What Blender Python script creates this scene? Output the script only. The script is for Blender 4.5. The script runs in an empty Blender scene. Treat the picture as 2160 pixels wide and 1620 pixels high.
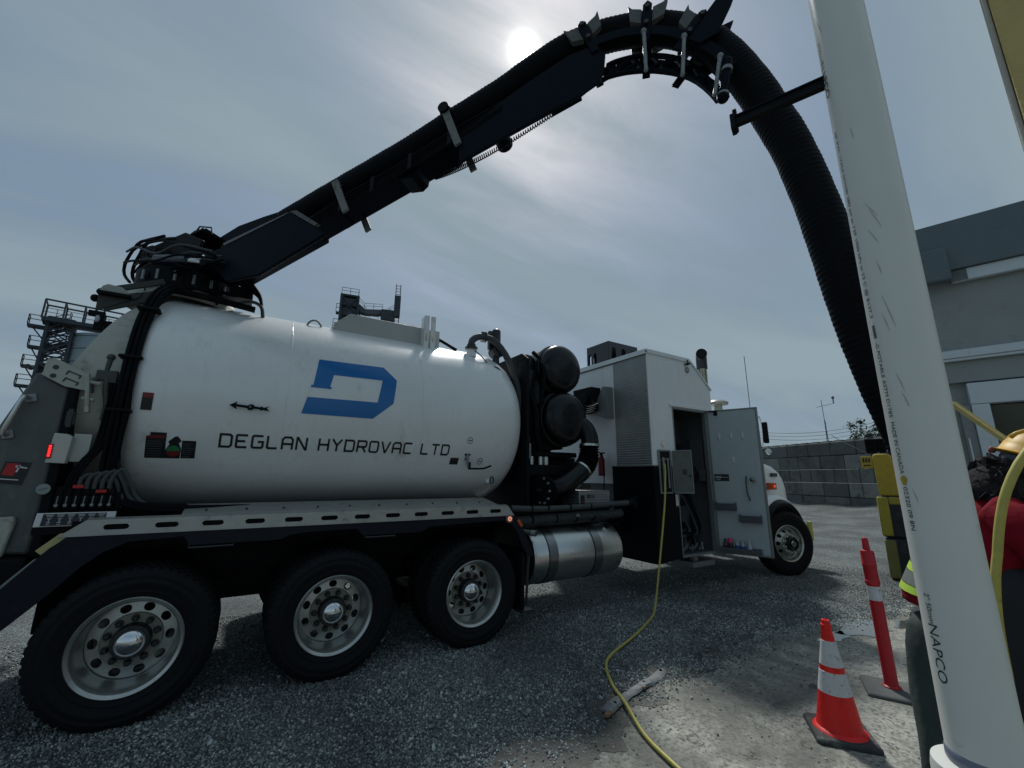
import bpy, bmesh, math, random
import numpy as np
from mathutils import Vector, Matrix

random.seed(7); rng = np.random.default_rng(7)
S = bpy.context.scene
COL = S.collection
R = math.radians

# ------------------------------------------------------------------ camera
CAM = Vector((0, 0, 1.701))
yaw, pitch, roll = R(32.186), R(12.404), R(0.494)
fw = Vector((math.sin(yaw)*math.cos(pitch), math.cos(yaw)*math.cos(pitch), math.sin(pitch)))
rt = Vector((math.cos(yaw), -math.sin(yaw), 0)); up = rt.cross(fw)
r2 = rt*math.cos(roll) + up*math.sin(roll); u2 = -rt*math.sin(roll) + up*math.cos(roll)
cd = bpy.data.cameras.new('camera'); cam = bpy.data.objects.new('camera', cd); COL.objects.link(cam)
M = Matrix((r2, u2, -fw)).transposed().to_4x4(); M.translation = CAM
cam.matrix_world = M
cd.sensor_width = 36; cd.lens = 886.036/2160*36; cd.clip_start = 0.05; cd.clip_end = 3000
S.camera = cam

# ------------------------------------------------------------------ sky
SUN_AZ, SUN_EL = R(33.7), R(50.9)
sdir = Vector((math.sin(SUN_AZ)*math.cos(SUN_EL), math.cos(SUN_AZ)*math.cos(SUN_EL), math.sin(SUN_EL)))
W = bpy.data.worlds.new('World'); S.world = W; W.use_nodes = True
nt = W.node_tree; N = nt.nodes; L = nt.links; N.clear()
def nd(t, **k):
    n = N.new(t)
    for a, b in k.items():
        if a == 'ins':
            for i, v in b.items(): n.inputs[i].default_value = v
        else: setattr(n, a, b)
    return n
wout = nd('ShaderNodeOutputWorld'); bg = nd('ShaderNodeBackground'); bg.inputs[1].default_value = 0.10
sky = nd('ShaderNodeTexSky', sky_type='NISHITA', sun_disc=False, sun_elevation=SUN_EL, sun_rotation=SUN_AZ, air_density=1.0, dust_density=2.5, ozone_density=2.0)
tc = nd('ShaderNodeTexCoord'); sep = nd('ShaderNodeSeparateXYZ'); L.new(tc.outputs['Generated'], sep.inputs[0])
def m_(op, a, b=None, c=None):
    n = nd('ShaderNodeMath', operation=op)
    for i, v in enumerate((a, b, c)):
        if v is None: continue
        if isinstance(v, (int, float)): n.inputs[i].default_value = v
        else: L.new(v, n.inputs[i])
    return n.outputs[0]
zc_ = m_('MAXIMUM', sep.outputs[2], 0.0)
den = m_('ADD', zc_, 0.16)
comb = nd('ShaderNodeCombineXYZ'); L.new(m_('DIVIDE', sep.outputs[0], den), comb.inputs[0]); L.new(m_('DIVIDE', sep.outputs[1], den), comb.inputs[1])
mp = nd('ShaderNodeMapping'); mp.inputs['Rotation'].default_value = (0, 0, R(-58)); mp.inputs['Scale'].default_value = (0.35, 1.15, 1); L.new(comb.outputs[0], mp.inputs[0])
def noise(vec, scale, det=6, rough=.55, dist=0.0):
    n = nd('ShaderNodeTexNoise'); n.inputs['Scale'].default_value = scale; n.inputs['Detail'].default_value = det; n.inputs['Roughness'].default_value = rough; n.inputs['Distortion'].default_value = dist
    L.new(vec, n.inputs['Vector']); return n.outputs['Fac']
n1 = noise(mp.outputs[0], 1.1, 7, .5, .6); n2 = noise(mp.outputs[0], 4.5, 8, .62, .5)
cov = m_('ADD', m_('MULTIPLY', n1, .84), m_('MULTIPLY', n2, .16))
ramp = nd('ShaderNodeMapRange', interpolation_type='SMOOTHSTEP'); L.new(cov, ramp.inputs[0]); ramp.inputs[1].default_value = .30; ramp.inputs[2].default_value = .56
ramp2 = nd('ShaderNodeMapRange', interpolation_type='SMOOTHSTEP'); L.new(n1, ramp2.inputs[0]); ramp2.inputs[1].default_value = .3; ramp2.inputs[2].default_value = .7
cmix = nd('ShaderNodeMix', data_type='RGBA'); L.new(ramp2.outputs[0], cmix.inputs[0]); cmix.inputs[6].default_value = (1.9, 2.62, 3.2, 1); cmix.inputs[7].default_value = (2.72, 3.5, 3.98, 1)
blue = nd('ShaderNodeMix', data_type='RGBA'); blue.inputs[0].default_value = .7; L.new(sky.outputs[0], blue.inputs[6]); blue.inputs[7].default_value = (1.5, 2.3, 3.35, 1)
smix = nd('ShaderNodeMix', data_type='RGBA'); L.new(ramp.outputs[0], smix.inputs[0]); L.new(blue.outputs[2], smix.inputs[6]); L.new(cmix.outputs[2], smix.inputs[7])
# aureole of the veiled sun
dp = nd('ShaderNodeVectorMath', operation='DOT_PRODUCT'); L.new(tc.outputs['Generated'], dp.inputs[0]); dp.inputs[1].default_value = sdir
dpos = m_('MAXIMUM', dp.outputs['Value'], 0.0)
au = None
for p_, k_ in ((10.0,.22),(60.0,.22),(500.0,1.0),(2200.0,4.0),(7000.0,30.0)):
    t_ = m_('MULTIPLY', m_('POWER', dpos, p_), k_); au = t_ if au is None else m_('ADD', au, t_)
aucol = nd('ShaderNodeMix', data_type='RGBA', blend_type='ADD'); aucol.inputs[0].default_value = 1; L.new(smix.outputs[2], aucol.inputs[6])
sc = nd('ShaderNodeVectorMath', operation='SCALE'); sc.inputs[0].default_value = (1.0, .97, .92); L.new(au, sc.inputs['Scale']); L.new(sc.outputs[0], aucol.inputs[7])
L.new(aucol.outputs[2], bg.inputs[0]); L.new(bg.outputs[0], wout.inputs[0])

# ------------------------------------------------------------------ sun
sl = bpy.data.lights.new('sun', 'SUN'); sl.energy = 2.5; sl.angle = R(6.0); sl.color = (1.0, .985, .95)
so = bpy.data.objects.new('sun', sl); COL.objects.link(so); so.rotation_euler = sdir.to_track_quat('Z', 'Y').to_euler(); so.location = (6, 8, 20)
S.view_settings.view_transform = 'Standard'; S.view_settings.look = 'None'; S.view_settings.exposure = 0.06; S.view_settings.gamma = 1; S.view_settings.use_curve_mapping = False

# ------------------------------------------------------------------ materials
MATS = {}
def mat(name, col, rough=.5, metal=0., var=0., vscale=4., bump=0., bscale=60., coat=0., dirt=None, dscale=3., dthr=.55, dw=.18, emit=0., alpha=1., spec=.5, trans=0., coords='Object', rvar=0.):
    if name in MATS: return MATS[name]
    m = bpy.data.materials.new(name); m.use_nodes = True; t = m.node_tree; n = t.nodes; l = t.links; b = n['Principled BSDF']
    b.inputs['Base Color'].default_value = (*col, 1); b.inputs['Roughness'].default_value = rough; b.inputs['Metallic'].default_value = metal
    b.inputs['Specular IOR Level'].default_value = spec
    if coat: b.inputs['Coat Weight'].default_value = coat; b.inputs['Coat Roughness'].default_value = .08
    if trans: b.inputs['Transmission Weight'].default_value = trans
    if emit: b.inputs['Emission Color'].default_value = (*col, 1); b.inputs['Emission Strength'].default_value = emit
    c = n.new('ShaderNodeTexCoord').outputs[coords]
    if coords == 'Object':
        g = n.new('ShaderNodeNewGeometry'); c = g.outputs['Position']
    src = None
    if var or dirt or rvar:
        ns = n.new('ShaderNodeTexNoise'); ns.inputs['Scale'].default_value = vscale; ns.inputs['Detail'].default_value = 8; ns.inputs['Roughness'].default_value = .6; l.new(c, ns.inputs['Vector'])
    if var:
        mr = n.new('ShaderNodeMapRange'); l.new(ns.outputs['Fac'], mr.inputs[0]); mr.inputs[1].default_value = .25; mr.inputs[2].default_value = .75; mr.inputs[3].default_value = 1-var; mr.inputs[4].default_value = 1+var
        sc = n.new('ShaderNodeVectorMath'); sc.operation = 'SCALE'; sc.inputs[0].default_value = col; l.new(mr.outputs[0], sc.inputs['Scale']); src = sc.outputs[0]
    if rvar:
        mr = n.new('ShaderNodeMapRange'); l.new(ns.outputs['Fac'], mr.inputs[0]); mr.inputs[1].default_value = .3; mr.inputs[2].default_value = .7; mr.inputs[3].default_value = max(.02, rough-rvar); mr.inputs[4].default_value = min(1, rough+rvar); l.new(mr.outputs[0], b.inputs['Roughness'])
    if dirt:
        nd2 = n.new('ShaderNodeTexNoise'); nd2.inputs['Scale'].default_value = dscale; nd2.inputs['Detail'].default_value = 10; nd2.inputs['Roughness'].default_value = .68; l.new(c, nd2.inputs['Vector'])
        mr = n.new('ShaderNodeMapRange'); mr.interpolation_type = 'SMOOTHSTEP'; l.new(nd2.outputs['Fac'], mr.inputs[0]); mr.inputs[1].default_value = dthr; mr.inputs[2].default_value = dthr+dw
        mx = n.new('ShaderNodeMix'); mx.data_type = 'RGBA'; l.new(mr.outputs[0], mx.inputs[0])
        if src: l.new(src, mx.inputs[6])
        else: mx.inputs[6].default_value = (*col, 1)
        mx.inputs[7].default_value = (*dirt, 1); src = mx.outputs[2]
    if src: l.new(src, b.inputs['Base Color'])
    if bump:
        nb = n.new('ShaderNodeTexNoise'); nb.inputs['Scale'].default_value = bscale; nb.inputs['Detail'].default_value = 5; l.new(c, nb.inputs['Vector'])
        bp = n.new('ShaderNodeBump'); bp.inputs['Strength'].default_value = bump; bp.inputs['Distance'].default_value = .01; l.new(nb.outputs['Fac'], bp.inputs['Height']); l.new(bp.outputs[0], b.inputs['Normal'])
    MATS[name] = m; return m

WHITE = mat('white_paint', (.80, .82, .80), .28, var=.04, vscale=2.2, coat=.35, dirt=(.5, .49, .43), dscale=2.4, dthr=.6, dw=.2)
WHITEB = mat('white_box_paint', (.78, .80, .79), .32, var=.035, vscale=3, coat=.2, dirt=(.5, .49, .44), dscale=3.5, dthr=.62, dw=.2)
CREAM = mat('grimy_white_paint', (.42, .43, .37), .5, var=.1, vscale=5, dirt=(.26, .25, .19), dscale=6, dthr=.5)
GREYP = mat('dark_grey_paint', (.085, .095, .09), .5, var=.12, vscale=6, dirt=(.16, .16, .14), dscale=7, dthr=.56)
BLACK = mat('black_gloss', (.003, .004, .006), .3, spec=.3, coat=.12, rvar=.08, vscale=9)
BLACKM = mat('black_matte', (.006, .007, .009), .55, var=.3, vscale=14, dirt=(.018, .019, .019), dscale=10, dthr=.6, spec=.12)
NAVY = mat('navy_black_fender', (.006, .008, .016), .42, var=.2, vscale=9, dirt=(.016, .018, .022), dscale=9, dthr=.58, spec=.22)
RUBBER = mat('tyre_rubber', (.0065, .007, .009), .7, var=.25, vscale=20, dirt=(.016, .016, .017), dscale=14, dthr=.56, bump=.15, bscale=180, spec=.22)
HOSEB = mat('black_hose_rubber', (.005, .006, .008), .55, var=.3, vscale=10, dirt=(.014, .016, .017), dscale=12, dthr=.6, spec=.07)
HOSEG = mat('grey_hose_rubber', (.05, .056, .058), .6, var=.2, vscale=12)
ALU = mat('dull_aluminium', (.42, .43, .41), .45, metal=.75, var=.12, vscale=9, bump=.08, bscale=220, dirt=(.22, .21, .18), dscale=8, dthr=.55)
ALUP = mat('polished_aluminium', (.58, .60, .58), .3, metal=1., var=.06, vscale=4, rvar=.06, dirt=(.36, .36, .32), dscale=4, dthr=.58, dw=.3)
ALUB = mat('brushed_band', (.30, .31, .31), .3, metal=1., var=.1, vscale=8)
RIM = mat('grey_rim_paint', (.46, .48, .455), .33, metal=.8, var=.1, vscale=12, dirt=(.25, .24, .2), dscale=10, dthr=.57)
RIMH = mat('dusty_hub_flange', (.28, .275, .215), .55, metal=.2, var=.12, vscale=16, dirt=(.12, .11, .085), dscale=18, dthr=.55)
STEELD = mat('dark_steel', (.05, .052, .055), .4, metal=.6, var=.2, vscale=20)
CHROME = mat('chrome', (.72, .74, .75), .06, metal=1.)
GALV = mat('galvanised_steel', (.24, .26, .26), .5, metal=.5, var=.15, vscale=20)
BOOM = mat('boom_blue_black', (.003, .006, .012), .42, var=.2, vscale=8, dirt=(.008, .011, .016), dscale=7, dthr=.58, spec=.06)
BRKT = mat('worn_grey_bracket', (.095, .10, .095), .6, var=.2, vscale=16, dirt=(.05, .05, .045), dscale=14, dthr=.52)
BLUE = mat('logo_blue', (.002, .145, .42), .3, coat=.2)
INK = mat('black_vinyl', (.006, .008, .01), .4)
RED = mat('red_plastic', (.42, .01, .012), .4, var=.1)
DKRED = mat('dark_red_vinyl', (.18, .012, .015), .45)
GREENV = mat('green_vinyl', (.02, .2, .06), .45)
WHITEV = mat('white_vinyl', (.6, .6, .58), .45)
LED = mat('red_lamp', (1.0, .02, .02), .3, emit=2.2)
AMBER = mat('amber_lamp', (1.0, .10, .02), .3, emit=.7)
AMBERP = mat('amber_lens', (.55, .09, .015), .25)
LEDW = mat('lamp_glow', (1.0, .45, .3), .3, emit=.8)
GLASS = mat('dark_glass', (.015, .02, .025), .06, coat=.3)
LENS = mat('lamp_lens', (.35, .37, .38), .12, metal=.3)
YHOSE = mat('yellow_hose_rubber', (.46, .40, .09), .5, var=.15, vscale=25, dirt=(.16, .13, .05), dscale=20, dthr=.58)
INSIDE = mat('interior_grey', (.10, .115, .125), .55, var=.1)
DOORI = mat('door_liner', (.36, .42, .43), .45, var=.05, vscale=5, dirt=(.14, .16, .165), dscale=30, dthr=.66, dw=.06)

def weather(m, streak=(.42,.42,.37), amount=.55, wav=.25):   # rain streaks, road dust and slight panel waviness
    t = m.node_tree; n = t.nodes; l = t.links; b = n['Principled BSDF']; g_ = n.new('ShaderNodeNewGeometry')
    mp_ = n.new('ShaderNodeMapping'); mp_.inputs['Scale'].default_value = (9, 9, .7); l.new(g_.outputs['Position'], mp_.inputs[0])
    ns = n.new('ShaderNodeTexNoise'); ns.inputs['Scale'].default_value = 1.6; ns.inputs['Detail'].default_value = 9; ns.inputs['Roughness'].default_value = .7; l.new(mp_.outputs[0], ns.inputs['Vector'])
    big = n.new('ShaderNodeTexNoise'); big.inputs['Scale'].default_value = 1.1; big.inputs['Detail'].default_value = 5; l.new(g_.outputs['Position'], big.inputs['Vector'])
    def mr(x, a, c, d=1.): q = n.new('ShaderNodeMapRange'); q.interpolation_type = 'SMOOTHSTEP'; l.new(x, q.inputs[0]); q.inputs[1].default_value = a; q.inputs[2].default_value = c; q.inputs[4].default_value = d; return q.outputs[0]
    mu = n.new('ShaderNodeMath'); mu.operation = 'MULTIPLY'; l.new(mr(ns.outputs['Fac'], .5, .72, amount), mu.inputs[0]); l.new(mr(big.outputs['Fac'], .35, .65), mu.inputs[1])
    fine = n.new('ShaderNodeTexNoise'); fine.inputs['Scale'].default_value = 55; fine.inputs['Detail'].default_value = 3; l.new(g_.outputs['Position'], fine.inputs['Vector'])
    sp = n.new('ShaderNodeMath'); sp.operation = 'MAXIMUM'; l.new(mu.outputs[0], sp.inputs[0]); l.new(mr(fine.outputs['Fac'], .70, .78, .5), sp.inputs[1])
    mx = n.new('ShaderNodeMix'); mx.data_type = 'RGBA'; l.new(sp.outputs[0], mx.inputs[0]); old = b.inputs['Base Color'].links
    if old: l.new(old[0].from_socket, mx.inputs[6])
    else: mx.inputs[6].default_value = b.inputs['Base Color'].default_value
    mx.inputs[7].default_value = (*streak, 1); l.new(mx.outputs[2], b.inputs['Base Color'])
    if wav:
        wv = n.new('ShaderNodeTexNoise'); wv.inputs['Scale'].default_value = 2.2; wv.inputs['Detail'].default_value = 2; l.new(g_.outputs['Position'], wv.inputs['Vector']); bp = n.new('ShaderNodeBump'); bp.inputs['Strength'].default_value = wav; bp.inputs['Distance'].default_value = .03; l.new(wv.outputs['Fac'], bp.inputs['Height']); l.new(bp.outputs[0], b.inputs['Normal'])
weather(WHITE, amount=.34); weather(WHITEB, amount=.4); weather(CREAM, (.17,.165,.13), .6, .1); weather(GREYP, (.17,.175,.16), .5, .15); weather(DOORI, (.22,.25,.25), .3, .1)

# ------------------------------------------------------------------ geometry helpers
def frame(d):
    d = Vector(d).normalized(); a = Vector((0, 0, 1)) if abs(d.z) < .95 else Vector((1, 0, 0))
    x = a.cross(d).normalized(); y = d.cross(x); return x, y, d
def spline(pts, step):
    P = [np.array(p, float) for p in pts]; out = []
    P = [2*P[0]-P[1]] + P + [2*P[-1]-P[-2]]
    for i in range(1, len(P)-2):
        a, b, c, d = P[i-1:i+3]; n = max(2, int(np.linalg.norm(c-b)/step))
        for k in range(n):
            t = k/n; out.append(.5*((2*b)+(-a+c)*t+(2*a-5*b+4*c-d)*t*t+(-a+3*b-3*c+d)*t**3))
    out.append(P[-2]); return out
class G:
    def __init__(s): s.v = []; s.f = []; s.m = []; s.cm = 0
    def add(s, vs, fs):
        o = len(s.v); s.v += [tuple(map(float, v)) for v in vs]; s.f += [tuple(i+o for i in f) for f in fs]; s.m += [s.cm]*len(fs); return s
    def mi(s, i): s.cm = i; return s
    def box(s, x0, x1, y0, y1, z0, z1):
        return s.add([(x, y, z) for x in (x0, x1) for y in (y0, y1) for z in (z0, z1)], [(0,1,3,2),(4,6,7,5),(0,4,5,1),(2,3,7,6),(0,2,6,4),(1,5,7,3)])
    def obox(s, c, size, X, Y, Z):
        c = Vector(c); X, Y, Z = (Vector(a).normalized()*h*.5 for a, h in zip((X, Y, Z), size))
        return s.add([c+X*i+Y*j+Z*k for i in (-1,1) for j in (-1,1) for k in (-1,1)], [(0,1,3,2),(4,6,7,5),(0,4,5,1),(2,3,7,6),(0,2,6,4),(1,5,7,3)])
    def beam(s, p0, p1, w, h=None, upv=(0,0,1)):
        p0, p1 = Vector(p0), Vector(p1); d = (p1-p0); ln = d.length; d = d/ln; u = Vector(upv)
        if abs(d.dot(u)) > .97: u = Vector((1,0,0))
        x = d.cross(u).normalized(); u = x.cross(d)
        return s.obox((p0+p1)/2, (ln, w, h or w), d, x, u)
    def cyl(s, p0, p1, r0, r1=None, n=16, cap=True):
        r1 = r0 if r1 is None else r1; p0, p1 = Vector(p0), Vector(p1); x, y, d = frame(p1-p0)
        vs = []
        for p, r in ((p0, r0), (p1, r1)):
            for i in range(n): a = 2*math.pi*i/n; vs.append(p+x*(r*math.cos(a))+y*(r*math.sin(a)))
        fs = [(i, (i+1) % n, n+(i+1) % n, n+i) for i in range(n)]
        if cap: fs += [tuple(range(n-1, -1, -1)), tuple(range(n, 2*n))]
        return s.add(vs, fs)
    def tube(s, pts, r, n=10, step=None, cap=True, close=False):
        pts = [Vector(p) for p in (spline(pts, step) if step else pts)]; k = len(pts); vs = []; x = None; acc = 0
        for i, p in enumerate(pts):
            t = (pts[(i+1) % k] - pts[i-1]) if close else (pts[min(i+1, k-1)]-pts[max(i-1, 0)])
            t.normalize()
            if x is None: x = frame(t)[0]
            x = (x - t*x.dot(t)).normalized(); y = t.cross(x)
            if i: acc += (p-pts[i-1]).length
            rr = r(acc) if callable(r) else r
            for j in range(n): a = 2*math.pi*j/n; vs.append(p+x*(rr*math.cos(a))+y*(rr*math.sin(a)))
        fs = []
        for i in range(k if close else k-1):
            a = i*n; b = ((i+1) % k)*n
            for j in range(n): fs.append((a+j, a+(j+1) % n, b+(j+1) % n, b+j))
        if cap and not close: fs += [tuple(range(n-1, -1, -1)), tuple(range((k-1)*n, k*n))]
        return s.add(vs, fs)
    def lathe(s, prof, org, axis, n=32, caps=(False, False)):
        org = Vector(org); x, y, d = frame(axis); vs = []; k = len(prof)
        for i in range(n):
            a = 2*math.pi*i/n; e = x*math.cos(a)+y*math.sin(a)
            for (t, r) in prof: vs.append(org+d*t+e*r)
        fs = []
        for i in range(n):
            j = (i+1) % n
            for q in range(k-1): fs.append((i*k+q, j*k+q, j*k+q+1, i*k+q+1))
        if caps[0]: fs.append(tuple(i*k for i in range(n-1, -1, -1)))
        if caps[1]: fs.append(tuple(i*k+k-1 for i in range(n)))
        return s.add(vs, fs)
    def prism(s, poly, a0, a1, plane='xz'):
        n = len(poly); f = {'xz': lambda p, a: (p[0], a, p[1]), 'xy': lambda p, a: (p[0], p[1], a), 'yz': lambda p, a: (a, p[0], p[1])}[plane]
        vs = [f(p, a0) for p in poly]+[f(p, a1) for p in poly]
        return s.add(vs, [tuple(range(n)), tuple(range(2*n-1, n-1, -1))]+[(i, n+i, n+(i+1) % n, (i+1) % n) for i in range(n)])
    def sphere(s, c, r, nu=16, nv=10, sc=(1,1,1), v0=0., v1=1.):
        c = Vector(c); vs = []
        for j in range(nv+1):
            ph = math.pi*(v0+(v1-v0)*j/nv)
            for i in range(nu): a = 2*math.pi*i/nu; vs.append(c+Vector((r*sc[0]*math.sin(ph)*math.cos(a), r*sc[1]*math.sin(ph)*math.sin(a), r*sc[2]*math.cos(ph))))
        return s.add(vs, [(j*nu+i, (j+1)*nu+i, (j+1)*nu+(i+1) % nu, j*nu+(i+1) % nu) for j in range(nv) for i in range(nu)])
    def loft(s, rings, cap=True):
        n = len(rings[0]); vs = [p for r in rings for p in r]; fs = []
        for i in range(len(rings)-1):
            for j in range(n): fs.append((i*n+j, i*n+(j+1) % n, (i+1)*n+(j+1) % n, (i+1)*n+j))
        if cap: fs += [tuple(range(n-1, -1, -1)), tuple(range((len(rings)-1)*n, len(rings)*n))]
        return s.add(vs, fs)
    def mapv(s, fn): s.v = [tuple(fn(*v)) for v in s.v]; return s

WL = {}   # world location of every object built (parents carry no rotation)
def link(o, parent, loc):
    COL.objects.link(o); loc = Vector(loc); WL[o.name] = loc
    if parent is not None: o.parent = parent; o.location = loc - WL[parent.name]
    else: o.location = loc
    return o
def build(g, name, mats, parent=None, smooth=40, bevel=0, seg=2, kind=None, fix=True, label=None, sub=0):
    if not isinstance(mats, (list, tuple)): mats = [mats]
    v = np.array(g.v); lo, hi = v.min(0), v.max(0); org = np.array([(lo[0]+hi[0])/2, (lo[1]+hi[1])/2, lo[2]])
    me = bpy.data.meshes.new(name); me.from_pydata([tuple(p) for p in (v-org)], [], g.f); me.update()
    for m in mats: me.materials.append(m)
    if len(mats) > 1: me.polygons.foreach_set('material_index', g.m)
    if fix or bevel:
        b = bmesh.new(); b.from_mesh(me)
        if fix: bmesh.ops.recalc_face_normals(b, faces=b.faces)
        b.to_mesh(me); b.free()
    o = bpy.data.objects.new(name, me)
    link(o, parent, org)
    if bevel:
        md = o.modifiers.new('bevel', 'BEVEL'); md.width = bevel; md.segments = seg; md.limit_method = 'ANGLE'; md.angle_limit = R(35)
    if sub:
        md = o.modifiers.new('sub', 'SUBSURF'); md.levels = sub; md.render_levels = sub
    if smooth is not None:
        me.shade_smooth(); 
        if smooth < 180 and not sub: me.set_sharp_from_angle(angle=R(smooth))
    if kind: o['kind'] = kind
    if label: o['label'] = label
    return o
def thing(name, label, cat, loc, group=None):
    o = bpy.data.objects.new(name, None); o.empty_display_size = .2; link(o, None, loc); return tag(o, label, cat, group)
def tag(o, label, cat, group=None):
    o['label'] = label; o['category'] = cat
    if group: o['group'] = group
    return o
def one(g, name, mats, label, cat, group=None, **k): return tag(build(g, name, mats, None, **k), label, cat, group)
def dup(o, loc, parent, rz=0.):
    c = o.copy(); c.rotation_euler = (0, 0, rz); link(c, parent, loc)
    for ch in list(o.children):
        d = ch.copy(); COL.objects.link(d); d.parent = c; d.location = ch.location
    return c
def stad(L_, r, c, s_):   # distance from the centre of a slot to its edge in direction (c, s)
    if abs(s_) > 1e-9:
        t = r/abs(s_)
        if abs(t*c) <= L_: return t
    cc = abs(c); b = L_*cc; return b+math.sqrt(max(0, b*b-(L_*L_-r*r)))
def bay(u0, u1, w0, w1, cu, cw, L_, r, vertical=False, n=28):   # rectangle with one slot: outer ring, inner ring
    an = [2*math.pi*i/n+.05 for i in range(n)]
    for (u, w) in ((u0,w0),(u1,w0),(u1,w1),(u0,w1)): an.append(math.atan2(w-cw, u-cu) % (2*math.pi))
    an = sorted(a % (2*math.pi) for a in an); O = []; I = []
    for a in an:
        c, s_ = math.cos(a), math.sin(a); t = 1e9
        if c > 1e-9: t = min(t, (u1-cu)/c)
        if c < -1e-9: t = min(t, (u0-cu)/c)
        if s_ > 1e-9: t = min(t, (w1-cw)/s_)
        if s_ < -1e-9: t = min(t, (w0-cw)/s_)
        O.append((cu+t*c, cw+t*s_)); d = stad(L_, r, s_, c) if vertical else stad(L_, r, c, s_); I.append((cu+d*c, cw+d*s_))
    return O, I
def slotplate(g, bays, fn, th):   # fn(u, w, depth) -> xyz
    for b in bays:
        O, I = bay(*b); k = len(O)
        vs = [fn(*p, 0) for p in O]+[fn(*p, 0) for p in I]+[fn(*p, th) for p in I]+[fn(*p, th) for p in O]
        g.add(vs, [(i, (i+1) % k, k+(i+1) % k, k+i) for i in range(k)]+[(k+i, k+(i+1) % k, 2*k+(i+1) % k, 2*k+i) for i in range(k)]+[(2*k+i, 2*k+(i+1) % k, 3*k+(i+1) % k, 3*k+i) for i in range(k)])
def textpts(s_, size=1., sx=1.):   # flat lettering -> verts (u, w), faces
    c = bpy.data.curves.new('t', 'FONT'); c.body = s_; c.size = size; c.resolution_u = 3
    o = bpy.data.objects.new('t', c); COL.objects.link(o); dg = bpy.context.evaluated_depsgraph_get(); me = bpy.data.meshes.new_from_object(o.evaluated_get(dg))
    vs = [(v.co.x*sx, v.co.y) for v in me.vertices]; fs = [tuple(p.vertices) for p in me.polygons]
    bpy.data.objects.remove(o); bpy.data.curves.remove(c); bpy.data.meshes.remove(me); return vs, fs

# ================================================================== GROUND
def ground_mat():
    m = bpy.data.materials.new('crushed_gravel'); m.use_nodes = True; t = m.node_tree; n = t.nodes; l = t.links; b = n['Principled BSDF']
    g = n.new('ShaderNodeNewGeometry'); pos = g.outputs['Position']
    def vor(s, feat='F1'):
        v = n.new('ShaderNodeTexVoronoi'); v.feature = feat; v.inputs['Scale'].default_value = s; v.inputs['Randomness'].default_value = 1; l.new(pos, v.inputs['Vector']); return v
    def noi(s, d=6, r=.6):
        v = n.new('ShaderNodeTexNoise'); v.inputs['Scale'].default_value = s; v.inputs['Detail'].default_value = d; v.inputs['Roughness'].default_value = r; l.new(pos, v.inputs['Vector']); return v.outputs['Fac']
    def mr(x, a, b_, c, d):
        v = n.new('ShaderNodeMapRange'); v.interpolation_type = 'SMOOTHSTEP'; l.new(x, v.inputs[0])
        for i, q in enumerate((a, b_, c, d)): v.inputs[i+1].default_value = q
        return v.outputs[0]
    def mul(a, b_):
        v = n.new('ShaderNodeMath'); v.operation = 'MULTIPLY'
        for i, q in enumerate((a, b_)):
            if isinstance(q, (int, float)): v.inputs[i].default_value = q
            else: l.new(q, v.inputs[i])
        return v.outputs[0]
    v1 = vor(52); sx = n.new('ShaderNodeSeparateColor'); l.new(v1.outputs['Color'], sx.inputs[0])
    f = mul(mul(mr(sx.outputs[0], 0, 1, .55, 1.5), mr(v1.outputs['Distance'], .0, .75, 1.15, .45)), mr(noi(.8), .32, .68, .6, 1.25))
    sc = n.new('ShaderNodeVectorMath'); sc.operation = 'SCALE'; sc.inputs[0].default_value = (.165, .19, .186); l.new(f, sc.inputs['Scale'])
    l.new(sc.outputs[0], b.inputs['Base Color']); b.inputs['Roughness'].default_value = .85
    bp = n.new('ShaderNodeBump'); bp.inputs['Strength'].default_value = .9; bp.inputs['Distance'].default_value = .012; l.new(mr(v1.outputs['Distance'], 0, .8, 1, 0), bp.inputs['Height']); l.new(bp.outputs[0], b.inputs['Normal'])
    return m
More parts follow.
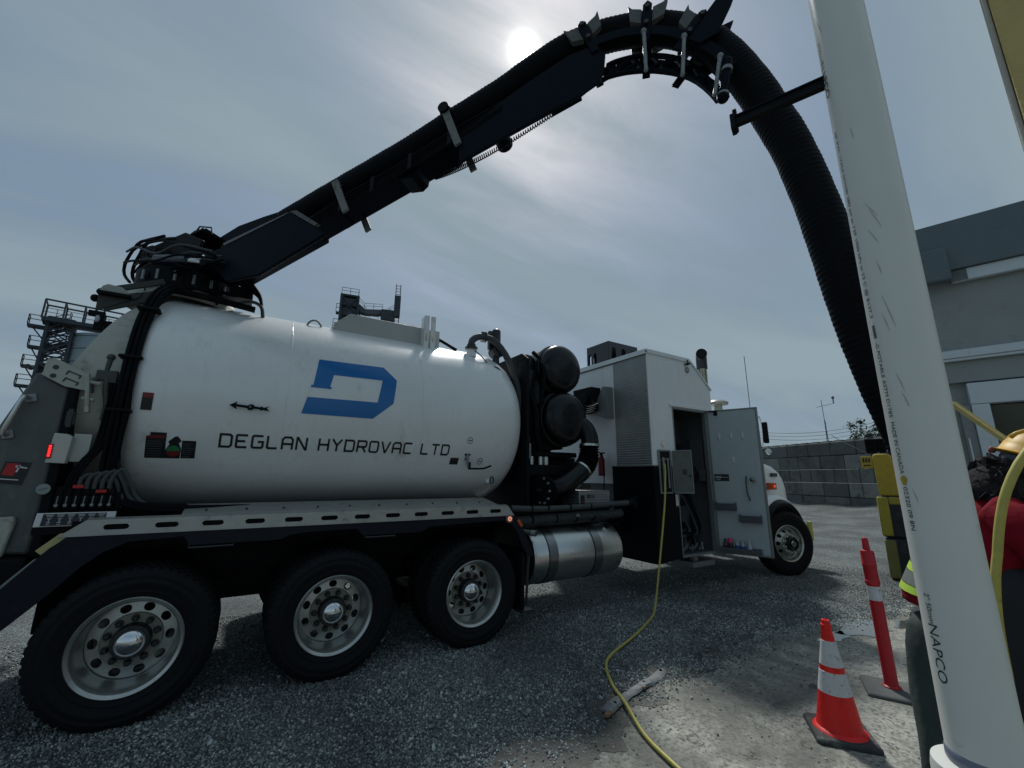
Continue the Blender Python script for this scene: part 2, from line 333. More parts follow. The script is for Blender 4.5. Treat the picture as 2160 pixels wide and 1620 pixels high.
def slab_mat():
    m = bpy.data.materials.new('dirty_concrete'); m.use_nodes = True; t = m.node_tree; n = t.nodes; l = t.links; b = n['Principled BSDF']
    g = n.new('ShaderNodeNewGeometry'); pos = g.outputs['Position']
    def noi(s, d=8, r=.62, dist=0):
        v = n.new('ShaderNodeTexNoise'); v.inputs['Scale'].default_value = s; v.inputs['Detail'].default_value = d; v.inputs['Roughness'].default_value = r; v.inputs['Distortion'].default_value = dist; l.new(pos, v.inputs['Vector']); return v.outputs['Fac']
    def ramp(x, *st):
        v = n.new('ShaderNodeValToRGB'); l.new(x, v.inputs[0]); e = v.color_ramp.elements
        for i, (p, c) in enumerate(st):
            q = e[i] if i < 2 else e.new(p); q.position = p; q.color = (*c, 1)
        return v.outputs[0]
    def mix(f, a, c):
        v = n.new('ShaderNodeMix'); v.data_type = 'RGBA'; l.new(f, v.inputs[0])
        for i, q in ((6, a), (7, c)):
            if isinstance(q, tuple): v.inputs[i].default_value = (*q, 1)
            else: l.new(q, v.inputs[i])
        return v.outputs[2]
    base = ramp(noi(1.7, 12, .68, .5), (.35, (.12, .124, .108)), (.64, (.47, .47, .41)), (.48, (.22, .225, .19)))
    fine = ramp(noi(38, 6, .7), (.38, (0, 0, 0)), (.62, (1, 1, 1)))
    c1 = mix(fine, mix(fine, (.10, .10, .088), base), base)
    streak = ramp(noi(9, 10, .75, 1.2), (.56, (0, 0, 0)), (.64, (1, 1, 1)))
    col = mix(streak, c1, (.05, .052, .045))
    l.new(col, b.inputs['Base Color'])
    wet = ramp(noi(1.3, 6, .6, .3), (.55, (.72, .72, .72)), (.68, (.34, .34, .34))); l.new(wet, b.inputs['Roughness'])
    bp = n.new('ShaderNodeBump'); bp.inputs['Strength'].default_value = .7; bp.inputs['Distance'].default_value = .012; l.new(noi(26, 8, .7), bp.inputs['Height']); l.new(bp.outputs[0], b.inputs['Normal'])
    return m
g = G(); g.add([(-400,-400,0),(400,-400,0),(400,400,0),(-400,400,0)], [(0,1,2,3)])
build(g, 'ground', ground_mat(), kind='structure', smooth=None)
# concrete apron, its broken edge against the gravel
edge = [(-1.5,-1.2),(-.6,.6),(.4,2.0),(1.2,2.48),(2.0,2.55),(2.6,2.64),(3.33,2.77),(4.05,2.79),(5.08,2.89),(6.33,2.69),(7.87,2.45),(9.2,2.2),(11,1.9),(14,1.4)]
ed = [tuple(p[:2]) for p in spline([(a, b, 0) for a, b in edge], .06)]
ed = [(x+.05*math.sin(x*9.1)+.03*math.sin(x*23+1)+random.uniform(-.02,.02), y+.05*math.sin(x*7.3+2)+.035*math.sin(x*19)+random.uniform(-.025,.025)) for x, y in ed]
def edge_y(x): return np.interp(x, [p[0] for p in ed], [p[1] for p in ed])
g = G(); poly = ed+[(14,-12),(-6,-12),(-6,-1.2)]; g.add([(x, y, .006) for x, y in poly], [tuple(range(len(poly)))])
build(g, 'concrete_apron', slab_mat(), kind='structure', smooth=None)

# loose stones: real pebbles where they can be told apart
cube = np.array([(x, y, z) for x in (-1,1) for y in (-1,1) for z in (-1,1)], float); cf = np.array([(0,1,3,2),(4,6,7,5),(0,4,5,1),(2,3,7,6),(0,2,6,4),(1,5,7,3)])
def pebbles(name, xs, ys, rad, material, zoff=0.):
    n = len(xs); k = 8; q = rng.normal(size=(n, 4)); q /= np.linalg.norm(q, axis=1)[:, None]; w, x, y, z = q.T
    Rm = np.stack([1-2*(y*y+z*z),2*(x*y-w*z),2*(x*z+w*y),2*(x*y+w*z),1-2*(x*x+z*z),2*(y*z-w*x),2*(x*z-w*y),2*(y*z+w*x),1-2*(x*x+y*y)],1).reshape(n,3,3)
    sh = cube[None]*.62*(1+rng.uniform(-.38,.32,(n,8,3)))*np.stack([rng.uniform(.8,1.3,n),rng.uniform(.65,1.1,n),rng.uniform(.5,.9,n)],1)[:,None,:]
    V_ = np.einsum('nij,nkj->nki', Rm, sh)*rad[:,None,None]
    zz = zoff+rad*rng.uniform(.05,.55,n); V_ += np.stack([xs,ys,zz],1)[:,None,:]
    V_ = V_.reshape(-1,3); F = (cf[None]+(np.arange(n)*8)[:,None,None]).reshape(-1)
    me = bpy.data.meshes.new(name); me.vertices.add(n*8); me.vertices.foreach_set('co', V_.ravel()); me.loops.add(n*24); me.loops.foreach_set('vertex_index', F)
    me.polygons.add(n*6); me.polygons.foreach_set('loop_start', np.arange(n*6)*4); me.update(calc_edges=True); me.materials.append(material)
    o = bpy.data.objects.new(name, me); link(o, None, (0,0,0)); o['kind'] = 'stuff'; return o
def peb_mat():
    m = bpy.data.materials.new('stone_chips'); m.use_nodes = True; t = m.node_tree; n = t.nodes; l = t.links; b = n['Principled BSDF']
    g = n.new('ShaderNodeNewGeometry'); r = n.new('ShaderNodeValToRGB'); l.new(g.outputs['Random Per Island'], r.inputs[0]); e = r.color_ramp.elements
    e[0].color = (.085,.10,.10,1); e[1].color = (.66,.69,.67,1); e[1].position = 1
    for p, c in ((.35,(.185,.212,.208)),(.7,(.29,.325,.317)),(.9,(.44,.475,.46))): q = e.new(p); q.color = (*c,1)
    ns = n.new('ShaderNodeTexNoise'); ns.inputs['Scale'].default_value = .9; ns.inputs['Detail'].default_value = 7; ns.inputs['Roughness'].default_value = .6; l.new(g.outputs['Position'], ns.inputs['Vector'])
    mr = n.new('ShaderNodeMapRange'); mr.interpolation_type = 'SMOOTHSTEP'; l.new(ns.outputs['Fac'], mr.inputs[0]); mr.inputs[1].default_value = .33; mr.inputs[2].default_value = .62; mr.inputs[3].default_value = .55; mr.inputs[4].default_value = 1.12
    sc = n.new('ShaderNodeVectorMath'); sc.operation = 'SCALE'; l.new(r.outputs[0], sc.inputs[0]); l.new(mr.outputs[0], sc.inputs['Scale']); l.new(sc.outputs[0], b.inputs['Base Color']); b.inputs['Roughness'].default_value = .8; return m
PEB = peb_mat()
n = 420000; xs = rng.uniform(-2.6, 10.5, n); ys = rng.uniform(1.2, 6.6, n)
dc = np.hypot(xs, ys); ey = edge_y(xs)
px = xs*math.cos(yaw)-ys*math.sin(yaw); pd = xs*math.sin(yaw)+ys*math.cos(yaw)
keep = (np.abs(px) < 1.32*pd+.25) & (dc > 1.9)
dens = np.where(ys > ey, np.clip(1.25-dc/9, .12, 1), 0); dens = np.where(ys > 4.6, dens*.35, dens)
keep &= rng.uniform(size=n) < dens*.78
pebbles('gravel', xs[keep], ys[keep], rng.uniform(.0055, .0115, keep.sum()), PEB)
n = 1300; xs = rng.uniform(-1.8, 7, n); ys = rng.uniform(1.5, 5, n); keep = (ys > edge_y(xs)-.1) & (np.hypot(xs,ys) > 1.9); pebbles('gravel_coarse', xs[keep], ys[keep], rng.uniform(.013, .024, keep.sum()), PEB)
n = 15000; xs = rng.uniform(-.5, 9, n); t_ = rng.exponential(.085, n); ys = edge_y(xs)-t_; keep = rng.uniform(size=n) < np.where(t_ < .25, .9, .55)*(.35+.65*(np.sin(xs*3.1)+np.sin(xs*7.7+1)+1.2 > 0))
keep &= ~((t_ < .35) & (xs > .8) & (xs < 3.2) & (rng.uniform(size=n) < .72)); pebbles('gravel_spill', xs[keep], ys[keep], rng.uniform(.004, .012, keep.sum()), PEB, .006)
n = 500; pebbles('gravel_crumbs', rng.uniform(1, 6, n), rng.uniform(-.2, 2.6, n), rng.uniform(.003, .011, n), PEB, .006)
# gravel bank at the foot of the block wall
g = G(); nx, ny = 60, 14; vs = []
A0, A1 = np.array([31.2,17.6]), np.array([26.3,5.6]); dA = (A1-A0)/np.linalg.norm(A1-A0); nA = np.array([dA[1],-dA[0]]); nA = nA if nA[0] < 0 else -nA
for j in range(ny+1):
    for i in range(nx+1):
        u = i/nx; w = j/ny; p = A0+(A1-A0)*u+nA*(w*3.4-.3); h = (1-w)**1.4*(.62+.16*math.sin(u*9)+.1*math.sin(u*23+1))+random.uniform(-.012,.012)*(1-w)
        vs.append((p[0], p[1], max(h, -.02)))
g.add(vs, [(j*(nx+1)+i, j*(nx+1)+i+1, (j+1)*(nx+1)+i+1, (j+1)*(nx+1)+i) for j in range(ny) for i in range(nx)])
build(g, 'gravel_bank', bpy.data.materials['crushed_gravel'], kind='structure', smooth=180)
# band of damp dark soil where gravel has worn off along the concrete
g = G(); xs_ = np.linspace(.55, 5.2, 150); up_e = [(x, edge_y(x)+.05+.05*math.sin(x*8)+.03*math.sin(x*21)) for x in xs_]; lo_e = [(x, edge_y(x)-max(.04, (.22 if x < 2.9 else .22-(x-2.9)*.12)*(1+.35*math.sin(x*3.3+1)+.2*math.sin(x*11)))+random.uniform(-.02,.02)) for x in xs_]
k = len(xs_); g.add([(x, y, .0085) for x, y in up_e]+[(x, y, .0085) for x, y in lo_e], [(i, i+1, k+i+1, k+i) for i in range(k-1)])
build(g, 'damp_soil', mat('damp_soil', (.055,.058,.05), .55, var=.4, vscale=7, dirt=(.022,.024,.022), dscale=5, dthr=.48, bump=.7, bscale=55), kind='structure', smooth=None)
# pale puddle beside the delineator
g = G()
PUD = mat('wet_puddle', (.10, .105, .10), .05, spec=.6, coat=.5)
for cx, cy, a, b in ((6.35,2.35,.42,.20),(5.75,2.42,.26,.1),(7.0,2.12,.3,.12)):
    pts = [(cx+a*math.cos(t)*(1+.25*math.sin(3*t+cx)), cy+b*math.sin(t)*(1+.2*math.sin(5*t)), .0105) for t in np.linspace(0, 2*math.pi, 40, endpoint=False)]; g.add(pts, [tuple(range(40))])
build(g, 'puddle', PUD, kind='structure', smooth=None)

# ================================================================== VACUUM TRUCK
YN, YC = 4.2, 5.45          # near side plane and centre line of the truck
truck = thing('vacuum_truck', 'white hydrovac truck with black boom and open equipment door parked on gravel', 'truck', (3.9, YC, 0))
TP = lambda g, name, mats, **k: build(g, name, mats, truck, **k)
# --- wheels -------------------------------------------------------------
def tyre_g(Rr=.525, Wd=.275, rb=.288, tread=True):
    g = G(); n = 216; prof = []
    # (y, r, tread row) from the outer bead round to the inner bead
    P = [(.03, rb, 0), (.012, rb+.012, 0), (.0, .352*Rr/.525, 0), (-.005, .358*Rr/.525, 0), (-.002, .364*Rr/.525, 0), (-.011, .405*Rr/.525, 0), (-.0145, .412*Rr/.525, 0), (-.0145, .424*Rr/.525, 0), (-.011, .43*Rr/.525, 0), (-.007, .455*Rr/.525, 0), (-.0095, .462*Rr/.525, 0), (-.005, .47*Rr/.525, 0), (.006, Rr-.03, 0), (.018, Rr-.012, 1), (.03, Rr-.003, 1), (.062, Rr, 1), (.066, Rr-.012, 0), (.074, Rr-.012, 0), (.078, Rr, 2), (.125, Rr+.002, 2), (.129, Rr-.01, 0), (.141, Rr-.01, 0), (.145, Rr+.002, 3), (.195, Rr, 3), (.199, Rr-.012, 0), (.207, Rr-.012, 0), (.211, Rr, 4), (Wd-.03, Rr-.003, 4), (Wd-.018, Rr-.012, 4), (Wd-.006, Rr-.03, 0), (Wd+.008, .44*Rr/.525, 0), (Wd, .36*Rr/.525, 0), (Wd-.03, rb, 0)]
    vs = []; k = len(P)
    for i in range(n):
        a = 2*math.pi*i/n; c, s_ = math.cos(a), math.sin(a)
        for (y, r, row) in P:
            if row and tread and ((i+row*2) % 4 == 0): r = r-.013
            vs.append((r*c, y, r*s_))
    fs = [(i*k+q, ((i+1) % n)*k+q, ((i+1) % n)*k+q+1, i*k+q+1) for i in range(n) for q in range(k-1)]
    return g.add(vs, fs)
def rim_g(rec=.185, convex=False):
    g = G()
    fl = [(.012,.296),(.004,.305),(-.004,.316),(.004,.323),(.02,.318)]
    if convex: body = [(.012,.296),(.05,.282),(.075,.272),(.08,.262)]; disc_y = .07
    else: body = [(.012,.296),(.035,.286),(.05,.281),(.10,.279),(.15,.274),(rec,.262)]; disc_y = rec
    g.lathe(list(reversed(fl)), (0,0,0), (0,1,0), 64); g.lathe(body, (0,0,0), (0,1,0), 64)
    y_o, y_i = (disc_y+.01, disc_y-.0) if not convex else (.08, .0)
    ro, ri, rh, nh = .262, .182, .028, 10
    rm = (ro+ri)/2-.004; hw = math.pi/nh*rm
    def fn(u, w, d):
        th = u/rm+base; yy = y_o+(y_i-y_o)*((ro-w)/(ro-ri)) + d; return (w*math.cos(th), yy, w*math.sin(th))
    for h in range(nh):
        base = 2*math.pi*h/nh
        slotplate(g, [(-hw, hw, ri, ro, 0, rm, .006, rh)], fn, .014)
    yb = y_i
    g.mi(1); g.lathe([(yb,.182),(yb-.012,.176),(yb-.014,.10),(yb-.002,.097)], (0,0,0), (0,1,0), 48)
    g.mi(0); g.lathe([(y_o+.03,.262),(.27,.262),(.275,.31)], (0,0,0), (0,1,0), 40)
    g.mi(2); g.cyl((0,y_o+.06,0),(0,.26,0),.20,n=24)
    return g, yb
def wheel_parts(name, convex, loc, Rr, rz=0.):
    g, yb = rim_g(convex=convex)
    w = build(g, name, [RIM, RIMH, BLACKM], truck, smooth=35, fix=True)
    # keep origins at the axle
    org = np.array([w.location[i]+WL[truck.name][i] for i in range(3)])
    def rebase(o, parent):
        off = np.array(WL[o.name]); o.data.transform(Matrix.Translation(Vector(off)))
    rebase(w, truck); WL[w.name] = Vector((0,0,0)); w.location = -WL[truck.name]
    t = build(tyre_g(Rr), 'tyre', RUBBER, w, smooth=35)
    g = G(); g.lathe([(yb+.004,.118),(yb-.075,.116),(yb-.088,.110),(yb-.088,.096)], (0,0,0), (0,1,0), 32); hb = build(g, 'hub', STEELD, w)
    g = G(); k = .098
    prof = [(yb-.086-.062*math.sin(a), k*math.cos(a)) for a in np.linspace(0, math.pi/2, 10)] if not convex else [(yb-.015,.062),(yb-.085,.058),(yb-.095,.05),(yb-.095,.0)]
    g.lathe(prof, (0,0,0), (0,1,0), 32); hc = build(g, 'hub_cap', CHROME, w)
    g = G(); g.lathe([(0,.026),(-.006,.026),(-.008,.0195),(-.044,.0185),(-.050,.013),(-.051,0)], (0,0,0), (0,1,0), 10); first = None
    for i in range(10):
        a = 2*math.pi*(i+.5)/10; p = (.1475*math.cos(a), yb-.013, .1475*math.sin(a))
        if first is None: first = build(g, 'lug_nut', STEELD if not convex else CHROME, w, smooth=30); base = Vector(WL[first.name]); 
        o = first if i == 0 else first.copy()
        if i: COL.objects.link(o); o.parent = w
        o.location = Vector(p)+base
    w.location = Vector(loc)-WL[truck.name]; w.rotation_euler = (0,0,rz); WL[w.name] = Vector(loc); return w
AX = [-.526, .844, 2.214]; ZC = .51
w0 = wheel_parts('wheel', False, (AX[0], YN, ZC), .525)
for i, x in enumerate(AX):
    if i: c = dup(w0, (x, YN, ZC), truck); c.rotation_euler = (0, R(17*i), 0)
    c = dup(w0, (x, 2*YC-YN, ZC), truck, math.pi)
    for yy, rz in ((YN+.64, math.pi), (2*YC-YN-.64, 0.)):   # inner wheel of each dual
        c = w0.copy(); link(c, truck, (x, yy, ZC)); c.rotation_euler = (0,0,rz)
        t = [q for q in w0.children if q.name.startswith('tyre')][0].copy(); COL.objects.link(t); t.parent = c; t.location = [q for q in w0.children if q.name.startswith('tyre')][0].location
ws = wheel_parts('wheel', True, (8.62, 4.14, .55), .565, R(-18))
dup(ws, (8.62, 2*YC-4.14, .55), truck, math.pi-R(18))
g = G()
for x in AX: g.cyl((x,4.75,ZC),(x,6.15,ZC),.085,n=14); g.sphere((x,YC,ZC),.2,14,8)
for x in AX: g.box(x-.5,x+.5,4.93,5.0,.68,.76)
TP(g, 'rear_axles', BLACKM)
g = G(); g.beam((8.62,4.4,.5),(8.62,6.5,.5),.1,.12); TP(g, 'front_axle', BLACKM)
for y in (5.02, 5.80): g = G(); g.box(-1.3, 9.6, y, y+.08, .82, 1.12); TP(g, 'chassis_rail', BLACKM)
g = G(); g.box(-1.0,2.7,4.62,6.28,1.12,1.26); g.box(-1.05,2.7,5.12,5.78,.55,.82); TP(g, 'sub_frame', BLACKM)

# --- aluminium side rail with slots, deck and fender -------------------
ZT, ZB = 1.376, 1.268
cs = [-.709+.2865*i for i in range(12)]
bays = [(c-.14325, c+.14325, ZB, ZT, c, (ZT+ZB)/2+.002, .052, .019) for c in cs]
g = G(); slotplate(g, bays, lambda u, w, d: (u, YN+d, w), .006)
e0, e1 = cs[0]-.14325, cs[-1]+.14325
g.prism([(e0,ZB),(e0,ZT),(e0-.02,ZT),(e0-.155,ZB)], YN, YN+.006); g.prism([(e1,ZB),(e1,ZT),(e1+.02,ZT),(e1+.105,ZB)], YN, YN+.006)
g.add([(e0-.02,YN+.0005,ZT),(e1+.02,YN+.0005,ZT),(e1+.02,YN+.05,ZT+.012),(e0-.02,YN+.05,ZT+.012)], [(0,1,2,3)])
rail = TP(g, 'side_rail', ALU, smooth=30)
g = G(); g.box(e0-.1, e1+.05, YN+.04, YN+.06, ZB-.02, ZT-.01); TP(g, 'rail_backing', BLACKM)
g = G(); g.prism([(YN+.05,1.39),(YN+.40,1.45),(YN+.40,1.44),(YN+.05,1.38)], -.35, 2.5, 'yz'); deck = TP(g, 'deck_sheet', ALU)
g = G()
for i in range(10): g.cyl((-.2+i*.28,YN+.16,1.408),(-.2+i*.28,YN+.155,1.416),.011,n=10)
build(g, 'rivets', STEELD, deck)
fen = [(-.955,ZB-.004),(-1.03,1.2),(-1.24,.93),(-1.62,.46),(-1.56,.38),(-1.16,.72),(-.99,.90),(-.86,1.06),(-.76,1.15),(-.63,1.215),(-.31,1.235),(-.265,1.165),(.35,1.165),(.42,1.2),(.60,1.215),(.97,1.218),(1.03,1.155),(1.6,1.155),(1.68,1.2),(2.3,1.215),(2.62,1.22),(2.72,1.1),(2.87,.82),(2.98,.80),(2.80,1.14),(2.70,ZB-.004)]
g = G(); g.prism(fen, YN+.004, YN+.035); TP(g, 'fender_skirt', NAVY)
g = G(); g.prism([(-.955,ZB-.03),(-1.24,.91),(-1.60,.46),(-1.585,.45),(-1.22,.87),(-.94,1.21),(2.6,1.235),(2.7,1.1),(2.86,.85),(2.875,.86),(2.73,1.13),(2.64,ZB-.03)], YN+.037, YN+.72); TP(g, 'fender_top', BLACKM)
g = G(); g.prism([(2.83,.86),(2.87,.86),(2.86,.22),(2.82,.22)], YN+.05, YN+.66); TP(g, 'mud_flap', RUBBER)
g = G(); g.cyl((2.905,YN+.03,.82),(2.86,YN+.02,.3),.012,n=8); g.cyl((2.93,YN+.05,.82),(2.88,YN+.04,.3),.012,n=8); g.box(2.80,2.96,YN,YN+.12,.235,.25); TP(g, 'flap_stay', STEELD)
for x0, x1, zz in ((-.27,.02,1.145),(1.05,1.33,1.135)):
    g = G(); g.tube([(x0,YN+.02,zz+.02),(x0,YN+.005,zz),(x1,YN+.005,zz),(x1,YN+.02,zz+.03)], .008, 6); TP(g, 'step_bar', STEELD)
g = G(); g.cyl((2.62,YN-.014,1.235),(2.62,YN+.02,1.235),.042,n=24); ml = TP(g, 'marker_lamp', GALV)
g = G(); g.cyl((2.62,YN-.016,1.235),(2.62,YN-.0145,1.235),.033,n=20); build(g, 'lens', AMBERP, ml)
g = G()
for k in range(9): a = k*2*math.pi/8; r_ = 0 if k == 8 else .02; g.cyl((2.62+r_*math.cos(a),YN-.019,1.235+r_*math.sin(a)),(2.62+r_*math.cos(a),YN-.0165,1.235+r_*math.sin(a)),.006,n=8)
build(g, 'led_dots', LEDW, ml)
g = G(); g.obox((2.765,YN-.005,1.18),(.09,.016,.04),(.6,0,-.8),(0,1,0),(.8,0,.6)); TP(g, 'side_marker', AMBERP, bevel=.006)
# rear plates, wedge and hook at the tail
g = G(); g.obox((-1.03,YN+.04,1.225),(.15,.05,.045),(.7,0,.71),(0,1,0),(-.71,0,.7)); TP(g, 'wheel_chock_label', mat('pale_yellow_plastic', (.45,.40,.17), .5), bevel=.004)
g = G(); g.obox((-1.16,YN+.06,1.02),(.26,.04,.05),(.64,0,.77),(0,1,0),(-.77,0,.64)); g.cyl((-1.34,YN+.05,1.02),(-1.32,YN+.05,.88),.02,n=10); g.sphere((-1.33,YN+.05,.9),.04,10,8); TP(g, 'tail_hook', GALV, bevel=.004)

# --- debris tank ---------------------------------------------------------
ZK, RK = 2.397, 1.05
prof = [(-.855,.70),(-.855,.93),(-.848,.97),(-.828,1.005),(-.80,1.03),(-.76,1.044),(-.71,RK),(2.60,RK),(2.73,1.034),(2.84,.997),(2.94,.94),(3.03,.85),(3.11,.72),(3.19,.52),(3.24,.28),(3.255,0.0)]
g = G(); x_, y_, d_ = Vector((0,1,0)), Vector((0,0,1)), Vector((1,0,0)); vs = []; n = 128; k = len(prof)
dense = []
for (a, b) in zip(prof[:-1], prof[1:]):
    m = 14 if b[0]-a[0] > 1 else 1
    for q in range(m): t = q/m; dense.append((a[0]+(b[0]-a[0])*t, a[1]+(b[1]-a[1])*t))
dense.append(prof[-1]); k = len(dense)
for i in range(n):
    a = 2*math.pi*i/n
    for (x, r) in dense: vs.append((x, YC+r*math.cos(a), ZK+r*math.sin(a)))
g.add(vs, [(i*k+q, ((i+1) % n)*k+q, ((i+1) % n)*k+q+1, i*k+q+1) for i in range(n) for q in range(k-1)])
tank = TP(g, 'debris_tank', WHITE, smooth=60)
for xs_ in (.28,1.62):
    g = G(); g.tube([(xs_+.0015*math.sin(37*a), YC+(RK+.0005)*math.cos(a), ZK+(RK+.0005)*math.sin(a)) for a in np.linspace(0,2*math.pi,160,endpoint=False)], .0035, 6, close=True); build(g, 'weld_seam', WHITE, tank)
def surf(x, z, off=.003):     # point on the near wall of the tank
    dz = z-ZK; return (x, YC-math.sqrt(max(1e-4, (RK+off)**2-dz*dz)), z)
def wrap(polys, off=.003, holes=None):
    g = G()
    for P in polys:
        b = bmesh.new(); b.faces.new([b.verts.new((p[0], 0, p[1])) for p in P])
        z0, z1 = min(p[1] for p in P), max(p[1] for p in P); m = int((z1-z0)/.03)
        for q in range(1, m+1): bmesh.ops.bisect_plane(b, geom=b.verts[:]+b.edges[:]+b.faces[:], plane_co=(0,0,z0+(z1-z0)*q/(m+1)), plane_no=(0,0,1))
        bmesh.ops.triangulate(b, faces=b.faces[:]); b.verts.index_update()
        g.add([surf(v.co.x, v.co.z, off) for v in b.verts], [tuple(v.index for v in f.verts) for f in b.faces]); b.free()
    return g
SUBT = lambda g, name, mats, **k: build(g, name, mats, tank, **k)
# logo: an angular open D
Lg = lambda u, w: (.415+u, 2.268+w)
top = [(.531,2.837),(1.178,2.846),(1.316,2.709),(1.283,2.444),(1.082,2.268),(.415,2.268),(.452,2.43),(1.115,2.44),(1.163,2.69),(.675,2.683),(.645,2.55),(.66,2.55),(.657,2.53),(.473,2.53),(.476,2.553),(.49,2.553)]
polys = [[(.531,2.837),(1.178,2.846),(1.163,2.69),(.675,2.683)],[(.531,2.837),(.675,2.683),(.645,2.552),(.493,2.552)],[(1.178,2.846),(1.316,2.709),(1.283,2.444),(1.115,2.44),(1.163,2.69)],[(1.283,2.444),(1.082,2.268),(.415,2.268),(.452,2.43),(1.115,2.44)],[(.476,2.5525),(.662,2.5525),(.658,2.53),(.472,2.53)]]
SUBT(wrap(polys), 'logo', BLUE, smooth=60)
# lettering in a squared face
GL = {'D': [[(0,0),(0,1),(.76,1),(.9,.86),(.9,.14),(.76,0),'c']], 'E': [[(.88,1),(.06,1),(0,.94),(0,.06),(.06,0),(.88,0)],[(0,.5),(.72,.5)]], 'G': [[(.88,1),(.1,1),(0,.9),(0,.1),(.1,0),(.8,0),(.9,.1),(.9,.5),(.46,.5)]],
 'L': [[(0,1.06),(0,.08),(.08,0),(.86,0)]], 'A': [[(0,-.06),(0,.82),(.18,1),(.72,1),(.9,.82),(.9,-.06)],[(0,.42),(.9,.42)]], 'N': [[(0,-.06),(0,1),(.08,1),(.82,0),(.9,0),(.9,1.06)]], 'H': [[(0,-.06),(0,1.06)],[(.9,-.06),(.9,1.06)],[(0,.5),(.9,.5)]],
 'Y': [[(-.02,1.06),(.45,.48),(.92,1.06)],[(.45,.48),(.45,-.06)]], 'R': [[(0,-.06),(0,1),(.8,1),(.9,.9),(.9,.56),(.8,.45),(0,.45)],[(.5,.45),(.9,-.06)]], 'O': [[(.12,0),(0,.12),(0,.88),(.12,1),(.78,1),(.9,.88),(.9,.12),(.78,0),'c']],
 'V': [[(-.02,1.06),(.42,0),(.48,0),(.92,1.06)]], 'C': [[(.9,1),(.1,1),(0,.9),(0,.1),(.1,0),(.9,0)]], 'T': [[(-.02,1),(.92,1)],[(.45,1),(.45,-.06)]]}
def stroke(pl, t):
    cl = pl[-1] == 'c'; P = [Vector(p) for p in (pl[:-1] if cl else pl)]; n = len(P); Lp = []; Rp = []
    for i in range(n):
        a = P[i-1] if (i or cl) else None; c = P[(i+1) % n] if (i < n-1 or cl) else None; p = P[i]
        d0 = (p-a).normalized() if a is not None else (c-p).normalized(); d1 = (c-p).normalized() if c is not None else d0
        n0 = Vector((-d0.y, d0.x)); n1 = Vector((-d1.y, d1.x)); mm = (n0+n1).normalized(); sc = t/2/max(.45, mm.dot(n0)); Lp.append(p+mm*sc); Rp.append(p-mm*sc)
    return [[Lp[i], Lp[(i+1) % n], Rp[(i+1) % n], Rp[i]] for i in range(n if cl else n-1)]
polys = []; txt = 'DEGLAN HYDROVAC LTD'; H_ = .103; x = -.187; Wl = .093
for ch in txt:
    if ch == ' ': x += .075; continue
    polys = []
    for pl in GL[ch]: polys += [[(x+p.x*Wl, 1.936+p.y*H_) for p in q] for q in stroke(pl, .19)]
    SUBT(wrap(polys, .0035), 'letter', INK, smooth=60); x += .1205
rect = lambda x0, z0, x1, z1, sk=0.: [(x0, z0), (x1, z0), (x1+sk, z1), (x0+sk, z1)]
def decal(name, polys, m, off=.003): return SUBT(wrap(polys, off), name, m, smooth=60)
decal('warning_decal', [rect(-.685,1.825,-.555,2.0),rect(-.66,2.0,-.555,2.03)], INK); decal('warning_decal', [rect(-.672,1.985,-.565,2.005)], DKRED, .005)
decal('warning_decal', [[(-.56,1.825),(-.455,1.825),(-.45,1.90),(-.47,1.95),(-.45,1.965),(-.48,2.005),(-.50,2.0),(-.54,1.96),(-.53,1.94),(-.56,1.88)]], INK)
decal('green_dial_decal', [[(-.502+.045*math.cos(t), 1.885+.045*math.sin(t)) for t in np.linspace(0,math.pi,16)]], GREENV, .005); decal('red_dial_decal', [[(-.502+.045*math.cos(t), 1.883+.045*math.sin(t)) for t in np.linspace(math.pi,2*math.pi,16)]], DKRED, .005)
decal('warning_decal', [rect(-.448,1.828,-.352,1.972)], INK)
for bx0, bx1, bz0, bz1 in ((-.675,-.565,1.84,1.975),(-.44,-.36,1.84,1.96)):
    lines = []
    for q in range(7): lines.append(rect(bx0, bz0+(bz1-bz0)*q/7, bx1-.03*random.random(), bz0+(bz1-bz0)*q/7+.004))
    decal('decal_print', lines, mat('grey_print', (.11,.11,.11), .5), .0055)
decal('edge_decal', [rect(-.745,2.20,-.675,2.34)], INK); decal('edge_decal', [rect(-.745,2.30,-.675,2.34)], DKRED, .005)
decal('valve_decal', [rect(2.02,1.83,2.125,1.905)], INK); decal('decal_print', [rect(2.03,1.886,2.115,1.894)], DKRED, .005)
for cx, cz in ((2.224,2.106),(2.407,1.874)):
    ring = []
    for q in range(24): a, b = 2*math.pi*q/24, 2*math.pi*(q+1)/24; ring.append([(cx+.037*math.cos(a),cz+.037*math.sin(a)),(cx+.037*math.cos(b),cz+.037*math.sin(b)),(cx+.031*math.cos(b),cz+.031*math.sin(b)),(cx+.031*math.cos(a),cz+.031*math.sin(a))])
    decal('round_decal', ring+[rect(cx-.018,cz-.005,cx+.018,cz+.006)], INK)
# double-headed arrow indicator
arrow = [(-.157,2.289),(-.098,2.325),(-.106,2.302),(-.02,2.296),(0,2.31),(.02,2.31),(.035,2.294),(.075,2.29),(.088,2.298),(.105,2.288),(.15,2.302),(.13,2.282),(.155,2.258),(.1,2.266),(.085,2.258),(.07,2.27),(.03,2.272),(.015,2.258),(-.012,2.258),(-.025,2.274),(-.104,2.28),(-.097,2.256)]
g = G(); yy = surf(0,2.28,.0)[1]; g.prism(arrow, yy-.035, yy-.028); g.cyl((0,yy-.028,2.284),(0,yy+.01,2.284),.018,n=12); SUBT(g, 'level_arrow', BLACKM, smooth=None)
g = G(); g.cyl((0,yy-.0375,2.286),(0,yy-.035,2.286),.008,n=12); SUBT(g, 'arrow_pivot', GALV)
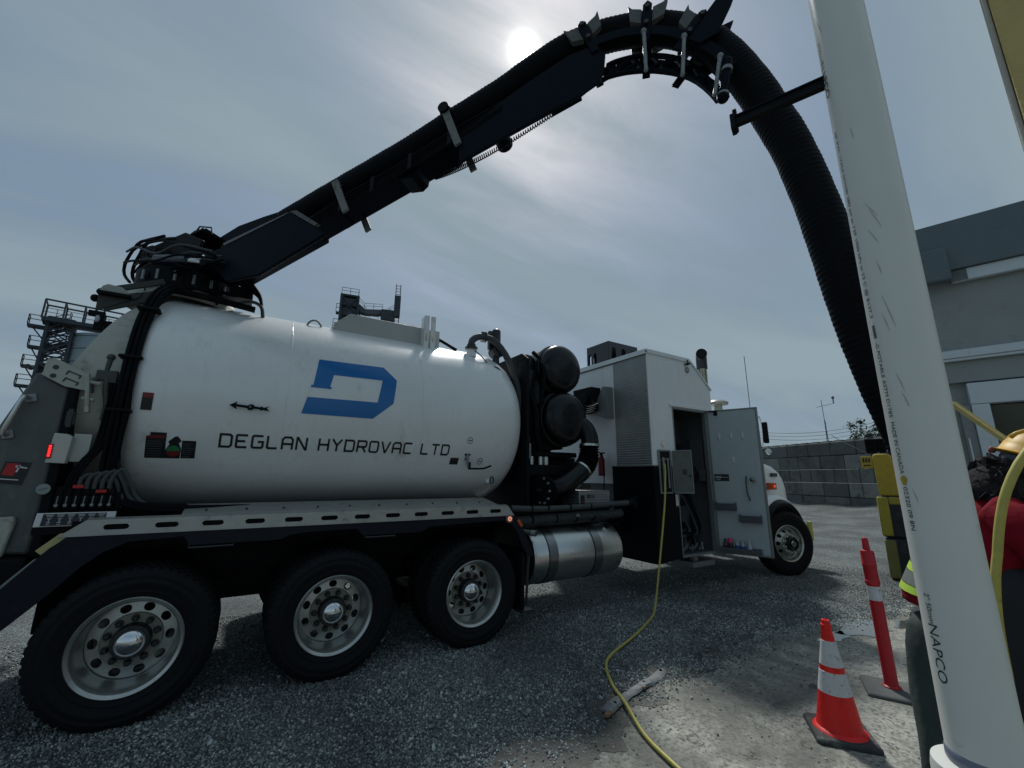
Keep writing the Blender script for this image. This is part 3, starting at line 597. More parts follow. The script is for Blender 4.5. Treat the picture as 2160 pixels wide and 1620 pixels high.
# drain valve with lever
g = G(); yy = surf(2.22,1.86)[1]
g.cyl((2.22,yy+.02,1.9),(2.22,yy-.05,1.9),.022,n=14); g.tube([(2.22,yy-.05,1.96),(2.22,yy-.055,1.90),(2.225,yy-.05,1.84),(2.24,yy-.05,1.79)], .016, 8); SUBT(g, 'drain_valve', GALV)
g = G(); g.box(2.19,2.255,yy-.06,yy-.04,1.935,1.955); g.box(2.232,2.255,yy-.075,yy-.05,1.775,1.86); g.tube([(2.24,yy-.065,1.785),(2.36,yy-.09,1.785),(2.42,yy-.1,1.79),(2.50,yy-.12,1.822)], .011, 8); SUBT(g, 'valve_lever', BLACKM)
g = G(); yy = surf(2.64,1.66)[1]; g.box(2.60,2.67,yy-.01,yy+.04,1.66,1.73); g.box(2.585,2.63,yy-.012,yy+.05,1.62,1.66); SUBT(g, 'hook_plate', WHITE, bevel=.004)
g = G(); g.tube([(2.66,yy-.02,1.70),(2.68,yy-.03,1.66),(2.67,yy-.03,1.62),(2.645,yy-.025,1.61),(2.635,yy-.02,1.64),(2.64,yy-.02,1.69)], .009, 8, close=True); SUBT(g, 'hook_ring', STEELD)
# roof of the tank: lid box, bracket, ring, dome, hoses
g = G(); g.prism([(.70,3.41),(.87,3.565),(2.0,3.565),(2.0,3.28),(.72,3.28)], 4.98, 5.95); SUBT(g, 'lid_box', mat('lid_grey_white',(.46,.48,.46),.45,var=.06,dirt=(.33,.34,.31),dscale=5,dthr=.58), bevel=.008)
g = G(); g.tube([(.5+.075*math.cos(a), 4.98, 3.30+.10*math.sin(a)) for a in np.linspace(-.2, math.pi+.2, 18)], .011, 8); SUBT(g, 'lifting_ring', GALV)
g = G(); g.sphere((1.86,5.75,3.52),.26,24,10,(1,1,.85),0,.5); g.cyl((1.86,5.75,3.2),(1.86,5.75,3.525),.27,n=24); SUBT(g, 'manhole_dome', WHITE)
g = G(); g.tube([(1.66,5.7,3.72),(1.66,5.7,3.83),(1.72,5.7,3.8),(1.76,5.7,3.73)], .012, 6); SUBT(g, 'dome_handle', WHITE)
g = G(); g.tube([(1.35,5.5,3.62),(1.6,5.45,3.70),(1.85,5.35,3.68),(2.1,5.2,3.52),(2.25,5.0,3.36)], .022, 8, .05); g.tube([(1.75,5.35,3.58),(1.85,5.32,3.65),(1.98,5.3,3.63),(2.1,5.25,3.5)], .02, 8, .05); SUBT(g, 'roof_hose', HOSEB)
g = G(); g.tube([(1.98,5.55,3.62),(2.0,5.5,3.75),(2.03,5.48,3.66)], .035, 8, .03); g.box(1.9,2.08,5.42,5.56,3.58,3.68); SUBT(g, 'roof_fitting', BLACKM)
g = G()
for x0 in (1.745,1.83):
    O_ = [(x0,3.14),(x0+.05,3.14),(x0+.05,3.72),(x0,3.70)]
    slotplate(g, [(x0, x0+.062, 3.16, 3.70, x0+.031, 3.42, .045, .017, True)], lambda u, w, d: (u, 4.86+d, w), .012)
g.prism([(1.70,3.10),(1.94,3.10),(1.93,3.2),(1.72,3.2)], 4.855, 4.95); g.box(1.744,1.756,4.873,4.98,3.1,3.69); g.box(1.882,1.893,4.873,4.98,3.1,3.69)
SUBT(g, 'upright_bracket', WHITE, smooth=30)
g = G(); g.cyl((2.43,4.9,3.26),(2.43,4.9,3.37),.07,.055,n=20); SUBT(g, 'outlet_neck', WHITE)
g = G(); g.cyl((2.43,4.9,3.37),(2.43,4.9,3.40),.085,n=20); g.cyl((2.43,4.9,3.40),(2.43,4.9,3.44),.06,n=16); SUBT(g, 'outlet_flange', STEELD)
g = G(); g.tube([(2.43,4.9,3.43),(2.44,4.9,3.50),(2.53,4.9,3.57),(2.66,4.9,3.58),(2.80,4.88,3.53),(2.98,4.86,3.32),(3.12,4.82,2.96),(3.19,4.80,2.56),(3.22,4.78,2.2)], .047, 14, .04); SUBT(g, 'vent_hose', HOSEG)
g = G(); g.cyl((2.6,4.9,3.52),(2.63,4.9,3.64),.055,n=4); SUBT(g, 'hose_clamp', STEELD)
g = G(); g.cyl((2.86,4.98,3.2),(2.86,4.98,3.62),.05,n=16); g.cyl((2.86,4.98,3.52),(2.86,4.98,3.72),.065,n=16); g.sphere((2.86,4.98,3.72),.065,16,8,(1,1,.8),0,.5); g.box(2.74,2.83,4.96,5.02,3.45,3.72); g.cyl((2.86,4.9,3.42),(2.86,5.05,3.42),.09,n=16); SUBT(g, 'relief_valve', STEELD, bevel=.005)
g = G(); lp = Vector((2.70,4.72,3.06)); ldir = Vector((-.35,-.85,-.25)).normalized(); g.lathe([(-.05,.03),(-.035,.06),(0,.072),(.012,.072),(.013,.06)], lp, ldir, 24, (True,False)); g.cyl(lp-Vector((.0,0,.05)), lp-Vector((0,-.06,.13)), .014, n=8); wl = SUBT(g, 'work_lamp', BLACKM)
g = G(); g.cyl(lp+ldir*.006, lp+ldir*.01, .06, n=24); SUBT(g, 'work_lamp_lens', LENS)
g = G(); g.tube([(2.46,4.86,3.35),(2.52,4.80,3.28),(2.6,4.74,3.16),(2.68,4.72,3.07)], .008, 6, .04); SUBT(g, 'lamp_cable', BLACKM)
# rear neck of the tank, sliced on the slant
def xr(z): return -.95-.30*min(1, max(0, (3.36-z)/.95))
g = G(); n = 96; m = 8; RN = .945; vs = []
for i in range(n):
    a = 2*math.pi*i/n; y, z = YC+RN*math.cos(a), ZK+RN*math.sin(a)
    for q in range(m+1): vs.append((-.86+(xr(z)+.86)*q/m, y, z))
fs = [(i*(m+1)+q, ((i+1) % n)*(m+1)+q, ((i+1) % n)*(m+1)+q+1, i*(m+1)+q+1) for i in range(n) for q in range(m)]+[tuple(i*(m+1)+m for i in range(n))]
g.add(vs, fs); SUBT(g, 'rear_neck', CREAM, smooth=40)
g = G(); g.prism([(-1.18,2.33),(-1.38,2.44),(-1.50,2.02),(-1.58,1.55),(-1.52,1.16),(-1.19,1.13)], 4.47, 2*YC-4.47); gate = TP(g, 'rear_door', GREYP, bevel=.025, seg=3)
g = G(); g.box(-1.185,-1.135,4.452,2*YC-4.452,1.12,2.36); build(g, 'door_seal', BLACKM, gate, bevel=.006)
g = G(); g.tube([(-1.375,4.46,2.235),(-1.39,4.41,2.235),(-1.40,4.41,2.21),(-1.447,4.41,1.99),(-1.45,4.42,1.965),(-1.44,4.46,1.96)], .014, 8); build(g, 'grab_bar', ALUP, gate)
for x, z in ((-1.37,2.235),(-1.44,1.962)): g = G(); g.obox((x,4.462,z),(.06,.012,.06),(1,0,.3),(0,1,0),(-.3,0,1)); build(g, 'grab_bar_foot', GALV, gate, bevel=.004)
g = G(); g.add([(-1.44,4.466,1.625),(-1.31,4.466,1.612),(-1.285,4.466,1.77),(-1.415,4.466,1.775)], [(0,1,2,3)]); build(g, 'hand_hazard_decal', INK, gate, smooth=None)
g = G(); g.add([(-1.42,4.464,1.68),(-1.36,4.464,1.675),(-1.345,4.464,1.76),(-1.405,4.464,1.763)], [(0,1,2,3)]); build(g, 'decal_red_field', RED, gate, smooth=None)
g = G(); g.add([(-1.355,4.463,1.70),(-1.345,4.463,1.70),(-1.335,4.463,1.75),(-1.345,4.463,1.75)], [(0,1,2,3)]); g.add([(-1.36,4.463,1.735),(-1.30,4.463,1.725),(-1.30,4.463,1.733),(-1.36,4.463,1.748)], [(0,1,2,3)]); g.add([(-1.42,4.463,1.65),(-1.33,4.463,1.643),(-1.33,4.463,1.65),(-1.42,4.463,1.657)], [(0,1,2,3)]); build(g, 'decal_print', WHITEV, gate, smooth=None)
g = G(); g.prism([(-1.5,1.10),(-1.31,1.13),(-1.285,1.36),(-1.30,1.40),(-1.54,1.38)], 4.43, 4.468); build(g, 'lower_bracket', CREAM, gate, bevel=.012)
# hinge plates
g = G()
def hp(u, w): # plate leaning with the door
    return (-1.285+u*.94+w*.12, 2.525-u*.38+w*.92)
def P2(pts): return [hp(*p) for p in pts]
for off in (0, .05):
    g.prism(P2([(-.04,-.14),(-.05,-.02),(-.02,.02),(.02,.02),(.22,-.0),(.23,-.13),(.1,-.16)]), 4.44+off, 4.452+off)
hin = TP(g, 'hinge_plate', CREAM, bevel=.003)
g = G(); pts = [hp(.015,-.045), hp(.02,-.115), hp(-.13,-.12)]
for (x, z) in pts: g = G(); g.cyl((x,4.436,z),(x,4.50,z),.017,n=14); build(g, 'hinge_pin', STEELD, hin)
g = G()
for u in (.09,.17):
    x, z = hp(.13,-.035 if u < .1 else -.095); U3 = Vector((.94,0,-.38)); W3 = Vector((.38,0,.94)); c3 = Vector((x,4.4375,z)); g.obox(c3,(.085,.004,.009),U3,(0,1,0),W3); g.obox(c3-U3*.038-W3*.015,(.009,.004,.03),U3,(0,1,0),W3); g.obox(c3+U3*.038-W3*.012,(.009,.004,.024),U3,(0,1,0),W3)
build(g, 'hinge_slot', STEELD, hin)
g = G(); x, z = hp(.235,-.05); g.obox((x,4.43,z-.09),(.022,.05,.30),(1,0,.15),(0,1,0),(-.15,0,1)); g.cyl((x-.01,4.44,z),(x+.06,4.44,z-.01),.014,n=8); g.cyl((x-.03,4.44,z-.13),(x+.04,4.44,z-.14),.014,n=8); build(g, 'hinge_bolt_bar', CREAM, hin)
# gate latch valve on the neck
g = G(); g.sphere((-1.005,4.53,2.62),.028,12,8); g.cyl((-1.005,4.53,2.6),(-1.01,4.52,2.48),.02,n=10); g.box(-1.06,-.95,4.48,4.56,2.42,2.5); g.tube([(-1.04,4.5,2.45),(-1.07,4.47,2.38),(-1.06,4.47,2.31)], .016, 8, .02); g.tube([(-.99,4.5,2.45),(-.985,4.47,2.35),(-.96,4.47,2.22),(-.965,4.48,2.1)], .02, 8, .03); g.box(-.975,-.93,4.46,4.5,2.40,2.50); TP(g, 'latch_valve', mat('dull_olive_steel', (.055,.06,.05), .55, var=.2), bevel=.004)
g = G(); g.box(-1.16,-1.11,4.43,4.46,2.05,2.15); g.box(-1.15,-1.12,4.42,4.435,2.03,2.17); TP(g, 'door_clasp', STEELD, bevel=.003)
# tail lamp box
g = G(); g.prism([(-1.205,1.77),(-1.10,1.765),(-1.09,1.96),(-1.12,1.98),(-1.19,1.985)], 4.40, 4.47); g.box(-1.1,-1.0,4.47,4.48,1.78,1.99); tl = TP(g, 'tail_lamp_box', mat('lamp_box_cream',(.5,.51,.46),.45,var=.06), bevel=.014, seg=3)
g = G(); g.box(-1.205,-1.178,4.394,4.401,1.80,1.905); build(g, 'lamp_slot', DKRED, tl)
g = G(); [g.sphere((-1.1915,4.3925,1.82+.017*q),.008,8,6) for q in range(5)]; build(g, 'led', LED, tl)
# valve bank with gauge, labels and hoses
g = G()
for q in range(7): x = -1.09+q*.047; g.box(x-.02,x+.02,4.40,4.50,1.44,1.53); g.cyl((x,4.395,1.47),(x,4.385,1.47),.016,n=10); g.cyl((x,4.43,1.53),(x,4.43,1.585),.013,n=8)
g.box(-1.12,-.76,4.44,4.5,1.42,1.6); vb = TP(g, 'valve_bank', BLACKM, bevel=.003)
g = G()
for q in range(7): x = -1.09+q*.047; g = G(); g.cyl((x,4.386,1.47),(x,4.376,1.47),.011,n=10); g.beam((x,4.38,1.47),(x+.004,4.37,1.535),.006); build(g, 'valve_lever', GALV, vb)
for x, z in ((-1.0,1.60),(-.87,1.565)): g = G(); g.box(x-.03,x+.03,4.40,4.43,z-.012,z+.012); build(g, 'red_valve_handle', RED, vb, bevel=.004)
g = G(); g.cyl((-1.18,4.41,1.584),(-1.18,4.45,1.584),.04,n=24); gg = TP(g, 'pressure_gauge', STEELD)
g = G(); g.cyl((-1.18,4.404,1.584),(-1.18,4.411,1.584),.037,n=24); build(g, 'gauge_face', mat('gauge_face', (.25,.29,.28), .15, coat=.4), gg)
g = G(); g.beam((-1.205,4.402,1.578),(-1.155,4.402,1.592),.003); build(g, 'gauge_needle', INK, gg)
g = G(); g.prism([(4.26,1.335),(4.285,1.425),(4.30,1.425),(4.30,1.335)], -1.15, -.74, 'yz'); lp_ = TP(g, 'control_label_plate', WHITEV, bevel=.004)
g = G(); g.prism([(4.2575,1.342),(4.2795,1.419),(4.283,1.419),(4.261,1.342)], -1.115, -.79, 'yz'); build(g, 'label_field', INK, lp_, smooth=None)
g = G()
for q in range(6):
    x = -1.10+q*.053
    def at(u, w): return (x+u, 4.2555+(w/.08)*.0225, 1.342+w)
    for (u0, w0, u1, w1) in ((.002,.066,.040,.072),(.006,.057,.036,.062),(.018,.022,.024,.048),(.010,.044,.032,.049),(.010,.018,.032,.023),(.012,.006,.030,.011)):
        g.add([at(u0,w0),at(u1,w0),at(u1,w1),at(u0,w1)], [(0,1,2,3)])
build(g, 'label_print', mat('pale_print', (.35,.36,.36), .5), lp_, smooth=None)
g = G(); g.box(-1.16,-.74,4.30,4.55,1.28,1.42); TP(g, 'valve_shelf', BLACKM)
# hydraulic hoses: bundle from the turret down behind the tank shoulder, then forward under it
for q in range(9):
    dx, dy = (q % 3)*.034-.03, (q//3)*.034-.03; j = [random.uniform(-.008,.008) for _ in range(8)]
    g = G(); g.tube([(-.30+dx,5.0+dy,3.52+dy*.5),(-.55+dx*.7,4.95+dy,3.50+dy*.5),(-.74+dx,4.88+dy,3.44+j[0]),(-.83+dx,4.72+dy,3.28),(-.865+dx+j[1],4.60+dy,3.0),(-.865+dx+j[2],4.46+dy,2.65),(-.865+dx+j[3],4.41+dy,2.3),(-.87+dx+j[4],4.43+dy,1.95),(-.87+dx+j[5],4.47+dy,1.70),(-.80+dx+j[6],4.50+dy,1.53),(-.66,4.47+dy,1.45+dx*.5),(-.3,4.48+dy,1.415+dx*.4),(.1,4.56+dy,1.41+dx*.4)], .016, 8, .08)
    TP(g, 'hydraulic_hose', HOSEB)
for q in range(5):
    g = G(); x = -1.0+q*.042; g.tube([(x,4.42,1.585),(x+.005,4.42,1.66),(x+.05,4.43,1.69+.01*q),(x+.11,4.44,1.64),(x+.16,4.46,1.52),(x+.25,4.47,1.44)], .0145, 8, .03); TP(g, 'control_hose', HOSEG)
for q in range(3):
    g = G(); x = -1.07+q*.02; g.tube([(x,4.42,1.6),(x+.01,4.42,1.68),(x+.06,4.42,1.80),(x+.10,4.43,1.88),(x+.115,4.45,2.05),(x+.12,4.47,2.4)], .012, 8, .04); TP(g, 'control_hose', HOSEB)
for (p, sx) in (((-.865,4.45,2.62),.075),((-.865,4.41,2.18),.075),((-.85,4.63,3.10),.08)):
    g = G(); g.box(p[0]-sx,p[0]+sx,p[1]-.06,p[1]+.06,p[2]-.014,p[2]+.014); TP(g, 'hose_strap', BLACKM, bevel=.01)
g = G(); g.box(-1.62,-1.17,4.36,6.54,.78,1.125); g.box(-1.2,-1.0,4.9,6.0,.5,.9); TP(g, 'rear_bumper', BLACKM, bevel=.01)
g = G(); g.box(-.95,2.66,5.05,5.85,1.26,1.46); TP(g, 'under_tank_fill', BLACKM)  # dark box added to close the bright see-through gap under the tank

# --- rear mast: beacon, camera and arm --------------------------------------
g = G(); g.beam((-.78,5.0,3.42),(-1.24,4.98,3.17),.05,.09); g.beam((-.85,5.0,3.52),(-1.28,4.98,3.30),.03,.05); g.prism([(-1.27,3.11),(-1.275,3.30),(-1.02,3.33),(-.98,3.36),(-1.0,3.30)], 4.95, 4.97); arm = TP(g, 'lamp_arm', mat('olive_black_steel', (.03,.033,.028), .55, var=.2))
g = G(); g.prism([(-1.27,3.29),(-1.255,3.345),(-1.22,3.372),(-1.12,3.36),(-1.07,3.32),(-1.06,3.295)], 4.92, 5.10); build(g, 'beacon_lens', mat('beacon_plastic', (.33,.34,.31), .3, trans=.0), arm, bevel=.012)
g = G(); g.box(-1.28,-1.05,4.90,5.12,3.265,3.295); g.sphere((-1.30,5.0,3.24),.035,10,8); build(g, 'beacon_base', BLACKM, arm, bevel=.005)
g = G(); g.box(-1.255,-1.195,4.92,5.0,2.93,3.09); g.box(-1.31,-1.20,4.94,4.98,3.06,3.11); g.obox((-1.16,4.97,2.96),(.05,.06,.14),(1,0,.1),(0,1,0),(-.1,0,1)); cm_ = build(g, 'rear_camera', BLACKM, arm, bevel=.006)
g = G(); g.sphere((-1.235,4.915,3.03),.026,14,8,(.7,.4,1.3)); build(g, 'camera_lens_hood', LENS, arm)
# --- boom turret --------------------------------------------------------
TX, TY = -.73, 5.45
g = G(); g.lathe([(3.38,.50),(3.44,.49),(3.50,.45),(3.52,.40)], (TX,TY,0), (0,0,1), 40); TP(g, 'turret_pedestal', CREAM)
g = G(); g.lathe([(3.50,.0),(3.50,.41),(3.56,.425),(3.70,.425),(3.72,.40),(3.72,0)], (TX,TY,0), (0,0,1), 40); tur = TP(g, 'turret_ring', BLACKM)
SUBR = lambda g, name, mats, **k: build(g, name, mats, tur, **k)
DV = Vector((.632,-.775,0)).normalized(); NV = Vector((-DV.y, DV.x, 0))   # boom heading and its left-hand normal
if NV.y < 0: NV = -NV
def B(s_, z, o=0.): p = Vector((TX,TY,0))+DV*s_-NV*o; return (p.x, p.y, z)      # o > 0 towards the viewer's left side of the boom
def nr_(pts, o): k = (2.88-o)/2.88; return [(4.685+k*(p[0]-4.685), CAM.z+k*(p[1]-CAM.z)) for p in pts]
for o in (-.24,.24): g = G(); g.add([B(*p,o+q) for q in (-.015,.015) for p in ((-.38,3.72),(.42,3.72),(.5,4.0),(.22,4.14),(-.3,4.06))], [(0,1,2,3,4),(9,8,7,6,5)]+[(i,5+i,5+(i+1) % 5,(i+1) % 5) for i in range(5)]); SUBR(g, 'turret_cheek', BLACKM, bevel=.01)
g = G(); g.box(TX-.3,TX+.25,TY-.2,TY+.25,3.72,3.98); SUBR(g, 'swing_motor', BLACKM, bevel=.02)
g = G(); e = nr_([(-.60,4.10),(-.06,4.01)],.34); g.cyl(B(*e[0],.34),B(*e[1],.34),.05,n=18); cy = SUBR(g, 'lift_cylinder', mat('cylinder_navy',(.014,.02,.045),.3,coat=.3))
g = G(); e = nr_([(-.06,4.0),(.16,3.945)],.34); g.cyl(B(*e[0],.34),B(*e[1],.34),.03,n=14); SUBR(g, 'cylinder_rod', CHROME)
g = G()
for q in range(8): a = -2.4+q*.35; g.cyl((TX+.43*math.cos(a),TY+.43*math.sin(a),3.56),(TX+.43*math.cos(a),TY+.43*math.sin(a),3.66),.014,n=8)
SUBR(g, 'grease_fitting', GALV)
def bpris_(poly, o0, o1):
    g = G(); n = len(poly); vs = [B(*p, o0) for p in poly]+[B(*p, o1) for p in poly]
    return g.add(vs, [tuple(range(n)), tuple(range(2*n-1, n-1, -1))]+[(i, n+i, n+(i+1) % n, (i+1) % n) for i in range(n)])
for q in range(12):
    s0 = random.uniform(-.46,-.34); o = random.uniform(-.22,.34); g = G(); bul = random.uniform(.04,.16)
    g.tube([B(random.uniform(-.1,.2),4.10+random.uniform(-.05,.06),o),B(-.34,4.13+random.uniform(-.05,.03),o),B(-.46-bul*.25,4.02,o*.95),B(-.50-bul*.3,3.86,o),B(-.48-bul*.15,3.74,o),B(-.38,3.64,o)], random.choice((.014,.017,.02)), 7, .05); SUBR(g, 'turret_hose', HOSEB)
for q in range(10):
    o = .30+random.uniform(-.06,.12); g = G(); z0 = random.uniform(3.7,3.95)
    g.tube([B(-.35,z0,o),B(-.1,z0+random.uniform(-.1,.1),o+.05),B(.2,z0+random.uniform(-.14,.05),o+.04),B(.5,z0+random.uniform(-.1,.0),o+.03),B(.8,3.72+random.uniform(-.06,.06),o-.08)], .011, 6, .06); SUBR(g, 'turret_hose', HOSEG if q % 4 == 0 else HOSEB)
for q in range(4):
    a = R(-130+q*42); g = G(); p = (TX+.42*math.cos(a), TY+.42*math.sin(a)); g.tube([(p[0],p[1],3.64),(p[0]*1.01,p[1]-.04,3.52),(p[0]+.02,p[1]-.10,3.40)], .011, 6, .03); SUBR(g, 'grease_line', BLACKM)
for q in range(22):
    s0, z0, o = random.uniform(-.52,.12), random.uniform(3.78,4.06), random.uniform(-.2,.22); a_, b_, c_ = random.uniform(.03,.10), random.uniform(.03,.09), random.uniform(.03,.08)
    SUBR(bpris_([(s0-a_,z0-b_),(s0+a_,z0-b_),(s0+a_,z0+b_),(s0-a_,z0+b_)], o-c_, o+c_), 'valve_body', BLACKM, bevel=.012)
g = G()
for q in range(16): s0 = -.50+q*.055; g.add([B(s0,4.05+q*.007,.2),B(s0+.05,4.05+q*.008,.2),B(s0+.05,4.12+q*.006+random.uniform(0,.03),.16),B(s0,4.12+q*.006,.16),B(s0,4.05+q*.007,-.1),B(s0+.05,4.05+q*.008,-.1),B(s0+.05,4.10+q*.006,-.1),B(s0,4.10+q*.006,-.1)], [(0,1,2,3),(4,7,6,5),(3,2,6,7),(0,4,5,1),(0,3,7,4),(1,5,6,2)])
SUBR(g, 'cable_carrier', BLACKM, smooth=None)
g = G(); g.tube([B(.12,4.18,.1),B(.22,4.27,.1),B(.3,4.2,.1)], .009, 6); g.tube([B(.2,4.17,.16),B(.24,4.27,.14),B(.36,4.26,.1),B(.38,4.18,.1)], .008, 6); SUBR(g, 'guard_rod', BLACKM)
g = G()
for q in range(5): g.tube([(-.30+q*.02,5.05,3.68),(-.18,5.0-q*.015,3.62+q*.02),(-.06,4.97,3.53+q*.01),(-.02,4.96,3.42)], .013, 6, .04)
g.box(-.33,-.12,4.98,5.2,3.50,3.62); SUBR(g, 'swing_fitting', BLACKM)
g = G(); g.tube([(-.24,4.96,3.42),(-.12,4.96,3.47),(-.03,4.95,3.43),(0,4.94,3.30)], .018, 8, .03); SUBR(g, 'breather_pipe', HOSEG)
g = G()
for q in range(3): g.tube([(-.85,4.92-q*.03,3.42),(-.55,4.93-q*.03,3.41),(-.25,4.93-q*.03,3.385),(-.08,4.94-q*.03,3.37)], .024, 8, .05)
SUBR(g, 'turret_supply_line', HOSEB)
# --- boom ------------------------------------------------------------------
def bpris(poly, o0, o1, g=None):
    g = g or G(); n = len(poly); vs = [B(*p, o0) for p in poly]+[B(*p, o1) for p in poly]
    return g.add(vs, [tuple(range(n)), tuple(range(2*n-1, n-1, -1))]+[(i, n+i, n+(i+1) % n, (i+1) % n) for i in range(n)])
PDIST = (Vector((TX,TY,0))-Vector((CAM.x,CAM.y,0))).dot(NV); SCAM = (Vector((CAM.x,CAM.y,0))-Vector((TX,TY,0))).dot(DV)
def nr(pts, o):     # section given on the boom's middle plane -> its place on the plate that stands o nearer
    k = (PDIST-o)/PDIST; return [(SCAM+k*(p[0]-SCAM), CAM.z+k*(p[1]-CAM.z)) for p in pts]
BW = .13
boom = TP(bpris(nr([(.42,4.05),(1.45,4.17),(2.354,4.43),(3.14,4.735),(3.89,5.03),(4.40,5.13)],BW)+nr([(4.45,4.83),(4.30,4.735),(2.95,4.28),(1.86,3.90),(1.35,3.72),(.95,3.58),(.5,3.66)],-BW), -BW, BW), 'boom', BOOM, bevel=.01)
SUBB = lambda g, name, mats, **k: build(g, name, mats, boom, **k)
ck = nr([(.40,4.11),(1.314,4.315),(1.66,4.08),(1.80,3.97),(1.0,3.66),(.55,3.66),(.34,3.86)],.2); g = bpris(ck, .165, .2); SUBB(g, 'boom_cheek', BOOM, bevel=.01)
g = bpris(nr([(.16,4.06),(.33,4.15),(.66,4.265),(1.0,4.305),(1.34,4.33),(1.66,4.09),(1.5,4.03),(.55,3.76),(.3,3.9)],-.2), -.2, -.165); SUBB(g, 'boom_cheek', BOOM, bevel=.01)
SUBB(bpris(nr([(.43,4.115),(1.30,4.31),(1.26,4.285),(.46,4.085)],.2), .201, .206), 'boom_cheek_trim', mat('grey_edge', (.10,.115,.12), .35), bevel=.001)
SUBB(bpris(nr([(1.314,4.315),(1.66,4.08),(1.70,4.10),(1.40,4.31)],.2), .17, .206), 'boom_cheek_lip', BRKT, bevel=.002)
g = bpris(nr([(.92,3.552),(1.855,3.868),(1.845,3.935),(.9,3.63)],-.15), -.16, .16); SUBB(g, 'boom_lower_sleeve', BOOM, bevel=.006)
for s_, z, w in ((2.13,4.035,.07),(2.91,4.262,.17),(3.24,4.41,.05)):
    SUBB(bpris(nr([(s_-w,z-.062),(s_-.05,z-.075),(s_,z-.035),(s_+.01,z+.03),(s_-w-.03,z-.02)] if w > .1 else [(s_-w,z-.062),(s_,z-.035),(s_+.005,z+.03),(s_-w,z)],-.1), -.1, .1), 'wear_pad', BOOM)
SUBB(bpris(nr([(4.03,4.69),(4.05,4.615),(4.30,4.70),(4.29,4.76)],-.14), -.14, .14), 'boom_end_shoe', BOOM, bevel=.004)
SUBB(bpris(nr([(3.20,4.66),(3.6,4.93),(3.89,5.07),(4.2,5.20),(4.42,5.22),(4.50,5.10),(4.48,4.92),(4.43,4.83),(4.29,4.76),(4.03,4.69),(3.5,4.50),(3.2,4.40)],.15), .132, .15), 'boom_end_plate', BOOM, bevel=.004)
g = G(); g.cyl(B(3.60,4.55,-.1),B(3.60,4.55,.13),.07,n=20); SUBB(g, 'pulley', BOOM)
# coil of cable strung below the boom
pts = []; nturn = 62
for q in range(nturn*10): t = q/(nturn*10-1); tt = t**1.25; s_ = 2.97+1.08*tt; zc = 4.315+.325*(s_-2.97)/1.08-.06*math.sin(math.pi*t)*.9; rr = .022*(1-.45*t); a = 2*math.pi*nturn*t; pts.append(B(s_, zc+rr*math.cos(a), .0+rr*math.sin(a)))
g = G(); g.tube(pts, .005, 5); SUBB(g, 'coiled_cable', BLACKM)
for q in range(5):
    g = G(); z0 = -.02-.03*q; pts = [B(*nr([(1.6+.4*k, 4.20+.372*(.4*k)+z0+.012*math.sin(k*2.1+q))],.14)[0], .142+.006*math.sin(k+q)) for k in range(6)]; g.tube(pts, .011, 6, .08); SUBB(g, 'boom_hose_line', HOSEB)
for s_ in (1.95,2.3,2.7,3.1):
    g = G(); z = 4.17+.372*(s_-1.6); bpris(nr([(s_-.02,z-.12),(s_+.02,z-.10),(s_+.02,z+.05),(s_-.02,z+.04)],.15), .132, .16, g); SUBB(g, 'line_clip', BLACKM)
# hose supports on the boom
for (s0, z0, s1, z1, rnd) in ((3.03,5.02,3.185,4.60,True),(1.84,4.545,2.012,4.175,False)):
    g = G(); d = Vector((s1-s0, z1-z0)).normalized(); nn = Vector((d.y,-d.x))*.035
    P_ = [(s0+nn.x,z0+nn.y),(s1+nn.x,z1+nn.y),(s1-nn.x,z1-nn.y),(s0-nn.x,z0-nn.y)]; P_ = nr(P_,.17); s0, z0 = nr([(s0,z0)],.17)[0]; bpris(P_, .15, .175, g); bpris(P_, -.175, -.15, g); SUBB(g, 'hose_support', mat('pale_worn_steel',(.17,.175,.165),.6,var=.25,vscale=16,dirt=(.04,.042,.04),dscale=14,dthr=.52), bevel=.004)
    g = G()
    if rnd: g.cyl(B(s0,z0,-.15),B(s0,z0,.149),.055,n=18); g.cyl(B(s0,z0,.176),B(s0,z0,.2),.05,n=18); SUBB(g, 'support_roller', BLACKM)
    else: g.cyl(B(s0,z0,-.15),B(s0,z0,.149),.03,n=8); SUBB(g, 'support_bar', BRKT)
# curved lattice arch at the boom tip
arc_u = [(4.456,4.837),(4.514,4.863),(4.651,4.857),(4.804,4.82),(4.93,4.766),(5.054,4.691),(5.153,4.595),(5.233,4.47),(5.276,4.377)]
arc_o = [(4.507,4.97),(4.564,4.987),(4.694,4.986),(4.812,4.96),(4.94,4.908),(5.064,4.825),(5.176,4.682),(5.26,4.524),(5.309,4.403)]
g = G()
for A in (arc_u, arc_o):
    sp = [B(p[0],p[1],0) for p in spline([(a,b,0) for a,b in A], .05)]
    for p, q in zip(sp[:-1], sp[1:]): g.beam(p, q, .034, .022)
SUBB(g, 'arch_chord', BOOM, smooth=None)
U_ = spline([(a,b,0) for a,b in arc_u], .02); O_ = spline([(a,b,0) for a,b in arc_o], .02); nb_ = 6
for i in range(nb_):
    f = lambda A, t: A[min(len(A)-1, int(t*(len(A)-1)))]
    a_, b_ = i/nb_, (i+1)/nb_
    for (p, q) in ((f(U_,a_), f(O_,b_)), (f(O_,a_), f(U_,b_))): g = G(); g.beam(B(p[0],p[1],.0), B(q[0],q[1],.0), .03, .018); SUBB(g, 'arch_brace', BOOM, smooth=None)
sad = [(4.361,5.243),(4.456,5.255),(4.633,5.258),(4.816,5.213),(4.989,5.133),(5.123,5.024),(5.243,4.90),(5.319,4.796),(5.388,4.649)]
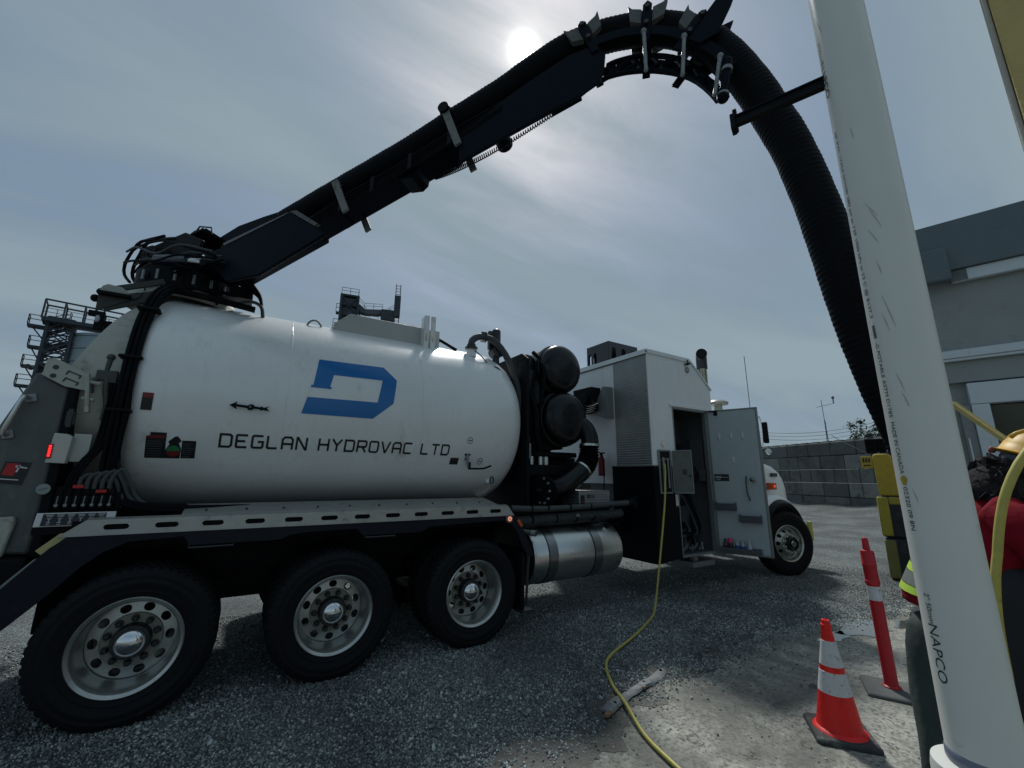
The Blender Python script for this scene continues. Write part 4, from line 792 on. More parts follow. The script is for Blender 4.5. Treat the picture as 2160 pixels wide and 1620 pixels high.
for o in (-.14,.14):
    g = G(); sp = spline([(*q,0) for q in nr(sad,.14)], .05)
    for p, q in zip(sp[:-1], sp[1:]): g.beam(B(p[0],p[1],o), B(q[0],q[1],o), .012, .075)
    SUBB(g, 'arch_side_plate', BOOM, smooth=None)
def both(pl, g): pl = nr(pl, .16); bpris(pl, .147, .165, g); bpris(pl, -.165, -.147, g); return g
for (s_, z, a, up_) in ((4.33,5.44,108,.08),(4.845,5.405,84,.10),(5.22,5.17,52,.08)):
    d = Vector((math.cos(R(a)), math.sin(R(a)))); t = Vector((d.y,-d.x)); c = Vector((s_,z))
    def q_(u, w): p = c+t*u+d*w; return (p.x,p.y)
    pl = nr([q_(-.032,-.30),q_(.032,-.30),q_(.036,up_*.6),q_(.0,up_),q_(-.036,up_*.6)],.16); SUBB(bpris(pl,.147,.165), 'roller_arm', BOOM, bevel=.004); SUBB(bpris(pl,-.165,-.147), 'roller_arm', BOOM, bevel=.004)
    for sg in (-1,1):
        g = G(); bpris(nr([q_(sg*.04,-.12),q_(sg*.13,-.08),q_(sg*.155,.085),q_(sg*.12,.045),q_(sg*.045,.02)],.14), .10, .145, g); SUBB(g, 'hose_cradle', BRKT, bevel=.003)
        g = G(); bpris(nr([q_(sg*.04,-.12),q_(sg*.13,-.08),q_(sg*.155,.085),q_(sg*.12,.045),q_(sg*.045,.02)],.14), -.145, -.10, g); SUBB(g, 'hose_cradle', BRKT, bevel=.003)
    for w_ in (.03,-.13):
        e = nr([q_(0,w_)],.16)[0]; g = G(); g.cyl(B(*e,.16),B(*e,.182),.017,n=12); SUBB(g, 'roller_pin', STEELD)
for (s0,z0,s1,z1) in ((4.808,5.20,4.804,4.825),(5.097,5.035,5.061,4.69),(5.325,4.76,5.262,4.44)):
    (s0,z0),(s1,z1) = nr([(s0,z0),(s1,z1)],.17); g = G(); g.cyl(B(s0,z0,.175),B(s1,z1,.175),.014,n=10); g.sphere(B(s0,z0,.175),.022,10,6); g.sphere(B(s1,z1,.175),.017,10,6); SUBB(g, 'arch_link', GALV)
e = nr([(5.373,4.70),(5.312,4.40)],.17); A_, B_ = Vector(B(*e[0],.17)), Vector(B(*e[1],.17)); g = G(); g.cyl(A_,B_,.03,n=14); g.sphere(B_,.04,12,8); g.sphere(A_,.03,12,8); SUBB(g, 'tip_cylinder', BOOM)
for t in (.2,.9): g = G(); c = A_.lerp(B_,t); g.cyl(c,c+(B_-A_).normalized()*.025,.037,n=14); SUBB(g, 'tip_cylinder_collar', GALV)
pl = nr([(5.10,5.02),(5.28,5.22),(5.44,5.42),(5.53,5.44),(5.44,5.20),(5.33,4.98),(5.2,4.93)],.16); SUBB(bpris(pl,.147,.165), 'tip_guide', BOOM, bevel=.005); SUBB(bpris(pl,-.165,-.147), 'tip_guide', BOOM, bevel=.005)
# big corrugated suction hose, along the boom, over the arch and down
hp_ = [(1.30,4.19),(1.8,4.355),(2.35,4.535),(2.76,4.675),(3.14,4.825),(3.6,4.995),(3.89,5.135),(4.18,5.25),(4.45,5.275),(4.72,5.245),(4.95,5.165),(5.14,5.045),(5.28,4.89),(5.40,4.68),(5.51,4.42),(5.605,4.13),(5.685,3.86),(5.765,3.45),(5.815,3.10),(5.87,2.68),(5.935,2.30),(5.995,2.03),(6.045,1.83),(6.11,1.5),(6.16,1.0),(6.18,.4),(6.18,-.02)]
g = G(); g.tube([B(a,b,0) for a,b in hp_], lambda s_: .117+.0015*math.sin(s_*3.1)+(.0042+.0009*math.sin(s_*17)+.0007*math.sin(s_*41))*abs(math.sin(s_*math.pi/.034)), 30, .0085); SUBB(g, 'suction_hose', HOSEB, smooth=70)

# --- fuel tank, pipes, steps ---------------------------------------------
FY, FZ, FR = 4.57, .755, .335
g = G(); g.lathe([(3.0,.0),(3.0,.29),(3.012,.32),(3.04,FR),(4.40,FR),(4.445,.325),(4.465,.30),(4.468,.0)], (0,FY,FZ), (1,0,0), 56); ft = TP(g, 'fuel_tank', ALUP, smooth=30)
for x0 in (3.22,3.95): 
    g = G(); g.lathe([(x0,FR-.005),(x0,FR+.006),(x0+.13,FR+.006),(x0+.13,FR-.005)], (0,FY,FZ), (1,0,0), 56); build(g, 'tank_strap', ALUB, ft, smooth=30)
    g = G(); g.lathe([(x0-.012,FR-.005),(x0-.012,FR+.008),(x0,FR+.008),(x0,FR-.005)], (0,FY,FZ), (1,0,0), 56); build(g, 'strap_edge', STEELD, ft, smooth=30)
g = G(); g.cyl((4.28,FY-.17,FZ+.25),(4.28,FY-.20,FZ+.295),.055,n=20); build(g, 'filler_neck', ALUP, ft); g = G(); g.cyl((4.28,FY-.20,FZ+.295),(4.28,FY-.215,FZ+.32),.038,n=16); build(g, 'fuel_cap', BLACKM, ft)
g = G(); g.tube([(2.72,4.32,1.335),(3.2,4.33,1.315),(3.8,4.33,1.322),(4.4,4.32,1.345),(4.72,4.31,1.352)], .036, 12, .15); pp = TP(g, 'discharge_pipe', HOSEG)
g = G(); g.cyl((4.66,4.31,1.35),(4.76,4.31,1.353),.055,n=16); g.box(4.74,4.80,4.27,4.36,1.28,1.42); g.cyl((4.77,4.28,1.40),(4.77,4.24,1.44),.016,n=10); build(g, 'pipe_coupling', BLACKM, pp, bevel=.005)
for x in (3.0,3.25,3.6,3.95,4.3): g = G(); g.cyl((x,4.325,1.325),(x+.016,4.325,1.325),.04,n=14); build(g, 'cable_tie', BLACKM, pp)
g = G(); g.tube([(2.85,4.42,1.17),(3.2,4.40,1.185),(3.6,4.40,1.195),(4.0,4.40,1.205),(4.4,4.39,1.20),(4.6,4.40,1.21)], .055, 12, .12); g.tube([(2.9,4.47,1.14),(3.5,4.46,1.14),(4.1,4.45,1.15),(4.5,4.45,1.17)], .04, 10, .12); TP(g, 'wrapped_hose_bundle', mat('hose_sleeve', (.035,.04,.042), .75, var=.35, vscale=14, bump=.5, bscale=30))
for x in (3.05,3.42,3.75,4.05,4.36): g = G(); g.cyl((x,4.402,1.19),(x+.02,4.402,1.19),.061,n=14); TP(g, 'hose_tie', BLACKM)
g = G(); g.box(3.73,3.78,4.335,4.345,1.20,1.235); TP(g, 'hose_label', GALV, smooth=None)
g = G(); g.cyl((2.955,4.24,1.06),(2.985,4.19,1.055),.036,n=16); g.cyl((2.95,4.25,1.06),(2.9,4.4,1.07),.028,n=12); pv = TP(g, 'drain_coupling', GALV)
g = G(); g.cyl((2.984,4.191,1.055),(2.9855,4.1885,1.055),.022,n=14); build(g, 'coupling_bore', BLACKM, pv)
for q in range(2): g = G(); g.tube([(4.40+.03*q,4.34,1.15),(4.38+.06*q,4.32,1.0),(4.42+.06*q,4.33,.92),(4.47+.02*q,4.34,1.1)], .004, 5, .03); TP(g, 'loose_strap', BLACKM)
# --- blower bay: bulkhead, filter canisters, bellows ------------------------
g = G(); g.box(3.15,3.19,4.62,6.3,1.30,3.30); g.prism([(4.62,3.30),(4.75,3.40),(6.1,3.40),(6.3,3.30)], 3.15, 3.19, 'yz'); TP(g, 'bulkhead', BLACKM, bevel=.006)
g = G(); g.box(3.2,4.7,4.72,6.2,1.12,1.30); g.box(3.2,4.2,4.85,6.1,1.98,2.05); g.box(3.35,4.6,5.35,5.6,1.3,2.0); g.box(3.24,3.9,4.7,4.78,1.72,1.86); TP(g, 'blower_frame', BLACKM, bevel=.008)
for (cx, cz, y0, rr) in ((3.82,3.26,4.74,.36),(3.86,2.52,4.70,.385)):
    g = G(); dome = [(y0-.15*math.sin(a), rr*math.cos(a)**.55 if math.cos(a) > 0 else 0) for a in np.linspace(math.pi/2, 0, 12)]
    g.lathe(dome+[(y0+.03,rr),(y0+.035,rr+.014),(y0+.07,rr+.014),(y0+.075,rr),(5.9,rr)], (cx,0,cz), (0,1,0), 56, (False,True)); fc = TP(g, 'filter_canister', BLACK, smooth=50)
    g = G(); g.lathe([(y0+.072,rr+.002),(y0+.074,rr+.02),(y0+.10,rr+.02),(y0+.102,rr+.002)], (cx,0,cz), (0,1,0), 56); build(g, 'clamp_ring', STEELD, fc)
g = G(); g.cyl((3.32,4.88,3.26),(3.36,5.4,3.26),.17,n=28); g.box(3.2,3.5,4.8,5.6,2.7,3.2); g.cyl((3.32,4.86,3.26),(3.32,4.88,3.26),.18,n=28); TP(g, 'inlet_duct', BLACK, bevel=.01)
g = G(); g.box(3.2,3.75,4.85,5.7,2.05,2.75); g.box(3.3,4.08,5.0,5.95,2.1,3.35); TP(g, 'blower_housing', BLACKM, bevel=.03)
g = G(); g.box(3.30,4.15,4.98,5.95,1.31,1.97); g.cyl((3.75,4.80,1.62),(3.75,5.2,1.62),.2,n=24); TP(g, 'blower_unit', BLACKM, bevel=.03)
g = G(); g.tube([(3.28,4.78,2.9),(3.34,4.7,2.6),(3.36,4.7,2.3),(3.45,4.75,2.05)], .05, 12, .05); g.tube([(3.45,4.9,3.5),(3.5,4.72,3.3),(3.46,4.66,3.0),(3.42,4.68,2.7)], .03, 10, .05); TP(g, 'cooling_hose', HOSEB)
for x in (3.42,3.58,3.68): g = G(); g.cyl((x,4.92,1.86),(x,4.92,1.98),.045,n=16); TP(g, 'polished_spacer', ALUP)
# outlet: elbow from the lower canister, bellows, black pipe with bolted flange
g = G(); g.tube([(3.95,4.75,2.45),(4.14,4.66,2.44),(4.22,4.60,2.30),(4.225,4.58,2.12)], .128, 22, .03); TP(g, 'canister_elbow', BLACK)
bl = [(4.205,4.58,2.13),(4.195,4.575,2.0),(4.13,4.565,1.88),(4.02,4.555,1.79)]
g = G(); g.tube(bl, lambda s_: .132+.013*math.sin(s_*2*math.pi/.034), 26, .006, cap=False); TP(g, 'rubber_bellows', HOSEB, smooth=60)
g = G(); g.tube([(4.03,4.555,1.798),(3.92,4.555,1.72),(3.72,4.56,1.60),(3.58,4.62,1.54),(3.46,4.78,1.52)], .142, 24, .04); op = TP(g, 'outlet_pipe', BLACK, smooth=60)
g = G(); g.cyl((4.205,4.58,2.135),(4.206,4.58,2.165),.148,n=28); TP(g, 'hose_clamp', ALUP); g = G(); d = Vector((.11,.01,.09)).normalized(); c = Vector((4.025,4.555,1.793)); g.cyl(c-d*.014,c+d*.014,.152,n=28); TP(g, 'hose_clamp', ALUP)
g = G(); g.cyl((3.40,4.62,1.52),(3.44,4.64,1.53),.2,n=32); fl = TP(g, 'pipe_flange', BLACKM)
for q in range(10): a = 2*math.pi*q/10; g = G(); g.cyl((3.375,4.62+.165*math.cos(a),1.52+.165*math.sin(a)),(3.40,4.62+.165*math.cos(a),1.52+.165*math.sin(a)),.017,n=8); build(g, 'flange_bolt', GALV, fl)
g = G(); g.cyl((3.20,4.72,2.14),(3.20,4.72,2.24),.05,n=12); g.box(3.16,3.25,4.66,4.75,1.93,2.14); TP(g, 'vent_valve', GALV, bevel=.012)
PLATE = mat('diamond_plate', (.30,.32,.31), .42, metal=.8, var=.12, vscale=5)
def diamond(m, scale, strength):
    t = m.node_tree; n = t.nodes; l = t.links; b = n['Principled BSDF']; g_ = n.new('ShaderNodeNewGeometry'); sp = n.new('ShaderNodeSeparateXYZ'); l.new(g_.outputs['Position'], sp.inputs[0])
    def mm(op, a, c):
        q = n.new('ShaderNodeMath'); q.operation = op
        for i, v in enumerate((a, c)):
            if isinstance(v, (int, float)): q.inputs[i].default_value = v
            else: l.new(v, q.inputs[i])
        return q.outputs[0]
    h = mm('ADD', sp.outputs[0], sp.outputs[1]); u = mm('SINE', mm('MULTIPLY', mm('ADD', h, sp.outputs[2]), scale), 0); v = mm('SINE', mm('MULTIPLY', mm('SUBTRACT', h, sp.outputs[2]), scale), 0)
    hh = mm('POWER', mm('MAXIMUM', mm('MULTIPLY', u, v), 0), .7)
    bp = n.new('ShaderNodeBump'); bp.inputs['Strength'].default_value = strength; bp.inputs['Distance'].default_value = .007; l.new(hh, bp.inputs['Height']); l.new(bp.outputs[0], b.inputs['Normal'])
diamond(PLATE, 85, 1.0)
g = G(); g.box(3.86,4.42,4.42,4.80,1.315,1.52); tb = TP(g, 'tread_plate_box', PLATE, bevel=.006)
g = G(); g.box(3.88,3.95,4.416,4.4195,1.35,1.46); g.box(3.99,4.13,4.416,4.4195,1.42,1.465); build(g, 'box_label', INK, tb, smooth=None)
g = G(); g.add([(4.0,4.4145,1.455),(4.008,4.4145,1.455),(4.022,4.4145,1.432),(4.014,4.4145,1.43)],[(0,1,2,3)]); g.box(4.03,4.115,4.4145,4.4155,1.43,1.437); g.box(4.045,4.115,4.4145,4.4155,1.445,1.456); build(g, 'box_label_mark', mat('grey_print2', (.2,.2,.2), .5), tb, smooth=None)
g = G(); g.box(3.9,3.945,4.4145,4.4155,1.365,1.40); build(g, 'red_label', DKRED, tb, smooth=None)
# intake box on the rear wall of the equipment body
g = G(); g.box(4.82,5.06,5.17,5.62,2.78,3.20); g.cyl((4.81,5.3,3.0),(4.78,5.3,3.0),.09,n=16); TP(g, 'hydraulic_block', BLACKM, bevel=.02)
g = G(); g.prism([(5.0,3.18),(4.945,3.17),(4.955,2.64),(5.27,2.76)], 4.93, 4.95, 'yz'); g.box(4.94,5.098,4.93,4.945,2.64,3.17); TP(g, 'side_gusset', GALV, bevel=.003)
for q in range(4): g = G(); g.tube([(4.15+.05*q,4.75,2.78-.04*q),(4.35,4.74+.02*q,2.74-.03*q),(4.6,4.78,2.82-.03*q),(4.85,5.2,2.9+.03*q)], .015, 8, .05); TP(g, 'hydraulic_line', HOSEB)
g = G(); g.lathe([(1.72,.0),(1.72,.055),(1.99,.055),(2.03,.03),(2.05,.02),(2.05,0)], (5.02,5.18,0), (0,0,1), 18); fe = TP(g, 'fire_extinguisher', mat('extinguisher_red',(.16,.008,.012),.45))
g = G(); g.cyl((5.02,5.18,2.05),(5.02,5.18,2.10),.022,n=10); g.box(4.99,5.05,5.12,5.2,2.08,2.10); g.tube([(5.0,5.14,2.07),(4.99,5.10,1.95),(5.0,5.11,1.7),(5.01,5.14,1.45)], .01, 6, .04); build(g, 'extinguisher_head', BLACKM, fe)

# --- white equipment body -----------------------------------------------------
X0, X1, XD0, XD1 = 5.10, 6.69, 5.625, 6.50; Y1 = 2*YC-YN; ZR, ZL, ZS = 3.63, .53, 1.87
ebody = None
g = G(); T_ = .04
g.box(X0,XD0,YN,YN+T_,ZS,2.79); g.prism([(X0,2.79),(X1,2.79),(X1,3.17),(6.16,ZR),(X0,ZR)], YN, YN+T_); g.box(XD1,X1,YN,YN+T_,.57,2.79)    # near wall, left open at the doorway
g.box(X0,X0+T_,YN+T_,Y1-T_,1.6,ZR-.001); g.prism([(X0,.57),(X1,.57),(X1,3.17),(6.16,ZR),(X0,ZR)], Y1-T_, Y1)
g.box(X1-T_,X1-.001,YN+T_,Y1-T_,.57,3.16)
eb = TP(g, 'equipment_body', WHITEB, smooth=30)
SUBE = lambda g, name, mats, **k: build(g, name, mats, eb, **k)
g = G(); g.box(X0-.02,6.165,YN-.018,Y1+.018,ZR+.001,ZR+.03); g.box(X0-.02,X0-.002,YN-.018,Y1+.018,ZR-.045,ZR+.001); g.box(X0-.02,6.165,YN-.018,YN-.002,ZR-.03,ZR+.001); g.prism([(6.165,ZR+.001),(6.165,ZR+.03),(X1+.03,3.195),(X1+.015,3.17)], YN-.018, Y1+.018); SUBE(g, 'roof', WHITEB)
g = G(); g.box(X0-.022,X0-.002,YN+.0,Y1,ZR-.06,ZR-.048); SUBE(g, 'roof_seam', STEELD)
g = G(); g.box(X0-.008,X0-.001,YN+.015,4.90,ZS+.005,ZR-.075); SUBE(g, 'tread_plate_panel', PLATE)
g = G()
for z in np.linspace(ZS+.05,ZR-.1,7):
    for y in (YN+.03,4.885): g.cyl((X0-.012,y,z),(X0-.008,y,z),.007,n=8)
SUBE(g, 'panel_rivets', GALV)
g = G(); g.box(X0-.018,X0-.001,YN-.012,5.0,ZL-.02,ZS); g.prism([(X0-.018,ZL-.02),(XD0-.004,ZL+.03),(XD0-.004,ZS-.002),(X0-.018,ZS-.002)], YN-.012, YN-.001); g.prism([(X0,ZL),(XD0-.004,ZL+.04),(XD0-.004,ZS-.004),(X0,ZS-.004)], YN+.001, YN+.03); SUBE(g, 'black_skirt', mat('black_skirt', (.004,.005,.008), .45, var=.15, vscale=6, spec=.08), bevel=.006)
g = G(); g.box(X0-.021,XD0-.1,YN-.016,YN-.008,ZS-.004,ZS+.012); g.box(X0-.03,X0-.008,YN-.015,5.0,ZS-.004,ZS+.012); SUBE(g, 'skirt_trim', GALV)
g = G(); g.box(XD0-.06,XD1+.04,YN-.03,YN-.001,2.80,2.845); SUBE(g, 'door_header', WHITEB, bevel=.006)
g = G()
for (a, b, c, d) in ((XD0-.001,XD0+.02,.575,2.79),(XD1-.03,XD1+.001,.575,2.79),(XD0,XD1,2.765,2.791),(XD0,XD1,.555,.585)): g.box(a,b,YN-.008,YN+.06,c,d)
SUBE(g, 'door_frame', GALV, bevel=.003)
# room inside
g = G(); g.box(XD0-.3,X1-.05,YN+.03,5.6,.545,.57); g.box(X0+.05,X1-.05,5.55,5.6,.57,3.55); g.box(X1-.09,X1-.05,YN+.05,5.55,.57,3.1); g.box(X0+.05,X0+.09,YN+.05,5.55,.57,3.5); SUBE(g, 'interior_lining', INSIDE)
g = G(); g.box(5.75,6.5,4.65,5.5,2.25,2.72); g.box(6.38,6.6,4.9,5.3,1.9,2.1); SUBE(g, 'upper_cabinet', mat('interior_dark', (.03,.034,.04), .5, var=.2), bevel=.01)
g = G(); g.box(6.55,6.60,4.35,4.6,1.75,2.35); g.box(6.5,6.56,4.62,4.80,1.82,2.0); g.box(6.5,6.58,4.30,4.42,1.65,1.85); SUBE(g, 'control_box', mat('control_grey', (.11,.12,.125), .5), bevel=.008)
g = G(); g.box(5.85,6.35,4.55,5.2,.98,1.25); g.box(5.9,6.25,4.5,4.95,.57,.72); SUBE(g, 'pump_housing', mat('pump_grey', (.05,.055,.06), .4, var=.2), bevel=.02)
g = G(); g.cyl((6.2,4.8,1.45),(6.2,5.1,1.45),.13,n=18); g.box(6.05,6.14,4.6,4.75,1.3,1.55); SUBE(g, 'strainer', DKRED, bevel=.01)
for q in range(8):
    g = G(); x = 5.75+.09*q; g.tube([(x,4.45+.05*(q % 3),.60),(x+.12,4.40+.03*q,.74+.05*(q % 4)),(x+.25,4.5,.90-.05*(q % 2)),(x+.18,4.7,1.1+.06*q),(x+.02,4.8,1.3)], .018, 8, .05); SUBE(g, 'interior_hose', HOSEG if q % 2 else HOSEB)
for q in range(3): g = G(); g.tube([(6.52,4.5+.1*q,1.9),(6.5,4.45+.08*q,1.7),(6.35,4.5,1.58+.04*q),(6.1,4.55,1.6)], .01, 6, .05); SUBE(g, 'interior_cable', BLACKM)
g = G()
for q in range(9): g.beam((5.72+.08*q,4.3+.03*(q % 3),.59+.02*(q % 4)),(5.95+.06*q,4.42-.04*(q % 2),.63+.03*(q % 3)),.02)
SUBE(g, 'stored_tools', GALV)
# hatch with hose reel
g = G(); ht = [(5.22,1.50),(5.47,1.50),(5.47,2.09),(5.22,2.09)]
g.box(5.205,5.235,YN-.03,YN-.012,1.47,2.11); g.box(5.46,5.485,YN-.03,YN-.012,1.47,2.11); g.box(5.235,5.46,YN-.03,YN-.012,2.085,2.11); g.box(5.235,5.46,YN-.03,YN-.012,1.47,1.495); SUBE(g, 'hatch_frame', GALV, bevel=.004)
g = G(); g.box(5.235,5.46,YN-.018,YN-.0125,1.495,2.085); SUBE(g, 'hatch_recess', mat('pit_black',(.004,.004,.005),.9))
g = G(); g.cyl((5.30,YN-.03,1.52),(5.30,YN-.03,2.0),.02,n=10); g.cyl((5.40,YN-.03,1.55),(5.40,YN-.03,1.98),.016,n=10); g.cyl((5.26,YN-.028,1.96),(5.44,YN-.028,1.98),.012,n=8); SUBE(g, 'reel_guide', GALV)
g = G(); hd = Vector((.42,-.907,0)).normalized(); c = Vector((5.485,YN-.04,1.79))+hd*.145; g.obox(c,(.28,.02,.62),hd,(.907,.42,0),(0,0,1)); hdr = SUBE(g, 'hatch_door', mat('hatch_inner',(.13,.14,.125),.45,metal=.4,var=.15,vscale=10), bevel=.03, seg=3)
g = G(); nv = Vector((-.907,-.42,0)).normalized()
for (u, w, su, sw) in ((0,.305,.27,.018),(0,-.305,.27,.018),(-.135,0,.014,.6),(.135,0,.014,.6)): g.obox(c+nv*.016+hd*u+Vector((0,0,w)),(su,.012,sw),hd,nv,(0,0,1))
SUBE(g, 'hatch_door_rim', GALV, bevel=.004)
g = G(); g.obox(c+nv*.02+hd*.03,(.05,.03,.07),hd,nv,(0,0,1)); g.obox(c+nv*.022+hd*.10+Vector((0,0,-.06)),(.02,.02,.04),hd,nv,(0,0,1)); SUBE(g, 'hatch_latch', STEELD, bevel=.005)
g = G(); g.box(5.54,5.60,YN-.022,YN-.0125,1.29,1.46); SUBE(g, 'white_tab', WHITEV, bevel=.008)
g = G(); g.box(5.53,5.61,YN-.022,YN-.0125,1.265,1.295); SUBE(g, 'tab_latch', STEELD, bevel=.004)
g = G(); g.cyl((5.36,YN-.012,2.205),(5.36,YN-.0005,2.205),.062,n=6); g.cyl((5.36,YN-.018,2.205),(5.36,YN-.012,2.205),.045,n=20); SUBE(g, 'round_latch', CHROME, smooth=30)
g = G(); g.lathe([(0,.052),(-.012,.052),(-.018,.045),(-.012,.036),(-.004,.034),(-.004,0)], (6.09,YN,3.46), (0,1,0), 28); SUBE(g, 'corner_lamp', GALV); g = G(); g.cyl((6.09,YN-.012,3.46),(6.09,YN-.006,3.46),.032,n=20); SUBE(g, 'corner_lamp_lens', mat('peach_lens',(.5,.36,.3),.15))
g = G(); g.tube([(6.02,YN-.01,3.53),(6.06,YN-.04,3.56),(6.10,YN-.03,3.58),(6.09,YN-.03,3.63)], .010, 6, .02); g.cyl((6.06,YN-.03,3.55),(6.13,YN-.03,3.57),.018,n=8); SUBE(g, 'antenna_base', BLACKM)
# roof ventilator
g = G(); vx0, vx1, vy0, vy1, vz0, vz1 = 5.30, 6.05, 5.18, 5.75, 3.66, 4.09
hw = (vx1-vx0)/3
slotplate(g, [(vx0+hw*q, vx0+hw*(q+1), vz0, vz1, vx0+hw*(q+.5), vz0+.21, .085, .055, True) for q in range(3)], lambda u, w, d: (u, vy0+d, w), .006)
hw = (vy1-vy0)/4
slotplate(g, [(vy0+hw*q, vy0+hw*(q+1), vz0, vz1, vy0+hw*(q+.5), vz0+.17, .085, .042, True) for q in range(2,4)], lambda u, w, d: (vx0+d, u, w), .006)
g.box(vx0,vx0+.006,vy0+.006,vy0+hw*2,vz0,vz1-.001); g.box(vx1-.006,vx1,vy0+.006,vy1,vz0,vz1-.001); g.box(vx0,vx1,vy0,vy1,vz1,vz1+.008)
slotplate(g, [(vx0+.25*q, vx0+.25*(q+1), vz0, vz1-.001, vx0+.25*(q+.5), vz0+.17, .085, .05, True) for q in range(3)], lambda u, w, d: (u, vy1-.006+d, w), .006)
vt = SUBE(g, 'roof_ventilator', mat('vent_teal_black',(.02,.026,.03),.35,coat=.2), smooth=30)
g = G(); g.box(vx0-.05,vx1+.08,vy0-.06,vy1+.05,ZR+.0155,vz0); SUBE(g, 'ventilator_base', GALV, bevel=.006)
g = G(); g.lathe([(ZR+.015,.22),(ZR+.05,.22),(ZR+.07,.18),(ZR+.075,0)], (5.95,4.62,0), (0,0,1), 32); SUBE(g, 'roof_hatch', BLACKM)
# open door
H0 = Vector((XD1+.01,YN-.012,0)); hd = Vector((.75-.5+.0,-.71,0)).normalized(); nv = Vector((hd.y,-hd.x,0))
if nv.x > 0: nv = -nv          # inner face looks back along the truck
def Dp(u, z, o=0.): p = H0+hd*u+nv*o; return Vector((p.x,p.y,z))
DZ = Vector((0,0,1))
def dbox(g, u0, u1, z0, z1, o0, o1): return g.obox(Dp((u0+u1)/2,(z0+z1)/2,(o0+o1)/2),(u1-u0,abs(o1-o0),z1-z0),hd,nv,DZ)
g = dbox(G(),.0,.735,.565,2.80,-.045,-.008); dr = TP(g, 'equipment_door', WHITEB, bevel=.008)
SUBD = lambda g, name, mats, **k: build(g, name, mats, dr, **k)
g = dbox(G(),.02,.715,.585,2.78,-.008,.002); SUBD(g, 'door_liner', DOORI, bevel=.01)
g = G(); dbox(g,.715,.745,.56,2.805,-.05,.006); dbox(g,.0,.02,.56,2.805,-.05,.006); dbox(g,.0,.745,2.78,2.806,-.05,.006); dbox(g,.0,.745,.558,.585,-.05,.006); SUBD(g, 'door_edge_trim', mat('door_trim',(.19,.21,.2),.4,metal=.4), bevel=.004)
g = G(); dbox(g,-.012,.0,.6,2.76,-.03,.004); SUBD(g, 'door_hinge', GALV)
for u, z in ((.165,2.367),(.342,2.373),(.507,2.372),(.341,1.989)): g = G(); dbox(g,u-.012,u+.012,z-.05,z+.05,.002,.012); dbox(g,u-.006,u+.006,z-.05,z-.03,.012,.03); SUBD(g, 'coat_hook', WHITEV, bevel=.003)
g = G(); dbox(g,.035,.25,1.655,1.765,.002,.0045); dk = SUBD(g, 'door_decal', INK, smooth=None)
g = G(); dbox(g,.05,.14,1.70,1.735,.0045,.006); dbox(g,.055,.12,1.67,1.685,.0045,.006); dbox(g,.15,.235,1.71,1.72,.0045,.006); SUBD(g, 'door_decal_print', mat('print_grey3',(.3,.31,.3),.5), smooth=None)
g = G(); g.cyl(Dp(.585,1.683,.0),Dp(.585,1.683,.05),.018,n=12); g.sphere(Dp(.585,1.683,.065),.036,16,10); SUBD(g, 'door_knob', mat('worn_knob',(.2,.21,.18),.25,metal=.8))
g = G(); g.tube([Dp(.497,1.735,.01),Dp(.497,1.70,.04),Dp(.49,1.60,.05),Dp(.50,1.45,.05),Dp(.515,1.40,.04),Dp(.515,1.365,.01)], .009, 8, .03); SUBD(g, 'pull_handle', STEELD)
for (u0,z0,u1,z1) in ((.025,1.21,.32,1.335),(.35,1.045,.65,1.165)):
    g = G(); dbox(g,u0,u1,z0,z0+.012,.003,.08); dbox(g,u0,u1,z0+.012,z1-.02,.072,.08); dbox(g,u0,u0+.008,z0+.012,z1,.003,.072); dbox(g,u1-.008,u1,z0+.012,z1,.003,.072); SUBD(g, 'door_bin', mat('bin_grey',(.05,.058,.07),.45), bevel=.003)
g = G(); dbox(g,.04,.61,.60,.625,.003,.13); dbox(g,.04,.61,.625,.665,.122,.13); rk = SUBD(g, 'bottle_rack', mat('rack_grey',(.07,.08,.085),.5), bevel=.004)
g = G()
for u in (.51,.57): g.lathe([(.667,.036),(.669,.038),(.669,.044),(.667,.046)], (*Dp(u,0,.065)[:2],0), (0,0,1), 20)
dbox(g,.04,.61,.654,.664,.02,.03); dbox(g,.04,.61,.654,.664,.105,.115); SUBD(g, 'cup_ring', STEELD)
g = G(); g.obox(Dp(.10,2.79,.02),(.13,.03,.02),hd,nv,DZ); g.cyl(Dp(.14,2.77,.0),Dp(.14,2.72,.02),.03,n=10); SUBD(g, 'door_stay', BLACKM, bevel=.004)
g = G(); g.box(6.0,6.55,4.3,4.7,.36,.44); g.box(6.1,6.2,4.35,4.42,.44,.56); TP(g, 'cab_step', GALV, bevel=.006)
# --- cab, hood and front end -----------------------------------------------------
g = G(); g.prism([(6.74,.95),(8.05,.95),(8.05,1.9),(7.85,2.62),(7.7,2.72),(6.9,2.74),(6.74,2.66)], 4.42, Y1-.22); cb = TP(g, 'cab', WHITEB, bevel=.03, seg=3)
g = G(); g.prism([(7.15,1.95),(7.88,1.95),(7.75,2.52),(7.15,2.55)], 4.405, 4.42); build(g, 'side_window', GLASS, cb)
g = G(); g.add([(8.055,4.6,1.97),(8.055,6.3,1.97),(7.86,6.25,2.6),(7.86,4.65,2.6)],[(0,1,2,3)]); build(g, 'windscreen', GLASS, cb)
g = G(); g.box(7.1,7.95,4.40,4.418,1.0,1.9); build(g, 'cab_door', WHITEB, cb, bevel=.008)
g = G(); g.box(6.95,8.0,4.35,4.6,.45,.55); g.box(6.95,8.0,4.35,4.6,.75,.8); TP(g, 'running_board', ALU, bevel=.006)
rings = []
